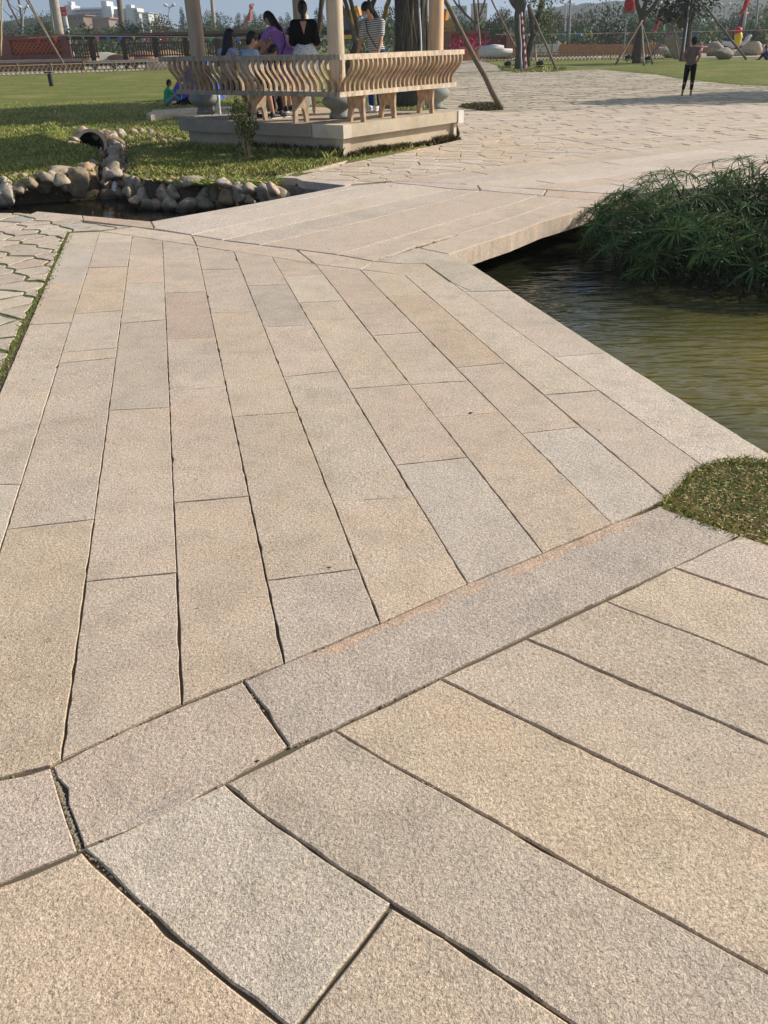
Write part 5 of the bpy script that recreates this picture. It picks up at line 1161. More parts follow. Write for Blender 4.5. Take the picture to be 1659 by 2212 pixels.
windows(bd, 162, 220, 21, 47, 400, 15, 4)
bd = thing('apartment_building', 'smaller white apartment block right of the second concrete pole', 'building', tuple(at(285, 45, 400)))
mb = MB(); hb(mb, 246, 275, 19, 48, 402, 10); mb.build('wall', M['paint'], bd, color=srgb(160, 168, 174)); windows(bd, 248, 260, 21, 42, 402, 4, 4)
mb = MB(); hb(mb, 275, 300, 17, 50, 400, 12); mb.build('end_wall', M['paint'], bd, color=srgb(214, 214, 208)); mb = MB(); hb(mb, 272, 284, 10, 18, 401, 6); mb.build('roof_room', M['paint'], bd, color=WH_); windows(bd, 288, 299, 21, 34, 400, 3, 2)
bd = thing('house', 'low brown house with a flat terracotta roof below the white block', 'building', tuple(at(170, 55, 300)))
mb = MB(); hb(mb, 132, 182, 34, 52, 300, 10); mb.build('wall', M['matte'], bd, color=srgb(124, 104, 92)); mb = MB(); hb(mb, 131, 184, 32, 34.5, 299.5, 11); mb.build('roof', M['matte'], bd, color=srgb(150, 104, 92)); windows(bd, 136, 178, 36, 44, 300, 4, 1, fw=.3)
bd = thing('house', 'long low house with pinkish roof right of the brown house', 'building', tuple(at(210, 55, 310)))
mb = MB(); hb(mb, 182, 236, 40, 54, 310, 10); mb.build('wall', M['matte'], bd, color=srgb(136, 122, 112)); mb = MB(); hb(mb, 181, 238, 38, 41, 309.5, 11); mb.build('roof', M['matte'], bd, color=srgb(160, 118, 108))
for (x0, x1, y0, y1, Y, c, lb) in [(308, 322, 28, 44, 330, srgb(206, 208, 206), 'small white house glimpsed left of the first pavilion column'), (322, 338, 31, 46, 340, srgb(190, 196, 198), 'second small pale house near the first pavilion column'), (646, 664, 30, 50, 320, srgb(200, 200, 196), 'distant pale villa between the purple dress and the black top'),
                                   (972, 1008, 14, 34, 330, srgb(196, 200, 200), 'distant pale flat block behind the small bare tree'), (1022, 1052, 8, 34, 330, srgb(206, 186, 168), 'distant beige block right of the small bare tree'), (290, 302, 27, 44, 335, srgb(200, 200, 200), 'tiny pale house beside the smaller white block')]:
    bd = thing('house', lb, 'building', tuple(at((x0+x1)/2, y1, Y))); mb = MB(); hb(mb, x0, x1, y0, y1, Y, 8); mb.build('wall', M['paint'], bd, color=c); windows(bd, x0+1, x1-1, y0+2, y1-3, Y, 4, 2, fw=.4); mb = MB(); hb(mb, x0-.5, x1+.5, y0-1.2, y0, Y-.4, 9); mb.build('roof', M['paint'], bd, color=tuple(v*.8 for v in c))
# billboard
bb = thing('billboard', 'red roadside billboard with an orange top beside the thick concrete pole', 'billboard', tuple(at(138, 75, 150)))
def flatq(mb, x0, x1, y0, y1, Y, th=.15, dy=0.0):
    a = at(x0, y1, Y); b = at(x1, y1, Y); t_ = at(x0, y0, Y); mb.box(((a.x+b.x)/2, Y+dy, (a.z+t_.z)/2), (b.x-a.x, th, t_.z-a.z))
mb = MB(); flatq(mb, 131, 146, 15, 34, 150); mb.build('panel', M['paint'], bb, color=srgb(206, 58, 60))
mb = MB(); flatq(mb, 133, 144.5, 17, 22, 150, .1, -.06); mb.build('orange_band', M['paint'], bb, color=srgb(224, 110, 50))
mb = MB()
for i in range(4): flatq(mb, 134+i*2.7, 136+i*2.7, 26.5, 30.5, 150, .1, -.06)
mb.build('pale_lettering', M['paint'], bb, color=srgb(226, 170, 180))
mb = MB(); a = at(138.5, 34, 150); mb.tube([(a.x, 150.2, 0), (a.x, 150.2, a.z)], .35, 10); mb.build('post', M['paint'], bb, color=srgb(205, 205, 205))

# ---- poles and lamps
def pole(name, x0, y0, x1, y1, Y, r0, r1, mat, label, cat, color=None, group=None, Y1=None, seg=10, wob=0.0):
    a = at(x0, y0, Y); b = at(x1, y1, Y1 or Y); n = 6; pts = [a.lerp(b, i/n)+Vector((U(-wob, wob), U(-wob, wob), 0))*(0 < i < n) for i in range(n+1)]
    mb = MB(); mb.tube(pts, [r0+(r1-r0)*i/n for i in range(n+1)], seg); o = mb.build(name, mat, None, smooth=True, color=color); return tag(o, label, cat, group)
def gY(x, y): return G(x, y).y
pole('utility_pole', 131, 84, 112, -30, 95, .42, .40, M['concrete'], 'thick pale concrete pole rising behind the lattice brick wall', 'utility pole')
pole('utility_pole', 264, 62, 254, -30, 130, .38, .34, M['pole_wood'], 'brownish round pole between the two white apartment blocks', 'utility pole')
pole('lamp_post', 117, 76, 104, -30, 110, .12, .10, M['metal'], 'thin grey post just left of the thick concrete pole', 'lamp post')
pole('lamp_post', 463, 60, 455, -30, 115, .24, .2, M['concrete'], 'tall grey mast right of the first pavilion column', 'lamp post')
pole('lamp_post', 1229, 95, 1233, -30, 100, .12, .10, M['metal'], 'slim grey mast left of the double armed street lamp', 'lamp post')
def ylamp(x, yt, yb, Y, lb, r=.09):
    t = thing('street_lamp', lb, 'street lamp', tuple(at(x, yb, Y)), 'double armed white street lamps'); a = at(x-1.5, yb, Y); b = at(x, yt+6, Y)
    mb = MB(); mb.tube([a, b], [r, r*.8], 8); mb.build('post', M['paint'], t, color=srgb(196, 202, 204)); s_ = Y/FOC
    for sg in (-1, 1):
        e_ = at(x+sg*6, yt+1, Y); mb = MB(); mb.tube([b, b.lerp(e_, .6)+Vector((0, 0, -.2*s_)), e_], [r*.8, r*.7, r*.6], 6); mb.build('arm', M['paint'], t, color=srgb(196, 202, 204))
        h_ = at(x+sg*9.5, yt-.5, Y); mb = MB(); mb.cap(e_, r*1.5, h_, r*2.0, 8); mb.build('lamp_head', M['paint'], t, color=srgb(226, 228, 226))
ylamp(1222, 4, 78, 110, 'double armed white street lamp above the stacked white planks'); ylamp(1436, 6, 66, 110, 'double armed white street lamp right of the red flag'); ylamp(1566, 9, 42, 125, 'double armed white street lamp right of the far rooted trunk')
ylamp(366, 11, 46, 115, 'white street lamp with splayed head left of the first pavilion column'); ylamp(1529, 45, 80, 170, 'tiny distant street lamp above the right rocks', .1)
ylamp(50, 14, 76, 120, 'white street lamp half hidden by the bare forked tree')
# sign board
sp_ = base(1346, 128); Ys = sp_.y; t = thing('sign_board', 'white notice board with two lines of black Chinese characters on a tilted post', 'sign', tuple(sp_))
a = at(1346, 128, Ys); b = at(1355, 20, Ys); mb = MB(); mb.tube([a, b], .05, 8); mb.build('post', M['metal'], t)
c0 = at(1341, 36.5, Ys-.08); c1_ = at(1369, 36, Ys-.08); c2_ = at(1345, 15.5, Ys-.08); W_ = (c1_-c0).length; H_ = (c2_.z-c0.z); xc = (c0.x+c1_.x)/2+.06; zc = (c0.z+c2_.z)/2
mb = MB(); mb.box((xc, Ys-.09, zc), (W_, .05, H_)); mb.build('board', M['paint'], t, color=srgb(190, 194, 190))
mb = MB()
for dx, dz, sx_, sz_ in ((0, H_/2-.02, W_, .03), (0, -H_/2+.02, W_, .03), (-W_/2+.02, 0, .03, H_-.04), (W_/2-.02, 0, .03, H_-.04)): mb.box((xc+dx, Ys-.125, zc+dz), (sx_, .02, sz_))
mb.build('frame', M['paint'], t, color=srgb(150, 156, 152))
def text(txt, loc, size, parent, color, name='lettering', rot=(pi/2, 0, 0), ext=.004):
    cu = bpy.data.curves.new(name, 'FONT'); cu.body = txt; cu.size = size; cu.align_x = 'CENTER'; cu.align_y = 'CENTER'; cu.extrude = ext
    o = bpy.data.objects.new(name, cu); link(o); bpy.context.view_layer.update(); dg = bpy.context.evaluated_depsgraph_get(); me = bpy.data.meshes.new_from_object(o.evaluated_get(dg)); bpy.data.objects.remove(o)
    me.transform(Matrix.Translation(Vector(loc)-ROOT[parent.name]) @ Euler(rot).to_matrix().to_4x4()); me.materials.clear(); o = mobj(name, me, M['paint'], parent, color=color); return o
text('请停邮处', (xc, Ys-.12, zc+H_*.24), W_*.21, t, (0.03, 0.03, 0.035)); text('监控摄像', (xc, Ys-.12, zc-H_*.08), W_*.21, t, (0.03, 0.03, 0.035))
mb = MB(); mb.box((xc, Ys-.12, zc-H_*.34), (W_*.8, .01, H_*.06)); mb.build('small_print_line', M['paint'], t, color=srgb(90, 96, 92))
pb = at(1361, 8, Ys-.4); t = thing('balloon', 'dark red balloon floating above the notice board', 'balloon', tuple(pb)); mb = MB(); mb.ell(pb, (.42, .42, .52), None, 16, 12); mb.build('skin', M['paint'], t, True, color=srgb(190, 36, 50)); mb = MB(); mb.tube([pb-Vector((0, 0, .5)), pb-Vector((-.05, 0, 1.0))], .01, 4); mb.build('string', M['paint'], t, color=srgb(200, 200, 200))
pb = at(1369, 0, Ys-.3); t = thing('balloon', 'blue balloon just right of the dark red one', 'balloon', tuple(pb)); mb = MB(); mb.ell(pb, (.25, .25, .34), None, 14, 10); mb.build('skin', M['paint'], t, True, color=srgb(50, 60, 170))

# ---- left brick wall with lattice panel, railing gallery
wb = base(0, 150).y; Yw = 78.0
def wx(x, y=110): return at(x, y, Yw).x
def wz(x, y): return at(x, y, Yw).z
t = thing('brick_wall', 'red brick park wall with a lattice panel left of the roofed gallery', 'wall', (wx(80), Yw, 0))
x0, x1 = wx(-60), wx(155); zt = wz(100, 78); px0, px1 = wx(25), wx(136); pz0, pz1 = wz(100, 119), wz(100, 84)
mb = MB()
for (a, b, c, d) in ((x0, px0, -.2, zt), (px1, x1, -.2, zt), (px0, px1, pz1, zt), (px0, px1, -.2, pz0)): mb.box(((a+b)/2, Yw, (c+d)/2), (b-a, .3, d-c))
mb.build('masonry', M['brick'], t)
mb = MB(); mb.box(((x0+x1)/2, Yw-.02, zt+.05), (x1-x0+.1, .44, .1)); mb.build('coping', M['brick'], t)
mb = MB()
for (a, b, c, d) in ((px0-.1, px0, pz0-.1, pz1+.1), (px1, px1+.1, pz0-.1, pz1+.1), (px0, px1, pz1, pz1+.1), (px0, px1, pz0-.1, pz0)): mb.box(((a+b)/2, Yw-.18, (c+d)/2), (b-a, .08, d-c))
mb.build('panel_frame', M['brick'], t)
mb = MB(); mb.box(((px0+px1)/2, Yw+.1, (pz0+pz1)/2), (px1-px0, .05, pz1-pz0)); mb.build('panel_back', M['matte'], t, color=srgb(150, 62, 44))
def lattice(name, x0, x1, z0, z1, y, cell, parent, color):
    """ring lattice of interlocked terracotta circles"""
    mb = MB(); r = cell*.5; nx_ = int((x1-x0)/cell); nz_ = int((z1-z0)/cell); cw = (x1-x0)/nx_
    for i in range(nx_*2-1):
        for j in range(nz_*2-1):
            if (i+j) % 2: continue
            cx, cz = x0+cw*(i/2+.5), z0+(z1-z0)/nz_*(j/2+.5); v = []; n = 8
            for k in range(n):
                a = 2*pi*k/n; v += [(cx+cos(a)*cw*.52, y, cz+sin(a)*cw*.52), (cx+cos(a)*cw*.42, y-.03, cz+sin(a)*cw*.42)]
            mb.add(v, [(2*k, 2*((k+1) % n), 2*((k+1) % n)+1, 2*k+1) for k in range(n)])
    o = mb.build(name, M['matte'], parent, color=color); o['kind'] = 'stuff'; return o
lattice('lattice', px0, px1, pz0, pz1, Yw+.02, .34, t, srgb(206, 130, 84))
t = thing('low_wall', 'low brick terrace wall with a pale stone cap in front of the lattice wall', 'wall', (wx(80), Yw-3, 0)); Y2 = Yw-2.6
xa, xb = at(-80, 140, Y2).x, at(179, 138, Y2).x; zc_ = at(90, 134, Y2).z; mb = MB(); mb.box(((xa+xb)/2, Y2, zc_/2-.1), (xb-xa, .5, zc_+.2)); mb.build('masonry', M['brick'], t)
nseg = 9
for i in range(nseg):
    a = xa+(xb-xa)*i/nseg; b = xa+(xb-xa)*(i+1)/nseg; mb = MB(); mb.box(((a+b)/2, Y2-.02, zc_+.09), (b-a-.03, .62, .2)); mb.build('cap_stone', M['concrete'], t, color=None)
mb = MB(); mb.box(((xa+xb)/2, (Yw+Y2)/2+.05, zc_-.06), (xb-xa, Yw-Y2-.5, .1)); mb.build('terrace_top', M['concrete'], t)
pl_ = base(30, 151); t = thing('planter', 'round pale stone planter ring at the left fence', 'planter', tuple(pl_)); mb = MB(); mb.lathe([(1.35, 0), (1.35, .42), (1.1, .42), (1.1, .3)], tuple(pl_), 24, False); mb.build('ring', M['concrete'], t); mb = MB(); mb.lathe([(1.1, .3), (.01, .3)], tuple(pl_), 24); mb.build('soil', M['matte'], t, color=srgb(90, 70, 50))
# gallery
Yg = 76.0; gx = lambda x: at(x, 100, Yg).x; gz = lambda x, y: at(x, y, Yg).z
t = thing('roofed_gallery', 'long dark timber gallery with a flat roof and picket railing behind the lawn', 'gallery', (gx(300), Yg, 0))
zr0, zr1 = gz(200, 78.5), gz(200, 73.5)
mb = MB(); mb.box(((gx(152)+gx(720))/2, Yg+.6, (zr0+zr1)/2), (gx(720)-gx(152), 2.6, zr1-zr0)); mb.build('roof', M['matte'], t, color=srgb(104, 88, 82))
mb = MB(); mb.box(((gx(152)+gx(720))/2, Yg-.6, zr0-.12), (gx(720)-gx(152), .16, .2)); mb.build('roof_beam', M['matte'], t, color=srgb(66, 50, 44))
for x in (202, 271, 339, 405, 472, 540, 606, 672): mb = MB(); mb.box((gx(x), Yg-.5, (zr0-.2)/2), (.32, .32, zr0+.0)); mb.build('post', M['matte'], t, color=srgb(74, 54, 46))
zb0, zb1 = gz(200, 126), gz(200, 95.5)
for (xa_, xb_) in ((156, 215), (278, 336), (344, 402), (410, 470), (478, 538), (545, 604), (612, 670)):
    for (z_, h_) in ((zb1, .09), (zb0+.12, .08)): mb = MB(); mb.box(((gx(xa_)+gx(xb_))/2, Yg-.5, z_), (gx(xb_)-gx(xa_), .09, h_)); mb.build('railing_bar', M['matte'], t, color=srgb(88, 70, 58))
    k = 11
    for i in range(k):
        mb = MB(); x = gx(xa_)+(gx(xb_)-gx(xa_))*(i+.5)/k; mb.box((x, Yg-.5, (zb0+zb1)/2), (.11, .06, zb1-zb0)); mb.build('picket', M['matte'], t, color=srgb(92, 74, 62))
mb = MB(); mb.box(((gx(180)+gx(720))/2, Yg+.2, .42), (gx(720)-gx(180), 1.9, .22)); mb.build('deck', M['matte'], t, color=srgb(60, 52, 48))
for x in (205, 247, 290, 331, 370): mb = MB(); mb.box((gx(x), Yg-1.1, .30), (.5, .5, .35), Matrix.Rotation(.6, 3, 'Y')); mb.build('deck_bracket', M['matte'], t, color=srgb(90, 100, 104))
mb = MB(); mb.box(((gx(195)+gx(345))/2, Yg-1.05, .62), (gx(345)-gx(195), .12, .12)); o = mb.build('pipe', M['paint'], None, color=srgb(205, 205, 200)); tag(o, 'white pipe laid along the edge of the gallery deck', 'pipe')
for (x, y, w_, c, lb) in ((225, 108, 5.5, srgb(190, 180, 160), 'heap of pale rubble seen through the opening of the gallery'), (258, 108, 4.0, srgb(150, 112, 80), 'brown earth heap behind the gallery railing'), (180, 112, 3.5, srgb(186, 150, 106), 'sandy heap behind the left gallery railing'), (320, 108, 4.5, srgb(170, 128, 92), 'orange soil heap behind the middle gallery railing'), (375, 110, 4, srgb(176, 140, 108), 'soil heap behind the railing near the first pavilion column')):
    p = at(x, y, 92); o = link(bpy.data.objects.new('soil_heap', ROCKS[random.randrange(8)].copy())); o.data.materials.clear(); o.data.materials.append(M['matte']); o.location = (p.x, 92, .3); o.scale = (w_*.6, 1.6, .9); o.color = (*c, 1); tag(o, lb, 'soil heap')
p = base(370, 135); o = link(bpy.data.objects.new('soil_heap', ROCKS[2].copy())); o.data.materials.clear(); o.data.materials.append(M['matte']); o.location = (at(372, 125, 71).x, 71, .2); o.scale = (2.9, 1.2, .75); o.color = (*srgb(196, 168, 146), 1); tag(o, 'low pale sand heap in front of the gallery', 'soil heap')

# ---- paved strip and cane fence
path = thing('path', 'pale path strip running behind the lawn fence', None); tag(path, kind='structure')
mb = MB(); a = [g2(-300, 172), g2(0, 164), g2(375, 150.5), g2(700, 141)]; b = [g2(700, 128), g2(375, 136), g2(180, 146), g2(0, 150), g2(-300, 158)]
mb.add([(x, y, .03) for x, y in a+b], [tuple(range(len(a+b)))]); mb.build('path_surface', M['concrete'], path, color=None)
mb = MB(); a = [g2(985, 140), g2(1040, 131), g2(1300, 127), g2(1660, 124), g2(2200, 110)]; b = [g2(2200, 99), g2(1660, 112), g2(1300, 117), g2(1000, 122)]
mb.add([(x, y, .03) for x, y in a+b], [tuple(range(len(a+b)))]); mb.build('path_surface', M['concrete'], path)
def cane_fence(p0, p1, h, n, label):
    t = thing('cane_fence', label, 'fence', tuple(p0)); d = (p1-p0)/n; L_ = d.length; me = {}
    for s_ in (1, -1):
        mb = MB(); mb.tube([Vector((0, 0, .02)), Vector((d.x*1.5, d.y*1.5, h))] if s_ > 0 else [Vector((0, .03, h)), Vector((d.x*1.5, d.y*1.5+.03, .02))], .028, 4); me[s_] = mb.mesh('cane'); me[s_].materials.append(M['bamboo'])
        for i in range(n-1):
            o = link(bpy.data.objects.new('cane', me[s_])); o.parent = t; o.location = d*i
    mb = MB(); mb.tube([p0+Vector((0, 0, h)), p1+Vector((0, 0, h))], .035, 5); mb.build('top_rail', M['bamboo'], t)
    for i in range(0, n+1, max(2, n//6)): mb = MB(); mb.tube([p0+d*i, p0+d*i+Vector((0, 0, h*1.2))], .04, 5); mb.build('stake', M['bamboo'], t)
cane_fence(base(-30, 166), base(385, 152), .62, 42, 'low criss cross cane fence along the left lawn')
cane_fence(base(1035, 133), base(1300, 130), .55, 34, 'low criss cross cane fence around the lawn behind the dark forked tree')
cane_fence(base(1300, 130), base(1440, 128), .5, 22, 'low criss cross cane fence ending at the grey rocks')

# ---- bunting
FLC = [srgb(206, 60, 60), srgb(226, 196, 50), srgb(70, 120, 200), srgb(210, 110, 170), srgb(110, 170, 130), srgb(222, 120, 60)]
def bunting(pts, Y, step, lb, sz=1.0):
    t = thing('bunting', lb, 'bunting', tuple(at(*pts[0], Y))); P = [at(x, y, Y) for x, y in pts]; mb = MB(); mb.tube(P, .012*Y/60, 4); mb.build('cord', M['paint'], t, color=srgb(190, 190, 185)); k = 0
    for a, b in zip(P, P[1:]):
        n = max(1, int((b-a).length/step))
        for i in range(n):
            q = a.lerp(b, (i+.5)/n)+Vector((U(-.1, .1), 0, 0)); s_ = .17*sz*U(.7, 1.2); e_ = U(-.12, .12); mb = MB(); mb.add([q+Vector((-s_, -.01, 0)), q+Vector((s_, -.01, 0)), q+Vector((e_, -.06, -s_*1.7)), q+Vector((-s_, .01, 0)), q+Vector((s_, .01, 0)), q+Vector((e_, .0, -s_*1.7))], [(0, 1, 2), (3, 5, 4), (0, 2, 5, 3), (1, 4, 5, 2), (0, 3, 4, 1)]); mb.build('pennant', M['paint'], t, color=FLC[(k*5+k//3) % 6]); k += 1
bunting([(60, 82), (135, 77), (220, 78), (300, 79), (400, 79.5), (470, 82), (560, 82), (640, 84), (720, 83)], 66, .85, 'string of small coloured pennants in front of the gallery')
bunting([(1070, 74), (1150, 75), (1290, 72), (1400, 70), (1520, 68), (1620, 65), (1665, 64)], 62, .80, 'string of small coloured pennants across the right side of the park', .8)

# ---- right walls
Yr = 80.0
t = thing('brick_wall', 'red brick wall with a lattice panel right of the last pavilion column', 'wall', (at(1000, 100, Yr).x, Yr, 0)); rx_ = lambda x: at(x, 90, Yr).x; rz_ = lambda y: at(1020, y, Yr).z
x0, x1, zt = rx_(958), rx_(1055), rz_(67); px0, px1, pz0, pz1 = rx_(975), rx_(1046), rz_(102), rz_(73); mb = MB()
for (a, b, c, d) in ((x0, px0, -.2, zt), (px1, x1, -.2, zt), (px0, px1, pz1, zt), (px0, px1, -.2, pz0)): mb.box(((a+b)/2, Yr, (c+d)/2), (b-a, .3, d-c))
mb.build('masonry', M['brick'], t); mb = MB(); mb.box(((px0+px1)/2, Yr+.1, (pz0+pz1)/2), (px1-px0, .05, pz1-pz0)); mb.build('panel_back', M['matte'], t, color=srgb(170, 62, 46)); lattice('lattice', px0, px1, pz0, pz1, Yr+.02, .34, t, srgb(196, 104, 72))
t = thing('brick_pier', 'brown brick wall piece with a lighter end pier above the white rolls', 'wall', (rx_(1085), Yr-2, 0)); mb = MB(); mb.box(((rx_(1045)+rx_(1088))/2, Yr-2, rz_(80)/2), (rx_(1088)-rx_(1045), .4, rz_(80))); mb.build('masonry', M['matte'], t, color=srgb(96, 60, 50)); mb = MB(); mb.box((rx_(1091), Yr-2.2, rz_(78)/2), (.5, .9, rz_(78))); mb.build('pier', M['brick'], t)
t = thing('rusty_hoarding', 'long low rust coloured metal hoarding along the right side of the park', 'hoarding', (rx_(1400), Yr, 0)); k = 12; xa, xb = at(1095, 100, 82).x, at(1680, 100, 82).x
for i in range(k):
    a = xa+(xb-xa)*i/k; b = xa+(xb-xa)*(i+1)/k; xm = (a+b)/2; xp = 1095+(1680-1095)*(i+.5)/k; z1_ = at(xp, 95.5, 82).z; mb = MB(); mb.box((xm, 82+.04*(i % 2), z1_/2), (b-a-.03, .06, z1_)); mb.build('panel', M['rust'], t)
mb = MB(); mb.tube([at(1420, 103, 81.6), at(1500, 101, 81.6), at(1600, 99, 81.6)], .05, 5); tag(mb.build('white_pipe', M['paint'], None, color=srgb(224, 220, 212)), 'thin white pipe fixed along the rusty hoarding', 'pipe')
t = thing('plank_stack', 'stack of long white boards leaning level in front of the rusty hoarding', 'boards', tuple(base(1175, 120)))
for i, (xa_, xb_, y_) in enumerate(((1144, 1208, 98.5), (1146, 1206, 104), (1150, 1203, 109.5), (1143, 1207, 115))):
    a, b = at(xa_, y_, 76), at(xb_, y_, 76); mb = MB(); mb.box(((a.x+b.x)/2, 76, (a.z+b.z)/2), (b.x-a.x, .3, .2)); mb.build('board', M['paint'], t, color=srgb(206, 200, 186))
for x in (1155, 1192): mb = MB(); p = at(x, 108, 75.8); mb.box((p.x, 75.8, p.z), (.07, .05, 1.0)); mb.build('strap', M['paint'], t, color=srgb(120, 110, 96))
for i, (xa_, xb_, y_, r) in enumerate(((1040, 1088, 106.5, .24), (1050, 1084, 102.5, .15), (1044, 1106, 115, .27), (1034, 1066, 113.5, .26), (1062, 1102, 115.5, .25))):
    a, b = at(xa_, y_, 72), at(xb_, y_, 72); b.z = a.z; mb = MB(); mb.tube([a, a.lerp(b, .5)+Vector((0, 0, U(-.03, .05))), b], [r, r*1.05, r*.96], 12); o = mb.build('fabric_roll', M['matte'], None, True, color=srgb(212, 206, 198)); tag(o, ['white fabric roll lying on the others, upper right', 'short white roll on top of the pile', 'longest white fabric roll at the front bottom', 'white fabric roll at the left end of the pile', 'white fabric roll behind the longest one'][i], 'fabric roll', 'white fabric rolls piled by the brick pier')
t = thing('planter_box', 'slatted wooden planter box at the plaza edge near the leaning pole', 'planter', tuple(base(1015, 133))); a, b = base(998, 132.5), base(1036, 131); hh = .95; d = (b-a)/18
for i in range(18): mb = MB(); q = a+d*(i+.5); mb.box((q.x, q.y, hh/2), (d.length*.8, .06, hh)); mb.build('slat', M['matte'], t, color=srgb(178, 142, 96))
mb = MB(); q = (a+b)/2; mb.box((q.x, q.y+.3, hh+.03), ((b-a).length+.1, .8, .07)); mb.build('rim', M['matte'], t, color=srgb(190, 160, 116))
for x, y, nn_, lb in ((982, 99, 70, 'pink bougainvillea blossoms beside the right pavilion column'), (1012, 100, 90, 'pink bougainvillea blossoms before the right lattice wall'), (1028, 96, 60, 'small pink blossom spray near the thin bare tree')):
    p = at(x, y, 75); P = np.array([p])+np.random.normal(size=(nn_, 3))*np.array([.55, .2, .35]); o = foliage('blossoms', P, np.random.normal(size=(nn_, 3)), np.random.uniform(.12, .2, nn_), np.random.uniform(.08, .16, nn_), M['pink'], None, lb); o['category'] = 'flowers'; o['group'] = 'pink blossoms'; 

# ---- near trees of the park
def branch_tree(name, label, bx, by, limbs, mat, Yd=None):
    """limbs: list of ([(x, y) survey points], r0, r1, dY)"""
    Y0 = G(bx, by).y; t = thing(name, label, 'tree', tuple(G(bx, by)))
    for i, (pts, r0, r1, dy) in enumerate(limbs):
        n = len(pts); P = [at(x, y, Y0+dy*j/(n-1)) for j, (x, y) in enumerate(pts)]; 
        if i == 0: P[0] = G(bx, by)-Vector((0, 0, .1))
        Q_ = []
        for a, b in zip(P, P[1:]):
            for k in range(3): Q_.append(a.lerp(b, k/3)+Vector((U(-1, 1), U(-1, 1), 0))*r0*.12*(k > 0))
        Q_.append(P[-1]); m_ = len(Q_)-1; mb = MB(); mb.tube(Q_, [r0+(r1-r0)*j/m_+(r0*.5*max(0, 1-j/1.5) if i == 0 else 0) for j in range(m_+1)], 12); mb.build('trunk' if i == 0 else 'limb', mat, t, True)
    return t, Y0
T1, Y1_ = branch_tree('forked_tree', 'bare forked tree without leaves rising from the terrace at the left', 62, 128, [([(60, 128), (54, 90), (49, 62)], .26, .21, 0), ([(49, 64), (34, 38), (20, 12), (12, -20)], .20, .12, .5), ([(49, 66), (46, 36), (40, 0), (38, -30)], .19, .14, -.4), ([(44, 28), (20, 8), (8, -6)], .07, .03, 0), ([(30, 42), (10, 24), (0, 10)], .06, .03, 0), ([(50, 34), (58, 12), (68, -10)], .09, .05, .3)], M['bark'])
def props(specs, grp, Yt):
    for (x0, y0, x1, y1, r, mat, lb, dy) in specs:
        Yb = G(x0, y0).y if y0 > 100 else Yt; a = at(x0, y0, Yb); b = at(x1, y1, Yt+dy); mb = MB(); n = 7; mb.tube([a.lerp(b, i/n)+Vector((U(-.02, .02), 0, U(-.02, .02)))*(0 < i < n) for i in range(n+1)], [r-(r*.25)*i/n for i in range(n+1)], 8); o = mb.build('support_pole', mat, None, True, color=srgb(206, 204, 200)); tag(o, lb, 'support pole', grp)
Yt = Y1_
def prop2(x0, y0, Y0, x1, y1, Y1, r, mat, lb, grp, color=None):
    a = at(x0, y0, Y0); b = at(x1, y1, Y1); n = 7; mb = MB(); mb.tube([a.lerp(b, i/n)+Vector((U(-.02, .02), 0, U(-.02, .02)))*(0 < i < n) for i in range(n+1)], [r-(r*.25)*i/n for i in range(n+1)], 8); o = mb.build('support_pole', mat, None, True, color=color); tag(o, lb, 'support pole', grp)
g_ = 'poles propping the bare forked tree'
prop2(144, 149, 66, 52, -8, 72, .075, M['pole_wood'], 'long leaning pole with its foot on the pale path, left one of the pair', g_); prop2(132, 130, 72, 56, -10, 72.5, .07, M['pole_wood'], 'second leaning pole crossing close behind the first one at the left', g_)
prop2(2, 120, 66, 4, -20, 68, .07, M['bamboo'], 'upright cane pole at the left edge of the picture', g_)
T2, Y2_ = branch_tree('forked_tree', 'small bare tree with spreading branches above the right lattice wall', 1026, 122, [([(1024, 122), (1026, 80), (1028, 52)], .21, .17, 0), ([(1026, 52), (1005, 30), (985, 8), (972, -14)], .12, .07, 0), ([(1028, 54), (1026, 26), (1022, -14)], .13, .09, .3), ([(1029, 52), (1040, 26), (1050, -8)], .13, .08, -.3), ([(1008, 34), (992, 10), (990, -14)], .09, .05, 0), ([(1034, 36), (1034, 10), (1030, -14)], .1, .07, .2)], M['bark'])
T3, Y3_ = branch_tree('forked_tree', 'dark double trunk tree on a grass ring at the plaza edge', 1126, 152, [([(1129, 152), (1126, 110), (1122, 60), (1124, 20), (1126, -20)], .32, .27, 0), ([(1138, 142), (1146, 96), (1160, 50), (1170, 10), (1174, -20)], .19, .15, .8), ([(1120, 18), (1108, 4), (1094, -18)], .2, .13, 0), ([(1152, 80), (1148, 40), (1142, 10)], .16, .1, .3)], M['bark_grey'])
n = 500; c = at(1176, 38, Y3_); P = np.array([c])+np.random.normal(size=(n, 3))*np.array([.35, .3, .75]); foliage('foliage', P, np.random.normal(size=(n, 3)), np.random.uniform(.1, .2, n), np.random.uniform(.06, .1, n), M['leaf_shrub'], T3)
n = 260; c = at(1160, 2, Y3_); P = np.array([c])+np.random.normal(size=(n, 3))*np.array([.7, .3, .25]); foliage('foliage', P, np.random.normal(size=(n, 3)), np.random.uniform(.1, .2, n), np.random.uniform(.06, .1, n), M['leaf_shrub'], T3)
g_ = 'poles propping the dark double trunk tree'
prop2(1202, 151, 49, 1142, 12, 51, .07, M['pole_wood'], 'leaning wooden prop with its foot right of the double trunk tree', g_); prop2(1126.5, 154, 47.5, 1122, 32, 49.5, .055, M['paint'], 'light grey prop standing in front of the double trunk tree', g_, srgb(140, 136, 134))
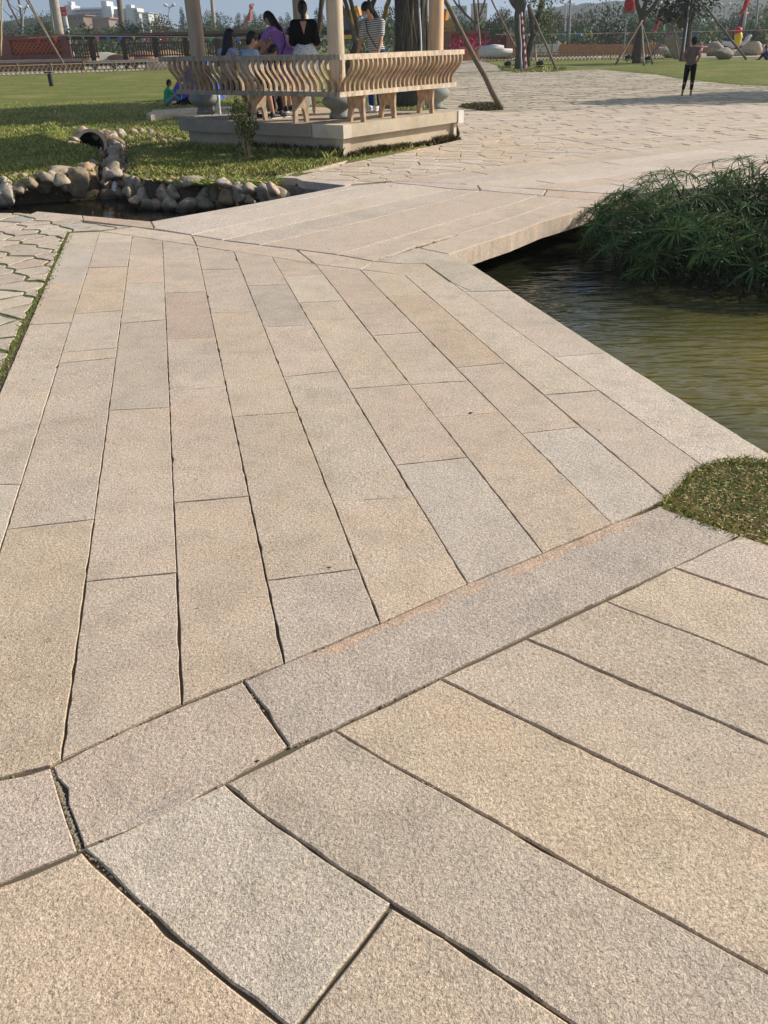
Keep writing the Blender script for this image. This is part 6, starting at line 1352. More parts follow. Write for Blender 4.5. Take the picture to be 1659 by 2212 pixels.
prop2(1137, 152, 48.5, 1127, 26, 50, .05, M['redwhite'], 'white prop with red bands right in front of the double trunk tree', g_); prop2(1116, 108, 60, 1062, 0, 56, .06, M['pole_wood'], 'leaning prop left of the double trunk tree', g_); prop2(1160, 142, 56, 1156, 100, 57, .05, M['bamboo'], 'thin cane between the double trunk tree and the white boards', g_)
prop2(1039, 120, 76, 1030, 20, 80, .09, M['pole_wood'], 'thin prop of the small bare tree', g_)
T4, Y4_ = branch_tree('forked_tree', 'dark tree with three limbs just right of the notice board', 1376, 137, [([(1374, 137), (1378, 100), (1387, 50), (1388, 34)], .26, .22, 0), ([(1387, 40), (1378, 14), (1372, -14)], .17, .12, .3), ([(1388, 36), (1394, 8), (1398, -14)], .16, .12, -.3), ([(1390, 36), (1412, 14), (1428, -14)], .15, .11, 0), ([(1366, 128), (1374, 90), (1384, 52)], .12, .10, .4)], M['bark'])
g_ = 'poles propping the dark three limbed tree'
prop2(1330, 139, 55, 1388, 44, 57, .065, M['pole_wood'], 'prop leaning from the left onto the three limbed tree', g_); prop2(1391, 141, 54, 1386, 52, 56.5, .06, M['paint'], 'pale grey prop in front of the three limbed tree', g_, srgb(130, 120, 110)); prop2(1410, 138, 55, 1388, 56, 57, .06, M['pole_wood'], 'dark prop right of the three limbed tree', g_)
def rooted(name, label, x0, x1, yb, Yb, h, r, n, mat):
    t = thing(name, label, 'tree', (at((x0+x1)/2, yb, Yb).x, Yb, 0)); cx = at((x0+x1)/2, yb, Yb).x; top = at((x0+x1)/2, 0, Yb).x; mb = MB(); m_ = 12
    mb.tube([(cx+(top-cx)*i/m_+.05*sin(i), Yb, h*i/m_-.1) for i in range(m_+1)], [r*(1+.35*max(0, 1-i/2)) for i in range(m_+1)], 22); mb.build('trunk', mat, t, True)
    for k in range(n):
        a = U(-pi, 0) if R() < .8 else U(0, pi); rr = r*U(.88, 1.04); ph = U(0, 6); w_ = U(.010, .034)*r/.43; z0 = U(-.1, 1.0) if R() < .6 else U(0, h*.6); z1 = h*U(.6, 1); pts = [(cx+(top-cx)*(z0+(z1-z0)*i/9)/h+cos(a+.14*sin(i*.9+ph))*(rr*(1+.25*max(0, 1-(z0+(z1-z0)*i/9)/.5))+.012*sin(i*1.7+ph)), Yb+sin(a+.14*sin(i*.9+ph))*rr, z0+(z1-z0)*i/9) for i in range(10)]; mb = MB(); mb.tube(pts, [w_*1.2]+[w_]*8+[w_*.5], 5); mb.build('aerial_root', M['bark_grey'] if R() < .6 else M['pole_wood'], t, True)
    return t
BT = rooted('banyan_tree', 'thick banyan trunk wrapped in hanging roots behind the pavilion', 858, 920, 232, 25.1, 5.0, .41, 64, M['bark_grey'])
cc = [(2.6+U(-3.8, 3.8), 27.8+U(-3.0, 3.2), U(5.4, 7.8)) for _ in range(30)]
P, D, L_, W_ = leaf_cloud(cc, [U(1.0, 1.7) for _ in cc], 9000, .26); foliage('crown', P, D, L_*1.5, W_*1.5, M['leaf_dark'], BT)
for k in range(5): a = k*1.256+.3; mb = MB(); mb.tube([(1.0, 25.1, 4.6), (1.0+cos(a)*1.2, 25.1+sin(a)*1.2, 5.4), (1.0+cos(a)*2.4, 25.1+sin(a)*2.4, 6.2)], [.24, .16, .08], 8); mb.build('limb', M['bark_grey'], BT, True)
BT2 = rooted('banyan_tree', 'far rooted banyan trunk behind the woman in black trousers', 1466, 1492, 130, 60, 9, .27, 34, M['bark_grey'])
mb = MB(); P_ = [at(1478, 52, 60), at(1466, 38, 60), at(1448, 34, 60.4), at(1430, 20, 60.8)]; mb.tube(P_, [.4, .3, .25, .18], 8); mb.build('limb', M['bark'], BT2, True)
P, D, L_, W_ = leaf_cloud([tuple(at(x, y, 60)) for x, y in ((1440, -10), (1470, -22), (1500, -16), (1455, 24), (1440, 30), (1520, -30))], [1.6, 1.6, 1.6, .7, .6, 1.5], 1500, .3); foliage('crown', P, D, L_, W_, M['leaf_dark'], BT2)
# shade tree standing off to the right, its shadow reaches the plaza
t = thing('shade_tree', 'leafy tree beyond the right edge whose shadow falls on the plaza', 'tree', (20.4, 28.8, 0)); mb = MB(); mb.tube([(20.4, 28.8, -.1), (20.3, 28.8, 2.4), (20.1, 28.7, 4.6)], [.24, .2, .12], 10); mb.build('trunk', M['bark'], t, True)
cc = [(19.9+U(-3.2, 3.2), 28.7+U(-1.5, 1.5), U(4.6, 6.6)) for _ in range(20)]; P, D, L_, W_ = leaf_cloud(cc, [U(.7, 1.2) for _ in cc], 5200, .24); foliage('crown', P, D, L_*1.4, W_*1.4, M['leaf'], t)
g_ = 'poles propping the far rooted banyan'
prop2(1468, 131, 58, 1449, 40, 60, .05, M['pole_wood'], 'thin rod left of the far rooted banyan', g_)
prop2(1475, 118, 58, 1502, 2, 60, .13, M['pole_wood'], 'prop leaning left to right behind the standing woman', g_) if False else None
prop2(1471, 130, 59, 1516, -8, 60, .01, M['pole_wood'], '', g_) if False else None
prop2(1474, 130, 57, 1490, 0, 59.5, .06, M['paint'], 'grey metal prop beside the far rooted banyan', g_, srgb(120, 118, 122)); prop2(1612-0, 127, 56, 1506, -6, 59, .15, M['pole_wood'], 'long prop leaning from the right rocks up to the far rooted banyan', g_) if False else None
prop2(1612.5-.5*0+0, 128, 57, 1508, -6, 60, .075, M['pole_wood'], 'long prop leaning from the right rocks up to the far rooted banyan', g_); prop2(1402, 128, 58, 1488, 6, 60, .075, M['pole_wood'], 'long prop leaning from the left fence up to the far rooted banyan', g_)
# props of the near banyan
g_ = 'poles propping the near banyan'
gy = G(1085, 237).y
prop2(1084, 237, gy, 948, -22, 24.2, .075, M['pole_wood'], 'nearest wooden prop standing on the plaza right of the pavilion', g_)
prop2(760, 185, 27, 880, -60, 25.5, .07, M['pole_wood'], '', g_) if False else None
for (x0, y0, Y0, x1, y1, r, lb, mt) in ((780, 108, 24, 728, -10, .06, 'dark prop nearest to the middle column, leaning left', 'pole_wood'), (772, 110, 27, 742, -8, .075, 'grey prop behind the striped top woman leaning left', 'pole_wood'), (782, 100, 27.5, 754, -10, .075, 'grey prop just right of the previous leaning one', 'pole_wood'), (834, 232, 24.6, 858, 60, .05, 'pale prop left of the near banyan', 'bamboo'),
        (712, 232, 24.2, 812, -10, .085, 'thick dark prop rising to the right behind the middle column', 'bark'), (826, 60, 26, 790, -10, .05, 'thin dark prop above the striped top woman', 'bark'), (820, 76, 26.5, 842, -10, .08, 'pale prop rising right above the striped top woman', 'bamboo'), (618, 190, 24, 645, -10, .045, 'thin black prop left of the black top woman', 'bark'),
        (668, 232, 24, 694, -10, .06, 'dark prop just left of the middle column', 'bark'), (680, 110, 25, 700, -10, .07, 'pale prop close to the middle column', 'bamboo'), (790, 226, 25, 806, 180, .02, 'short white stake under the bench', 'paint')):
    prop2(x0, y0, Y0, x1, y1, 25.3, r, M[mt], lb, g_, srgb(220, 220, 215))
prop2(915, 235, 23.6, 905, -10, 24.6, .03, M['paint'], 'slim white stake in front of the near banyan', g_, srgb(210, 205, 200)); prop2(944, 228, 24.0, 941, 170, 24.0, .025, M['redwhite'], 'short red and white stake right of the last pavilion column', g_)
# lawn lamps
def spot(x, y, lb):
    p = G(x, y); t = thing('ground_spotlight', lb, 'spotlight', tuple(p), 'small black spotlights at the tree feet'); mb = MB(); mb.tube([p, p+Vector((0, 0, .18))], .03, 6); mb.build('stake', M['paint'], t, color=(.03, .03, .03)); mb = MB(); mb.cap(p+Vector((-.08, 0, .3)), .11, p+Vector((.12, -.05, .34)), .13, 10); mb.build('lamp_body', M['paint'], t, color=(.03, .035, .04)); mb = MB(); mb.box(p+Vector((0, 0, .14)), (.5, .06, .05)); mb.build('bracket', M['paint'], t, color=(.03, .035, .04))
spot(1095, 151, 'small black spotlight left of the dark double trunk tree'); spot(1164, 150, 'small black spotlight right of the dark double trunk tree'); spot(1354, 135, 'small black spotlight left of the three limbed tree'); spot(1396, 139, 'small black spotlight right of the three limbed tree')
p = G(112, 187); t = thing('bollard_light', 'dark square bollard lamp standing on the left lawn', 'bollard', tuple(p)); mb = MB(); mb.box(p+Vector((0, 0, .28)), (.17, .17, .56)); mb.build('post', M['paint'], t, color=(.045, .05, .045)); mb = MB(); mb.box(p+Vector((-.03, 0, .61)), (.36, .26, .06)); mb.build('lamp_cap', M['paint'], t, color=(.06, .06, .06))
# stone planks on the lawn
t = thing('stone_plank', 'long rough pale stone plank lying on the lawn left of the pavilion', 'stone plank', tuple(G(380, 250))); a = [(316, 251), (330, 243), (420, 238), (500, 234), (500, 240), (420, 245), (326, 254)]
mb = slab_mb(gl(a, .1), .16, .16, .0, .03, .2, .02); mb.build('slab', M['granite'], t, color=PALE)
t = thing('stone_plank', 'second rough plank lying close in front of the first at the plinth', 'stone plank', tuple(G(400, 256))); mb = slab_mb(gl([(352, 251), (420, 247), (500, 243), (500, 248), (420, 252)], .08), .1, .1, 0, .03, .2, .02); mb.build('slab', M['granite'], t, color=LGREY)

# ---- rocks on the right lawn
def bigrock(x0, x1, y0, y1, c, i, lb, rot=0.0):
    p = G((x0+x1)/2, y1); sc = p.y*1.17/FOC; w_, h = (x1-x0)*sc/2, (y1-y0)*sc/2; o = link(bpy.data.objects.new('boulder', ROCKS[i])); o.location = p+Vector((0, w_*.4, h*.85)); o.scale = (w_*1.08, w_*.7, h*1.15); o.rotation_euler = (0, rot, 0); o.color = (*c, 1); tag(o, lb, 'boulder')
bigrock(1421, 1463, 103, 126, (.50, .48, .42), 3, 'pale grey boulder left of the standing woman'); bigrock(1529, 1568, 101, 122, (.38, .30, .21), 1, 'angular brown boulder right of the far banyan'); bigrock(1547, 1586, 107, 129, (.40, .33, .25), 4, 'rounded brown boulder in front of the angular one'); bigrock(1603, 1640, 97, 121, (.52, .43, .30), 5, 'big sandy boulder right of the motorbikes'); bigrock(1638, 1662, 101, 119, (.40, .32, .22), 6, 'brown boulder at the right edge'); bigrock(1576, 1604, 112, 122, (.46, .38, .28), 2, 'low sandy stone under the motorbikes')
p = at(1462, 105, 66); mb = MB(); mb.box(p, (1.9, .5, .85), Matrix.Rotation(radians(52), 3, 'Y')); tag(mb.build('stone_block', M['rock'], None, color=(.36, .28, .20)), 'rectangular brown stone block leaning on the pale boulder', 'stone block')
def cone_bollard(x, yb, yt, lb):
    p = G(x, yb); h = at(x, yt, p.y).z; t = thing('striped_bollard', lb, 'bollard', tuple(p), 'red and white striped bollards'); mb = MB(); mb.tube([p, p+Vector((0, 0, h))], [.16, .13], 10); mb.build('body', M['redwhite'], t, True); mb = MB(); mb.ell(p+Vector((0, 0, h)), (.12, .12, .09), None, 8, 6); mb.build('cap', M['paint'], t, color=srgb(60, 50, 50))
cone_bollard(1410, 116, 99, 'red and white striped bollard left of the pale boulder'); cone_bollard(1511, 122, 98, 'red and white striped bollard just right of the far banyan'); cone_bollard(1598, 120, 101, 'red and white striped bollard under the parked motorbikes')
def motorbike(x, yb, h_px, col, lb):
    p = G(x, yb); p.y = 78; p = Vector((at(x, yb, 78).x, 78, max(.0, at(x, yb, 78).z))); s_ = 1.35; t = thing('motorbike', lb, 'motorbike', tuple(p)); 
    for dx in (-.6, .6):
        mb = MB(); n = 16; v = []; 
        for r in (.30, .21):
            for yy in (-.06, .06):
                for k in range(n): v.append(p+Vector((dx*s_+cos(2*pi*k/n)*r*s_, yy, .3*s_+sin(2*pi*k/n)*r*s_)))
        f = [(a*n+k, a*n+(k+1) % n, b*n+(k+1) % n, b*n+k) for a, b in ((0, 1), (1, 3), (3, 2), (2, 0)) for k in range(n)]; mb.add(v, f); wh = mb.build('wheel', M['paint'], t, color=(.03, .03, .03)); mb = MB(); mb.ell(p+Vector((dx*s_, 0, .3*s_)), (.07, .08, .07), None, 8, 6); mb.build('hub', M['paint'], wh, color=(.4, .4, .4))
    mb = MB(); mb.cap(p+Vector((-.5*s_, 0, .62*s_)), .14*s_, p+Vector((.15*s_, 0, .5*s_)), .17*s_, 10); mb.cap(p+Vector((.15*s_, 0, .4*s_)), .12*s_, p+Vector((.42*s_, 0, .85*s_)), .13*s_, 10); mb.build('fairing', M['paint'], t, True, color=col)
    mb = MB(); mb.cap(p+Vector((-.5*s_, 0, .80*s_)), .09*s_, p+Vector((.05*s_, 0, .78*s_)), .08*s_, 8); mb.build('saddle', M['paint'], t, True, color=(.03, .03, .03))
    mb = MB(); mb.tube([p+Vector((.38*s_, -.35, 1.05*s_)), p+Vector((.45*s_, 0, .98*s_)), p+Vector((.38*s_, .35, 1.05*s_))], .025, 5); mb.tube([p+Vector((.45*s_, 0, .98*s_)), p+Vector((.6*s_, 0, .3*s_))], .035, 5); mb.build('handlebar', M['metal'], t); mb = MB(); mb.ell(p+Vector((.55*s_, 0, .92*s_)), (.09*s_, .09*s_, .09*s_), None, 8, 6); mb.build('headlight', M['paint'], t, color=srgb(235, 235, 230))
motorbike(1576, 117, 20, srgb(220, 222, 224), 'white motorbike parked behind the boulders, left one'); motorbike(1596, 115, 20, srgb(196, 200, 210), 'silver motorbike parked behind the boulders, right one')
p = at(1594, 80, 77); t = thing('toy_balloon', 'yellow inflatable figure shape with a red ball above the motorbikes', 'inflatable', tuple(p)); mb = MB(); mb.cap(at(1594, 92, 77), .25, at(1595, 77, 77), .32, 10); mb.build('yellow_body', M['paint'], t, True, color=srgb(222, 196, 40)); mb = MB(); mb.ell(at(1594.5, 66, 77), (.34, .34, .28), None, 12, 8); mb.build('red_top', M['paint'], t, True, color=srgb(200, 50, 60))
for (x0, y0, x1, y1, c, lb) in ((1606, 62, 1616, -20, srgb(190, 194, 200), 'white flag mast rising right of the forked street lamp'), (1632, 60, 1640, -20, srgb(150, 152, 156), 'grey mast at the far right of the park')): pole('flag_mast', x0, y0, x1, y1, 95, .14, .11, M['paint'], lb, 'mast', c)
def flag(x, y, w_, h, Y, c, lb):
    a = at(x, y, Y); sc = Y/FOC*1.16; mb = MB(); v = []; n = 6
    for i in range(n+1):
        for j in (0, 1): v.append(a+Vector(((-h*.22*i/n+j*w_*(1-.4*i/n))*sc, .12*sin(i*1.3+j), -h*sc*i/n)))
    mb.add(v, [(2*i, 2*i+1, 2*i+3, 2*i+2) for i in range(n)]); o = mb.build('flag', M['paint'], None, True, color=c); md = o.modifiers.new('thickness', 'SOLIDIFY'); md.thickness = .02; tag(o, lb, 'flag')
flag(1427, 14, 8, 42, 100, srgb(176, 52, 62), 'limp red flag left of the double armed street lamp'); flag(1611, -4, 9, 22, 94, srgb(206, 44, 50), 'red flag on the white mast at the right'); flag(1604, 26, 12, 40, 96, srgb(96, 60, 60), 'dark red limp banner beside the white mast')
# machines beyond the pavilion
t = thing('crane', 'red painted crane arm far behind the seated group', 'crane', tuple(at(540, 60, 160)))
def beam(mb, x0, y0, x1, y1, Y, r): a, b = at(x0, y0, Y), at(x1, y1, Y); mb.tube([a, b], r, 4)
mb = MB(); beam(mb, 540, 46, 542, 20, 160, .32); mb.build('mast', M['paint'], t, color=srgb(196, 120, 108)); mb = MB(); beam(mb, 524, 60, 541, 26, 160, .24); mb.build('boom', M['paint'], t, color=srgb(196, 104, 88)); mb = MB(); mb.ell(at(543, 14, 160), (.42, .4, .42), None, 8, 6); mb.build('jib_head', M['paint'], t, color=srgb(206, 128, 116)); mb = MB(); beam(mb, 540, 12, 548, 10, 160, .2); mb.build('hook_arm', M['paint'], t, color=srgb(150, 90, 80))
t = thing('excavator', 'yellow excavator with raised arm seen between the leaning props', 'excavator', tuple(at(740, 75, 100)))
mb = MB(); beam(mb, 758, 60, 746, 34, 100, .3); mb.build('boom', M['paint'], t, color=srgb(222, 168, 60)); mb = MB(); beam(mb, 746, 34, 773, 16, 100, .25); beam(mb, 773, 16, 778, 34, 100, .22); mb.build('stick', M['paint'], t, color=srgb(222, 168, 60)); mb = MB(); mb.box(at(742, 56, 100), (3, 2, 2.4)); mb.build('cab', M['paint'], t, color=srgb(214, 166, 60)); mb = MB(); mb.box(at(742, 66, 100), (4, 2, .8)); mb.build('track', M['paint'], t, color=(.05, .05, .05)); mb = MB(); mb.box(at(742, 52, 100)-Vector((0, 1.03, 0)), (1.4, .06, 1.1)); mb.build('window', M['glass'], t)
t = thing('excavator', 'orange crane arm seen right of the last pavilion column', 'excavator', tuple(at(955, 60, 110))); mb = MB(); beam(mb, 958, 62, 965, 20, 110, .4); mb.build('boom', M['paint'], t, color=srgb(214, 150, 60)); mb = MB(); beam(mb, 948, 40, 966, 22, 110, .25); mb.build('stay', M['paint'], t, color=srgb(206, 140, 60)); mb = MB(); mb.box(at(957, 68, 110), (2.4, 2, 2.2)); mb.build('cab', M['paint'], t, color=srgb(190, 130, 60))
random.setstate(st)
# ================================================================ PEOPLE
def blob(name, prims, mat, parent, vox=0.012, color=None, smooth_it=4):
    mb = MB()
    for p in prims:
        if p[0] == 'c': mb.cap(*p[1:])
        else: mb.ell(*p[1:])
    o = mb.build(name, mat, parent, True, color); r = o.modifiers.new('remesh', 'REMESH'); r.mode = 'VOXEL'; r.voxel_size = vox; r.use_smooth_shade = True
    s_ = o.modifiers.new('soften', 'SMOOTH'); s_.iterations = smooth_it; s_.factor = .5; return o
def ik(a, t, l1, l2, hint):
    d = t-a; L_ = d.length
    if L_ > (l1+l2)*.995: t = a+d.normalized()*(l1+l2)*.995; d = t-a; L_ = d.length
    x = (l1*l1-l2*l2+L_*L_)/(2*L_); h = math.sqrt(max(1e-6, l1*l1-x*x)); dn = d.normalized(); hv = Vector(hint)-dn*dn.dot(Vector(hint))
    if hv.length < 1e-4: hv = Vector((0, 1, 0))
    return a+dn*x+hv.normalized()*h, t
Z = Vector((0, 0, 1))
def person(label, loc, rz, ht, pel, lean=0.0, slean=0.0, hyaw=0.0, hpitch=0.0, hands=None, feet=None, elbow=None, knee=None, skin='skin', top=None, sleeve=.55, bottom=None, bottom_kind='trousers', cut=1.0, hair='short', shoes=(.05, .05, .055), extra=None, group=None, slim=1.0, shoe_kind='shoe', hairlen=.32):
    t = thing('person', label, 'person', tuple(loc), group, rz if rz else 1e-6); s = ht/1.65; V3 = Vector
    pel = V3(pel); Rl = Matrix.Rotation(-lean, 3, 'X') @ Matrix.Rotation(slean, 3, 'Y'); up = Rl @ Z; sd = Rl @ V3((1, 0, 0)); fw = Rl @ V3((0, 1, 0))
    waist = pel+up*.16*s; chest = pel+up*.34*s; neck = pel+up*.50*s; Rh = Matrix.Rotation(hyaw, 3, 'Z') @ Matrix.Rotation(-hpitch-lean*.5, 3, 'X'); hup = Rh @ Z; hf = Rh @ V3((0, 1, 0)); hs = Rh @ V3((1, 0, 0)); head = neck+hup*.165*s+hf*.012*s
    shd = [neck-up*.055*s+sd*k*.165*s*slim for k in (-1, 1)]; hip = [pel-up*.01+sd*k*.088*s for k in (-1, 1)]
    hands = [V3(h) for h in (hands or ((-.22, .05, pel.z-.1), (.22, .05, pel.z-.1)))]; feet = [V3(f) for f in (feet or ((-.09, 0, .07*s), (.09, 0, .07*s)))]
    elbow = elbow or ((-.5, -1, -.2), (.5, -1, -.2)); knee = knee or ((0, 1, 0), (0, 1, 0)); B = []; arms = []; legs = []
    Re = Rh.to_4x4().to_3x3()
    B += [('e', pel, (.155*s*slim, .105*s, .115*s), Rl), ('c', pel, .115*s*slim, chest, .115*s*slim), ('e', chest, (.155*s*slim, .10*s, .17*s), Rl), ('c', shd[0], .055*s, shd[1], .055*s), ('c', neck-up*.05*s, .055*s, head-hup*.05*s, .05*s),
          ('e', head, (.073*s, .09*s, .108*s), Rh, 20, 14), ('e', head-hup*.055*s+hf*.018*s, (.05*s, .062*s, .055*s), Rh), ('c', head+hf*.083*s+hup*.012*s, .010*s, head+hf*.103*s-hup*.022*s, .014*s), ('e', head+hs*.075*s-hup*.005, (.012*s, .02*s, .03*s), Rh), ('e', head-hs*.075*s-hup*.005, (.012*s, .02*s, .03*s), Rh)]
    for k in (0, 1):
        sg = (-1, 1)[k]; e_, w_ = ik(shd[k], hands[k], .275*s, .245*s, elbow[k]); arms.append((shd[k], e_, w_)); B += [('c', shd[k], .05*s, e_, .038*s), ('c', e_, .038*s, w_, .024*s)]
        d = (w_-e_).normalized(); pc = w_+d*.045*s; side = d.cross(Z); side = side.normalized() if side.length > .1 else V3((0, 1, 0)); nrm = side.cross(d).normalized(); B.append(('e', pc, (.03*s, .03*s, .042*s), d.to_track_quat('Z', 'Y').to_matrix()))
        for q, (off, ln) in enumerate(((-.027, .062), (-.009, .07), (.009, .066), (.026, .052))):
            p0 = pc+d*.03*s+side*off*s; p1 = p0+d*ln*.5*s; p2 = p1+(d*.75-nrm*.6).normalized()*ln*.5*s; B += [('c', p0, .0088*s, p1, .0082*s, 7), ('c', p1, .0082*s, p2, .007*s, 7)]
        th = pc+side*(-sg)*.028*s-d*.02*s; B += [('c', th, .010*s, th+(d*.7+side*(-sg)*.7)*.035*s, .009*s, 7), ('c', th+(d*.7+side*(-sg)*.7)*.035*s, .009*s, th+d*.055*s+side*(-sg)*.03*s, .008*s, 7)]
        kn, an = ik(hip[k], feet[k], .405*s, .40*s, knee[k]); legs.append((hip[k], kn, an)); B += [('c', hip[k], .085*s*slim, kn, .052*s), ('e', kn-(kn-an)*.25+V3((0, -.012*s, 0)), (.05*s, .053*s, .09*s)), ('c', kn, .050*s, an, .033*s), ('c', an-Z*.03*s, .032*s, an+V3((0, .13*s, -.045*s)), .026*s)]
    blob('body', B, M[skin], t, .0105)
    E2 = [('e', head+hs*k*.03*s+hf*.079*s+hup*.012*s, (.011*s, .008*s, .007*s), Rh, 8, 6) for k in (-1, 1)]; mb = MB()
    for p in E2: mb.ell(*p[1:])
    mb.build('eyes', M['hair'], t, True); mb = MB(); mb.ell(head+hf*.078*s-hup*.052*s, (.021*s, .008*s, .007*s), Rh, 10, 6); mb.build('mouth', M['matte'], t, True, color=srgb(170, 84, 80))
    H_ = [('e', head-hf*.014*s+hup*.024*s, (.083*s, .098*s, .104*s), Rh, 18, 12), ('e', head-hf*.045*s-hup*.02*s, (.075*s, .06*s, .085*s), Rh)]
    if hair == 'long': H_ += [('c', head-hf*.05*s, .072*s, neck-fw*.06*s-up*.12*s, .075*s), ('c', head-hf*.03*s+hs*.05*s, .04*s, neck+sd*.08*s-up*.08*s, .035*s), ('c', neck-fw*.07*s-up*.1*s, .07*s, neck-fw*.085*s-up*hairlen*s, .03*s)]
    if hair == 'pony': H_ += [('e', head-hf*.085*s-hup*.03*s, (.04*s, .04*s, .04*s)), ('c', head-hf*.10*s-hup*.03*s, .034*s, neck-fw*.10*s-up*.05*s, .034*s), ('c', neck-fw*.10*s-up*.05*s, .034*s, neck-fw*.11*s-up*.20*s, .012*s)]
    if hair == 'bob': H_ += [('e', head-hf*.02*s+hup*.02*s, (.10*s, .105*s, .11*s), Rh, 18, 12), ('c', head-hs*.06*s-hup*.03*s-hf*.02*s, .035*s, head-hs*.06*s-hup*.09*s-hf*.02*s, .02*s), ('c', head+hs*.06*s-hup*.03*s-hf*.02*s, .035*s, head+hs*.06*s-hup*.09*s-hf*.02*s, .02*s)]
    blob('hair', H_, M['hair'], t, .010, smooth_it=2)
    g = .016*s
    if top:
        T_ = [('e', pel+up*.06*s, (.150*s*slim+g, .105*s+g, .09*s), Rl), ('c', pel+up*.03*s, .118*s*slim+g, chest, .118*s*slim+g), ('e', chest, (.158*s*slim+g, .10*s+g, .165*s), Rl), ('c', shd[0], .055*s+g*.8, shd[1], .055*s+g*.8)]
        for a, e_, w_ in arms:
            if sleeve > 0:
                q = a.lerp(e_, min(1, sleeve*1.6)); T_.append(('c', a, .052*s+g, q, .047*s+g))
                if sleeve > .63: T_.append(('c', e_, .046*s+g, e_.lerp(w_, (sleeve-.63)/.37), .034*s+g))
        blob('shirt', T_, M[top], t, .012)
    if bottom:
        Bt = [('e', pel, (.158*s*slim+g, .11*s+g, .10*s), Rl)]
        if bottom_kind in ('trousers', 'shorts'):
            for hp, kn, an in legs:
                Bt.append(('c', hp, .088*s*slim+g*.6, kn if cut >= .5 else hp.lerp(kn, cut*2), .055*s+g))
                if cut > .5: Bt.append(('c', kn, .053*s+g*.8, kn.lerp(an, (cut-.5)*2), .040*s+g*.8))
            blob(bottom_kind, Bt, M[bottom], t, .012)
        else:
            z0 = pel.z+.15*s; z1 = pel.z-cut*s; mb = MB(); n = 10; k_ = 28; v = []
            for i in range(n+1):
                q = i/n; zz = z0+(z1-z0)*q; r = (.125+.075*min(1, q*3)**.8+.04*q)*s
                for j in range(k_): a = 2*pi*j/k_; rr = r*(1+.05*q*sin(a*7+1)); v.append((pel.x+cos(a)*rr, pel.y-.01+sin(a)*rr*.78, zz))
            mb.add(v, [(i*k_+j, i*k_+(j+1) % k_, (i+1)*k_+(j+1) % k_, (i+1)*k_+j) for i in range(n) for j in range(k_)]); o = mb.build('skirt', M[bottom], t, True); md = o.modifiers.new('thickness', 'SOLIDIFY'); md.thickness = .006
    for k in (0, 1):
        an = legs[k][2]; mb = []
        if shoe_kind == 'shoe':
            mb = [('c', an-Z*.035*s-V3((0, .02, 0)), .043*s, an+V3((0, .14*s, -.047*s)), .034*s), ('c', an-V3((0, .02*s, .0)), .040*s, an-Z*.03*s, .042*s)]; o = blob('shoe', mb, M['paint'], t, .011, shoes, 2); sol = MB(); sol.box(an+V3((0, .06*s, -.072*s)), (.078*s, .25*s, .022*s)); sol.build('sole', M['paint'], o, color=srgb(225, 222, 215))
        elif shoe_kind == 'heel':
            o = MB(); o.cap(an-Z*.06*s+V3((0, .0, 0)), .034*s, an+V3((0, .13*s, -.10*s)), .028*s, 10); sh_ = o.build('shoe', M['paint'], t, True, color=shoes); h2 = MB(); h2.tube([an-Z*.05*s-V3((0, .02, 0)), an-Z*.128*s-V3((0, .02, 0))], [.024*s, .017*s], 8); h2.build('heel', M['paint'], sh_, color=shoes)
    if extra: extra(t, dict(s=s, head=head, hf=hf, hup=hup, hs=hs, neck=neck, chest=chest, pel=pel, up=up, fw=fw, sd=sd, Rh=Rh, arms=arms, legs=legs))
    return t
FL = .494
def spot_at(x, yb, z): p = G(x, yb, z); return p
# woman in black top and dotted skirt
def x_vback(t, k):
    mb = MB(); c = k['neck']-k['fw']*.128*k['s']-k['up']*.10*k['s']; s = k['s']
    v = [c+k['sd']*-.055*s+k['up']*.07*s, c+k['sd']*.055*s+k['up']*.07*s, c-k['up']*.12*s+k['fw']*-.012]; mb.add([q for q in v]+[q+k['fw']*-.004 for q in v], [(0, 2, 1), (3, 4, 5), (0, 1, 4, 3), (1, 2, 5, 4), (2, 0, 3, 5)]); mb.build('open_back', M['skin'], t)
p = at(667, 243, 16.5); p.z = FL
person('woman with low ponytail in black top and white dotted skirt, back turned', p, 0.06, 1.70, (0, 0, .975), .03, 0, 0, .12, [(-.15, .20, 1.08), (.17, .20, 1.06)], [(-.10, -.02, .135), (.10, 0, .135)], ((-.35, -.8, -.8), (.35, -.8, -.8)), top='black', sleeve=.74, bottom='dots', bottom_kind='skirt', cut=.30, hair='pony', shoes=srgb(196, 188, 176), shoe_kind='heel', extra=x_vback)
# woman in purple dress
def x_bag(t, k):
    s = k['s']; a = k['neck']+k['sd']*.10*s; b = k['pel']+k['sd']*-.20*s+k['up']*.02; mb = MB(); mb.tube([a-k['fw']*.02, a.lerp(b, .35)-k['fw']*.135*s, a.lerp(b, .7)-k['fw']*.15*s, b-k['fw']*.05], .009, 5); st_ = mb.build('bag_strap', M['navy'], t); mb = MB(); mb.box(b+Vector((0, .04, -.08)), (.07, .20, .15)); mb.build('shoulder_bag', M['black'], t)
p = at(622, 238, 16.75); p.z = FL
person('woman in lilac purple dress bending over the seated group with a shoulder bag', p, radians(62), 1.68, (0, -.05, .93), .42, 0, 0, .45, [(-.12, .62, 1.04), (.16, .60, 1.02)], None, ((-.6, -.6, -.6), (.6, -.6, -.6)), top='purple', sleeve=.42, bottom='purple', bottom_kind='skirt', cut=.36, hair='long', hairlen=.02, shoes=srgb(40, 42, 60), extra=x_bag)
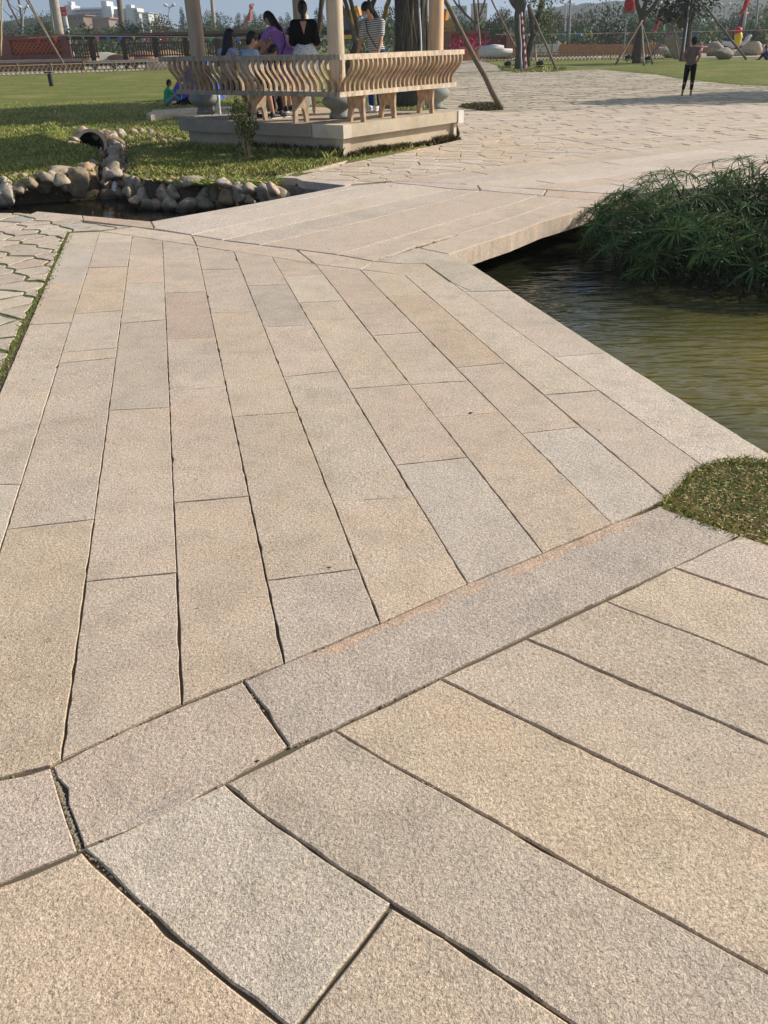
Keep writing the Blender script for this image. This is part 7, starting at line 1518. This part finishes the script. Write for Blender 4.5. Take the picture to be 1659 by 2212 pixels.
# child with white cap
def x_cap(t, k):
    s = k['s']; mb = MB(); mb.ell(k['head']+k['hup']*.055*s, (.096*s, .11*s, .075*s), k['Rh'], 18, 10); c = mb.build('cap', M['paint'], t, True, color=srgb(222, 226, 230)); mb = MB(); mb.ell(k['head']+k['hup']*.05*s+k['hf']*.12*s, (.075*s, .075*s, .010), k['Rh'], 14, 6); mb.build('cap_brim', M['paint'], c, True, color=srgb(214, 218, 224))
p = at(634, 225, 17.45); p.z = FL
person('child with white cap half hidden between the purple and black tops', p, radians(-35), 1.40, (0, 0, .78), .05, 0, 0, .3, None, None, top='paleblue', sleeve=.4, bottom='white', bottom_kind='shorts', cut=.3, hair='short', shoes=srgb(40, 44, 66), extra=x_cap)
# seated on the left bench, facing inwards
azu = atan2(uu.x, uu.y); inw = -azu
def seated(label, b, top, bottom, hair, ht, lean=.15, cut=.35, kind='shorts', a=.27, yaw=0, pitch=.25, hands=None, skin='skin', shoes=(.04, .04, .045), sleeve=.45, extra=None, turn=0.0, hairlen=.32, seatz=.965, feet=None, slean=0.0):
    p = Q(a, b, seatz); s = ht/1.65
    return person(label, (p.x, p.y, seatz-.0), inw+turn, ht, (0, 0, .10*s), lean, slean, yaw, pitch, hands or [(-.16, .32, .14), (.16, .32, .14)], feet or [(-.12, .50*s, -(seatz-FL)+.075), (.12, .46*s, -(seatz-FL)+.075)], ((-.8, -.5, -.4), (.8, -.5, -.4)), ((0, .6, 1), (0, .6, 1)), skin=skin, top=top, sleeve=sleeve, bottom=bottom, bottom_kind=kind, cut=cut, hair=hair, shoes=shoes, extra=extra, hairlen=hairlen)
def bfor(x, a=.27, z=1.4):
    lo, hi = 0, LV
    for _ in range(30):
        mid = (lo+hi)/2; q = Q(a, mid, z); v = np.array([q.x, q.y, q.z-EYE]); X_ = v@_RI; Zc = v@_W; px_ = CX+X_/Zc*FOC
        if px_ > x: lo = mid
        else: hi = mid
    return lo
seated('person with long black hair in purple and white striped shirt sitting on the bench', bfor(496), 'str_purple', 'black', 'long', 1.70, .12, a=.20, yaw=-.1)
seated('short haired person in pale shirt sitting next to the striped shirt', bfor(527), 'paleblue', 'khaki', 'short', 1.66, .28, a=.26, yaw=-.5, slean=.0)
seated('person in navy shirt bending forward between the pale shirt and the purple dress', bfor(549, .5), 'navy', 'black', 'short', 1.60, .72, a=.50, cut=.9, kind='trousers', pitch=.6, skin='skin_tan')
# stone stools in the pavilion
def stool(x, Yy, lb):
    q = at(x, 200, Yy); t = thing('stone_stool', lb, 'stool', (q.x, Yy, FL)); mb = MB(); mb.lathe([(.13, 0), (.15, .02), (.19, .12), (.20, .22), (.19, .32), (.15, .42), (.14, .44)], (q.x, Yy, FL), 24); mb.build('drum', M['drum'], t, True); return q.x
sx1 = stool(583, 17.5, 'grey stone drum stool under the woman with glasses'); stool(650, 17.9, 'grey stone drum stool behind the bare legs of the black top woman')
def x_gl(t, k):
    mb = MB(); s = k['s']
    for g_ in (-1, 1):
        c = k['head']+k['hs']*g_*.031*s+k['hf']*.097*s+k['hup']*.01*s; mb.tube([c+(k['hs']*cos(a)+k['hup']*sin(a))*.024*s for a in np.linspace(0, 2*pi, 13)], .002, 4, False)
    mb.build('glasses', M['paint'], t, color=(.02, .02, .02))
p = Vector((sx1, 17.5, FL+.44))
person('woman with glasses and dusty pink top sitting on a stool facing the bench', p, radians(150), 1.62, (0, 0, .10), .18, 0, .25, .2, [(-.2, .36, .26), (.2, .36, .24)], [(-.11, .46, -.37), (.11, .46, -.37)], ((-.8, -.5, -.4), (.8, -.5, -.4)), ((0, .6, 1), (0, .6, 1)), top='rose', sleeve=.9, bottom='black', bottom_kind='trousers', cut=.95, hair='long', extra=x_gl)
# striped top woman with jeans
def x_strap(t, k):
    s = k['s']; a = k['neck']+k['sd']*.09*s+k['fw']*.06; b = k['pel']+k['sd']*-.17*s+k['fw']*.02; mb = MB(); mb.tube([a+k['fw']*.02, a.lerp(b, .3)+k['fw']*.14*s, a.lerp(b, .7)+k['fw']*.14*s, b+k['fw']*.08], .008, 5); mb.build('bag_strap', M['black'], t); mb = MB(); mb.ell(k['head']+k['hf']*.065*s-k['hup']*.055*s, (.058*s, .045*s, .045*s), k['Rh']); mb.build('face_mask', M['paint'], t, True, color=srgb(176, 186, 196))
p = at(812, 236, 16.6); p.z = FL
person('woman in grey and white striped shirt and blue jeans leaning over the far bench', p, radians(148), 1.72, (0, -.06, .96), .20, 0, -.75, .45, [(-.22, .30, .80), (.26, .24, .78)], None, ((-1, -.6, -.2), (1, -.6, -.2)), top='str_grey', sleeve=.40, bottom='denim', bottom_kind='trousers', cut=.98, hair='pony', shoes=srgb(214, 214, 216), extra=x_strap)
# woman standing on the plaza
p = G(1482, 210)
person('barefoot woman with bobbed hair standing on the plaza, hands on hips, seen from behind', p, radians(-28), 1.52, (0, 0, .83), .0, 0, -.45, -.02, [(-.12, -.10, .90), (.13, -.02, .88)], [(-.13, .02, .07), (.12, -.02, .07)], ((-.8, -.9, -.1), (.6, -1, -.3)), top='khaki', sleeve=0.10, bottom='black', bottom_kind='trousers', cut=.80, hair='bob', skin='skin_tan', shoe_kind='none')
# boy on the lawn
def ground_sit(label, x, yb, rz, ht, top, bottom, skin='skin_tan', hair='short', extra=None, shoes=(.05, .05, .06)):
    p = G(x, yb); p.z = zat(p.x, p.y)
    return person(label, p, rz, ht, (0, 0, .11), .22, 0, 0, .25, [(-.16, .42, .34), (.16, .44, .32)], [(-.16, .50, .08), (.14, .46, .08)], ((-.8, -.4, -.5), (.8, -.4, -.5)), ((-.6, 0, 1), (.6, 0, 1)), skin=skin, top=top, sleeve=.42, bottom=bottom, bottom_kind='trousers', cut=.85, hair=hair, shoes=shoes, extra=extra)
ground_sit('boy in bright green shirt sitting on the lawn by the blue tent', 362, 231, radians(-72), 1.35, 'green_cloth', 'greyblue')
ground_sit('child in pink shirt sitting in front of the blue tent', 416, 230, radians(80), 1.10, 'pink_cloth', 'black', hair='bob')
ground_sit('person in blue shirt sitting at the right edge of the far lawn', 1656, 131, radians(60), 1.6, 'denim', 'navy')
q = at(462, 200, 21.5); person('small child in white clothes standing behind the left pavilion column', (q.x, 21.5, .01), radians(20), 1.22, (0, 0, .66), .08, 0, 0, .2, None, None, top='white', sleeve=.4, bottom='white', bottom_kind='trousers', cut=.8, hair='short', shoes=srgb(180, 60, 60))

# blue tent
tp = G(428, 216); t = thing('tent', 'blue pop up tent with orange trim on the lawn behind the left column', 'tent', tuple(tp)); Yt_ = tp.y
A = [tp+Vector(v) for v in ((-.95, -.6, 0), (.85, -.6, 0), (.85, .8, 0), (-.95, .8, 0))]; top_ = tp+Vector((.28, .05, 1.42)); v = []; n = 8; mb = MB()
for k in range(4):
    a, b = A[k], A[(k+1) % 4]; v = []; f = []
    for i in range(n+1):
        q = i/n; bl = (1-q)**.75; pa = top_.lerp(a, bl); pb = top_.lerp(b, bl); pa.z = tp.z+1.42*q; pb.z = tp.z+1.42*q; v += [pa, (pa+pb)/2+((pa+pb)/2-Vector((tp.x, tp.y, (pa.z))))*(-.06), pb]
    f = [(3*i+j, 3*i+j+1, 3*i+4+j, 3*i+3+j) for i in range(n) for j in (0, 1)]; mb.add(v, f)
mb.build('canopy', M['blue'], t, True); mb = MB()
for k in range(4):
    a = A[k]; pts = []
    for i in range(n+1): q = i/n; pa = top_.lerp(a, (1-q)**.75); pa.z = tp.z+1.42*q; pts.append(pa)
    mb.tube(pts, .018, 5)
mb.build('orange_trim', M['paint'], t, color=srgb(226, 110, 60)); mb = MB(); mb.tube([A[0]+Vector((.5, -.01, 0)), A[0]+Vector((.62, .2, .8))], .012, 5); mb.build('zip', M['paint'], t, color=srgb(200, 206, 214))
# small leaf litter on the near slabs
def chip(x, y, c, sc, lb):
    p = G(x, y); mb = MB(); mb.add([p+Vector(v)*sc for v in ((-1, 0, .2), (0, -.5, .15), (1, .1, .35), (.1, .55, .2), (0, 0, .5))], [(0, 1, 4), (1, 2, 4), (2, 3, 4), (3, 0, 4), (0, 3, 2, 1)]); tag(mb.build('dead_leaf', M['matte'], None, color=c), lb, 'leaf')
chip(711, 1227, (.09, .06, .045), .010, 'small dark dead leaf on a slab right of the middle joint'); chip(556, 1645, (.07, .06, .05), .009, 'dark curled leaf in the joint of the cross band'); chip(1017, 893, (.12, .08, .09), .016, 'thin purplish leaf on the slab near the centre')
# ================================================================ AIR
hz = MB(); hz.box((0, 480, 60.5), (2600, 1400, 127)); o = hz.build('haze', None); tag(o, 'thin pale air haze over the whole park', kind='stuff')
hm = bpy.data.materials.new('haze'); hm.use_nodes = True; t_ = hm.node_tree; t_.nodes.remove(t_.nodes['Principled BSDF']); pvn = t_.nodes.new('ShaderNodeVolumePrincipled')
pvn.inputs['Color'].default_value = (0.86, 0.92, 1.0, 1); pvn.inputs['Density'].default_value = 0.0005; pvn.inputs['Anisotropy'].default_value = 0.2; t_.links.new(pvn.outputs[0], t_.nodes['Material Output'].inputs['Volume']); o.data.materials.append(hm)
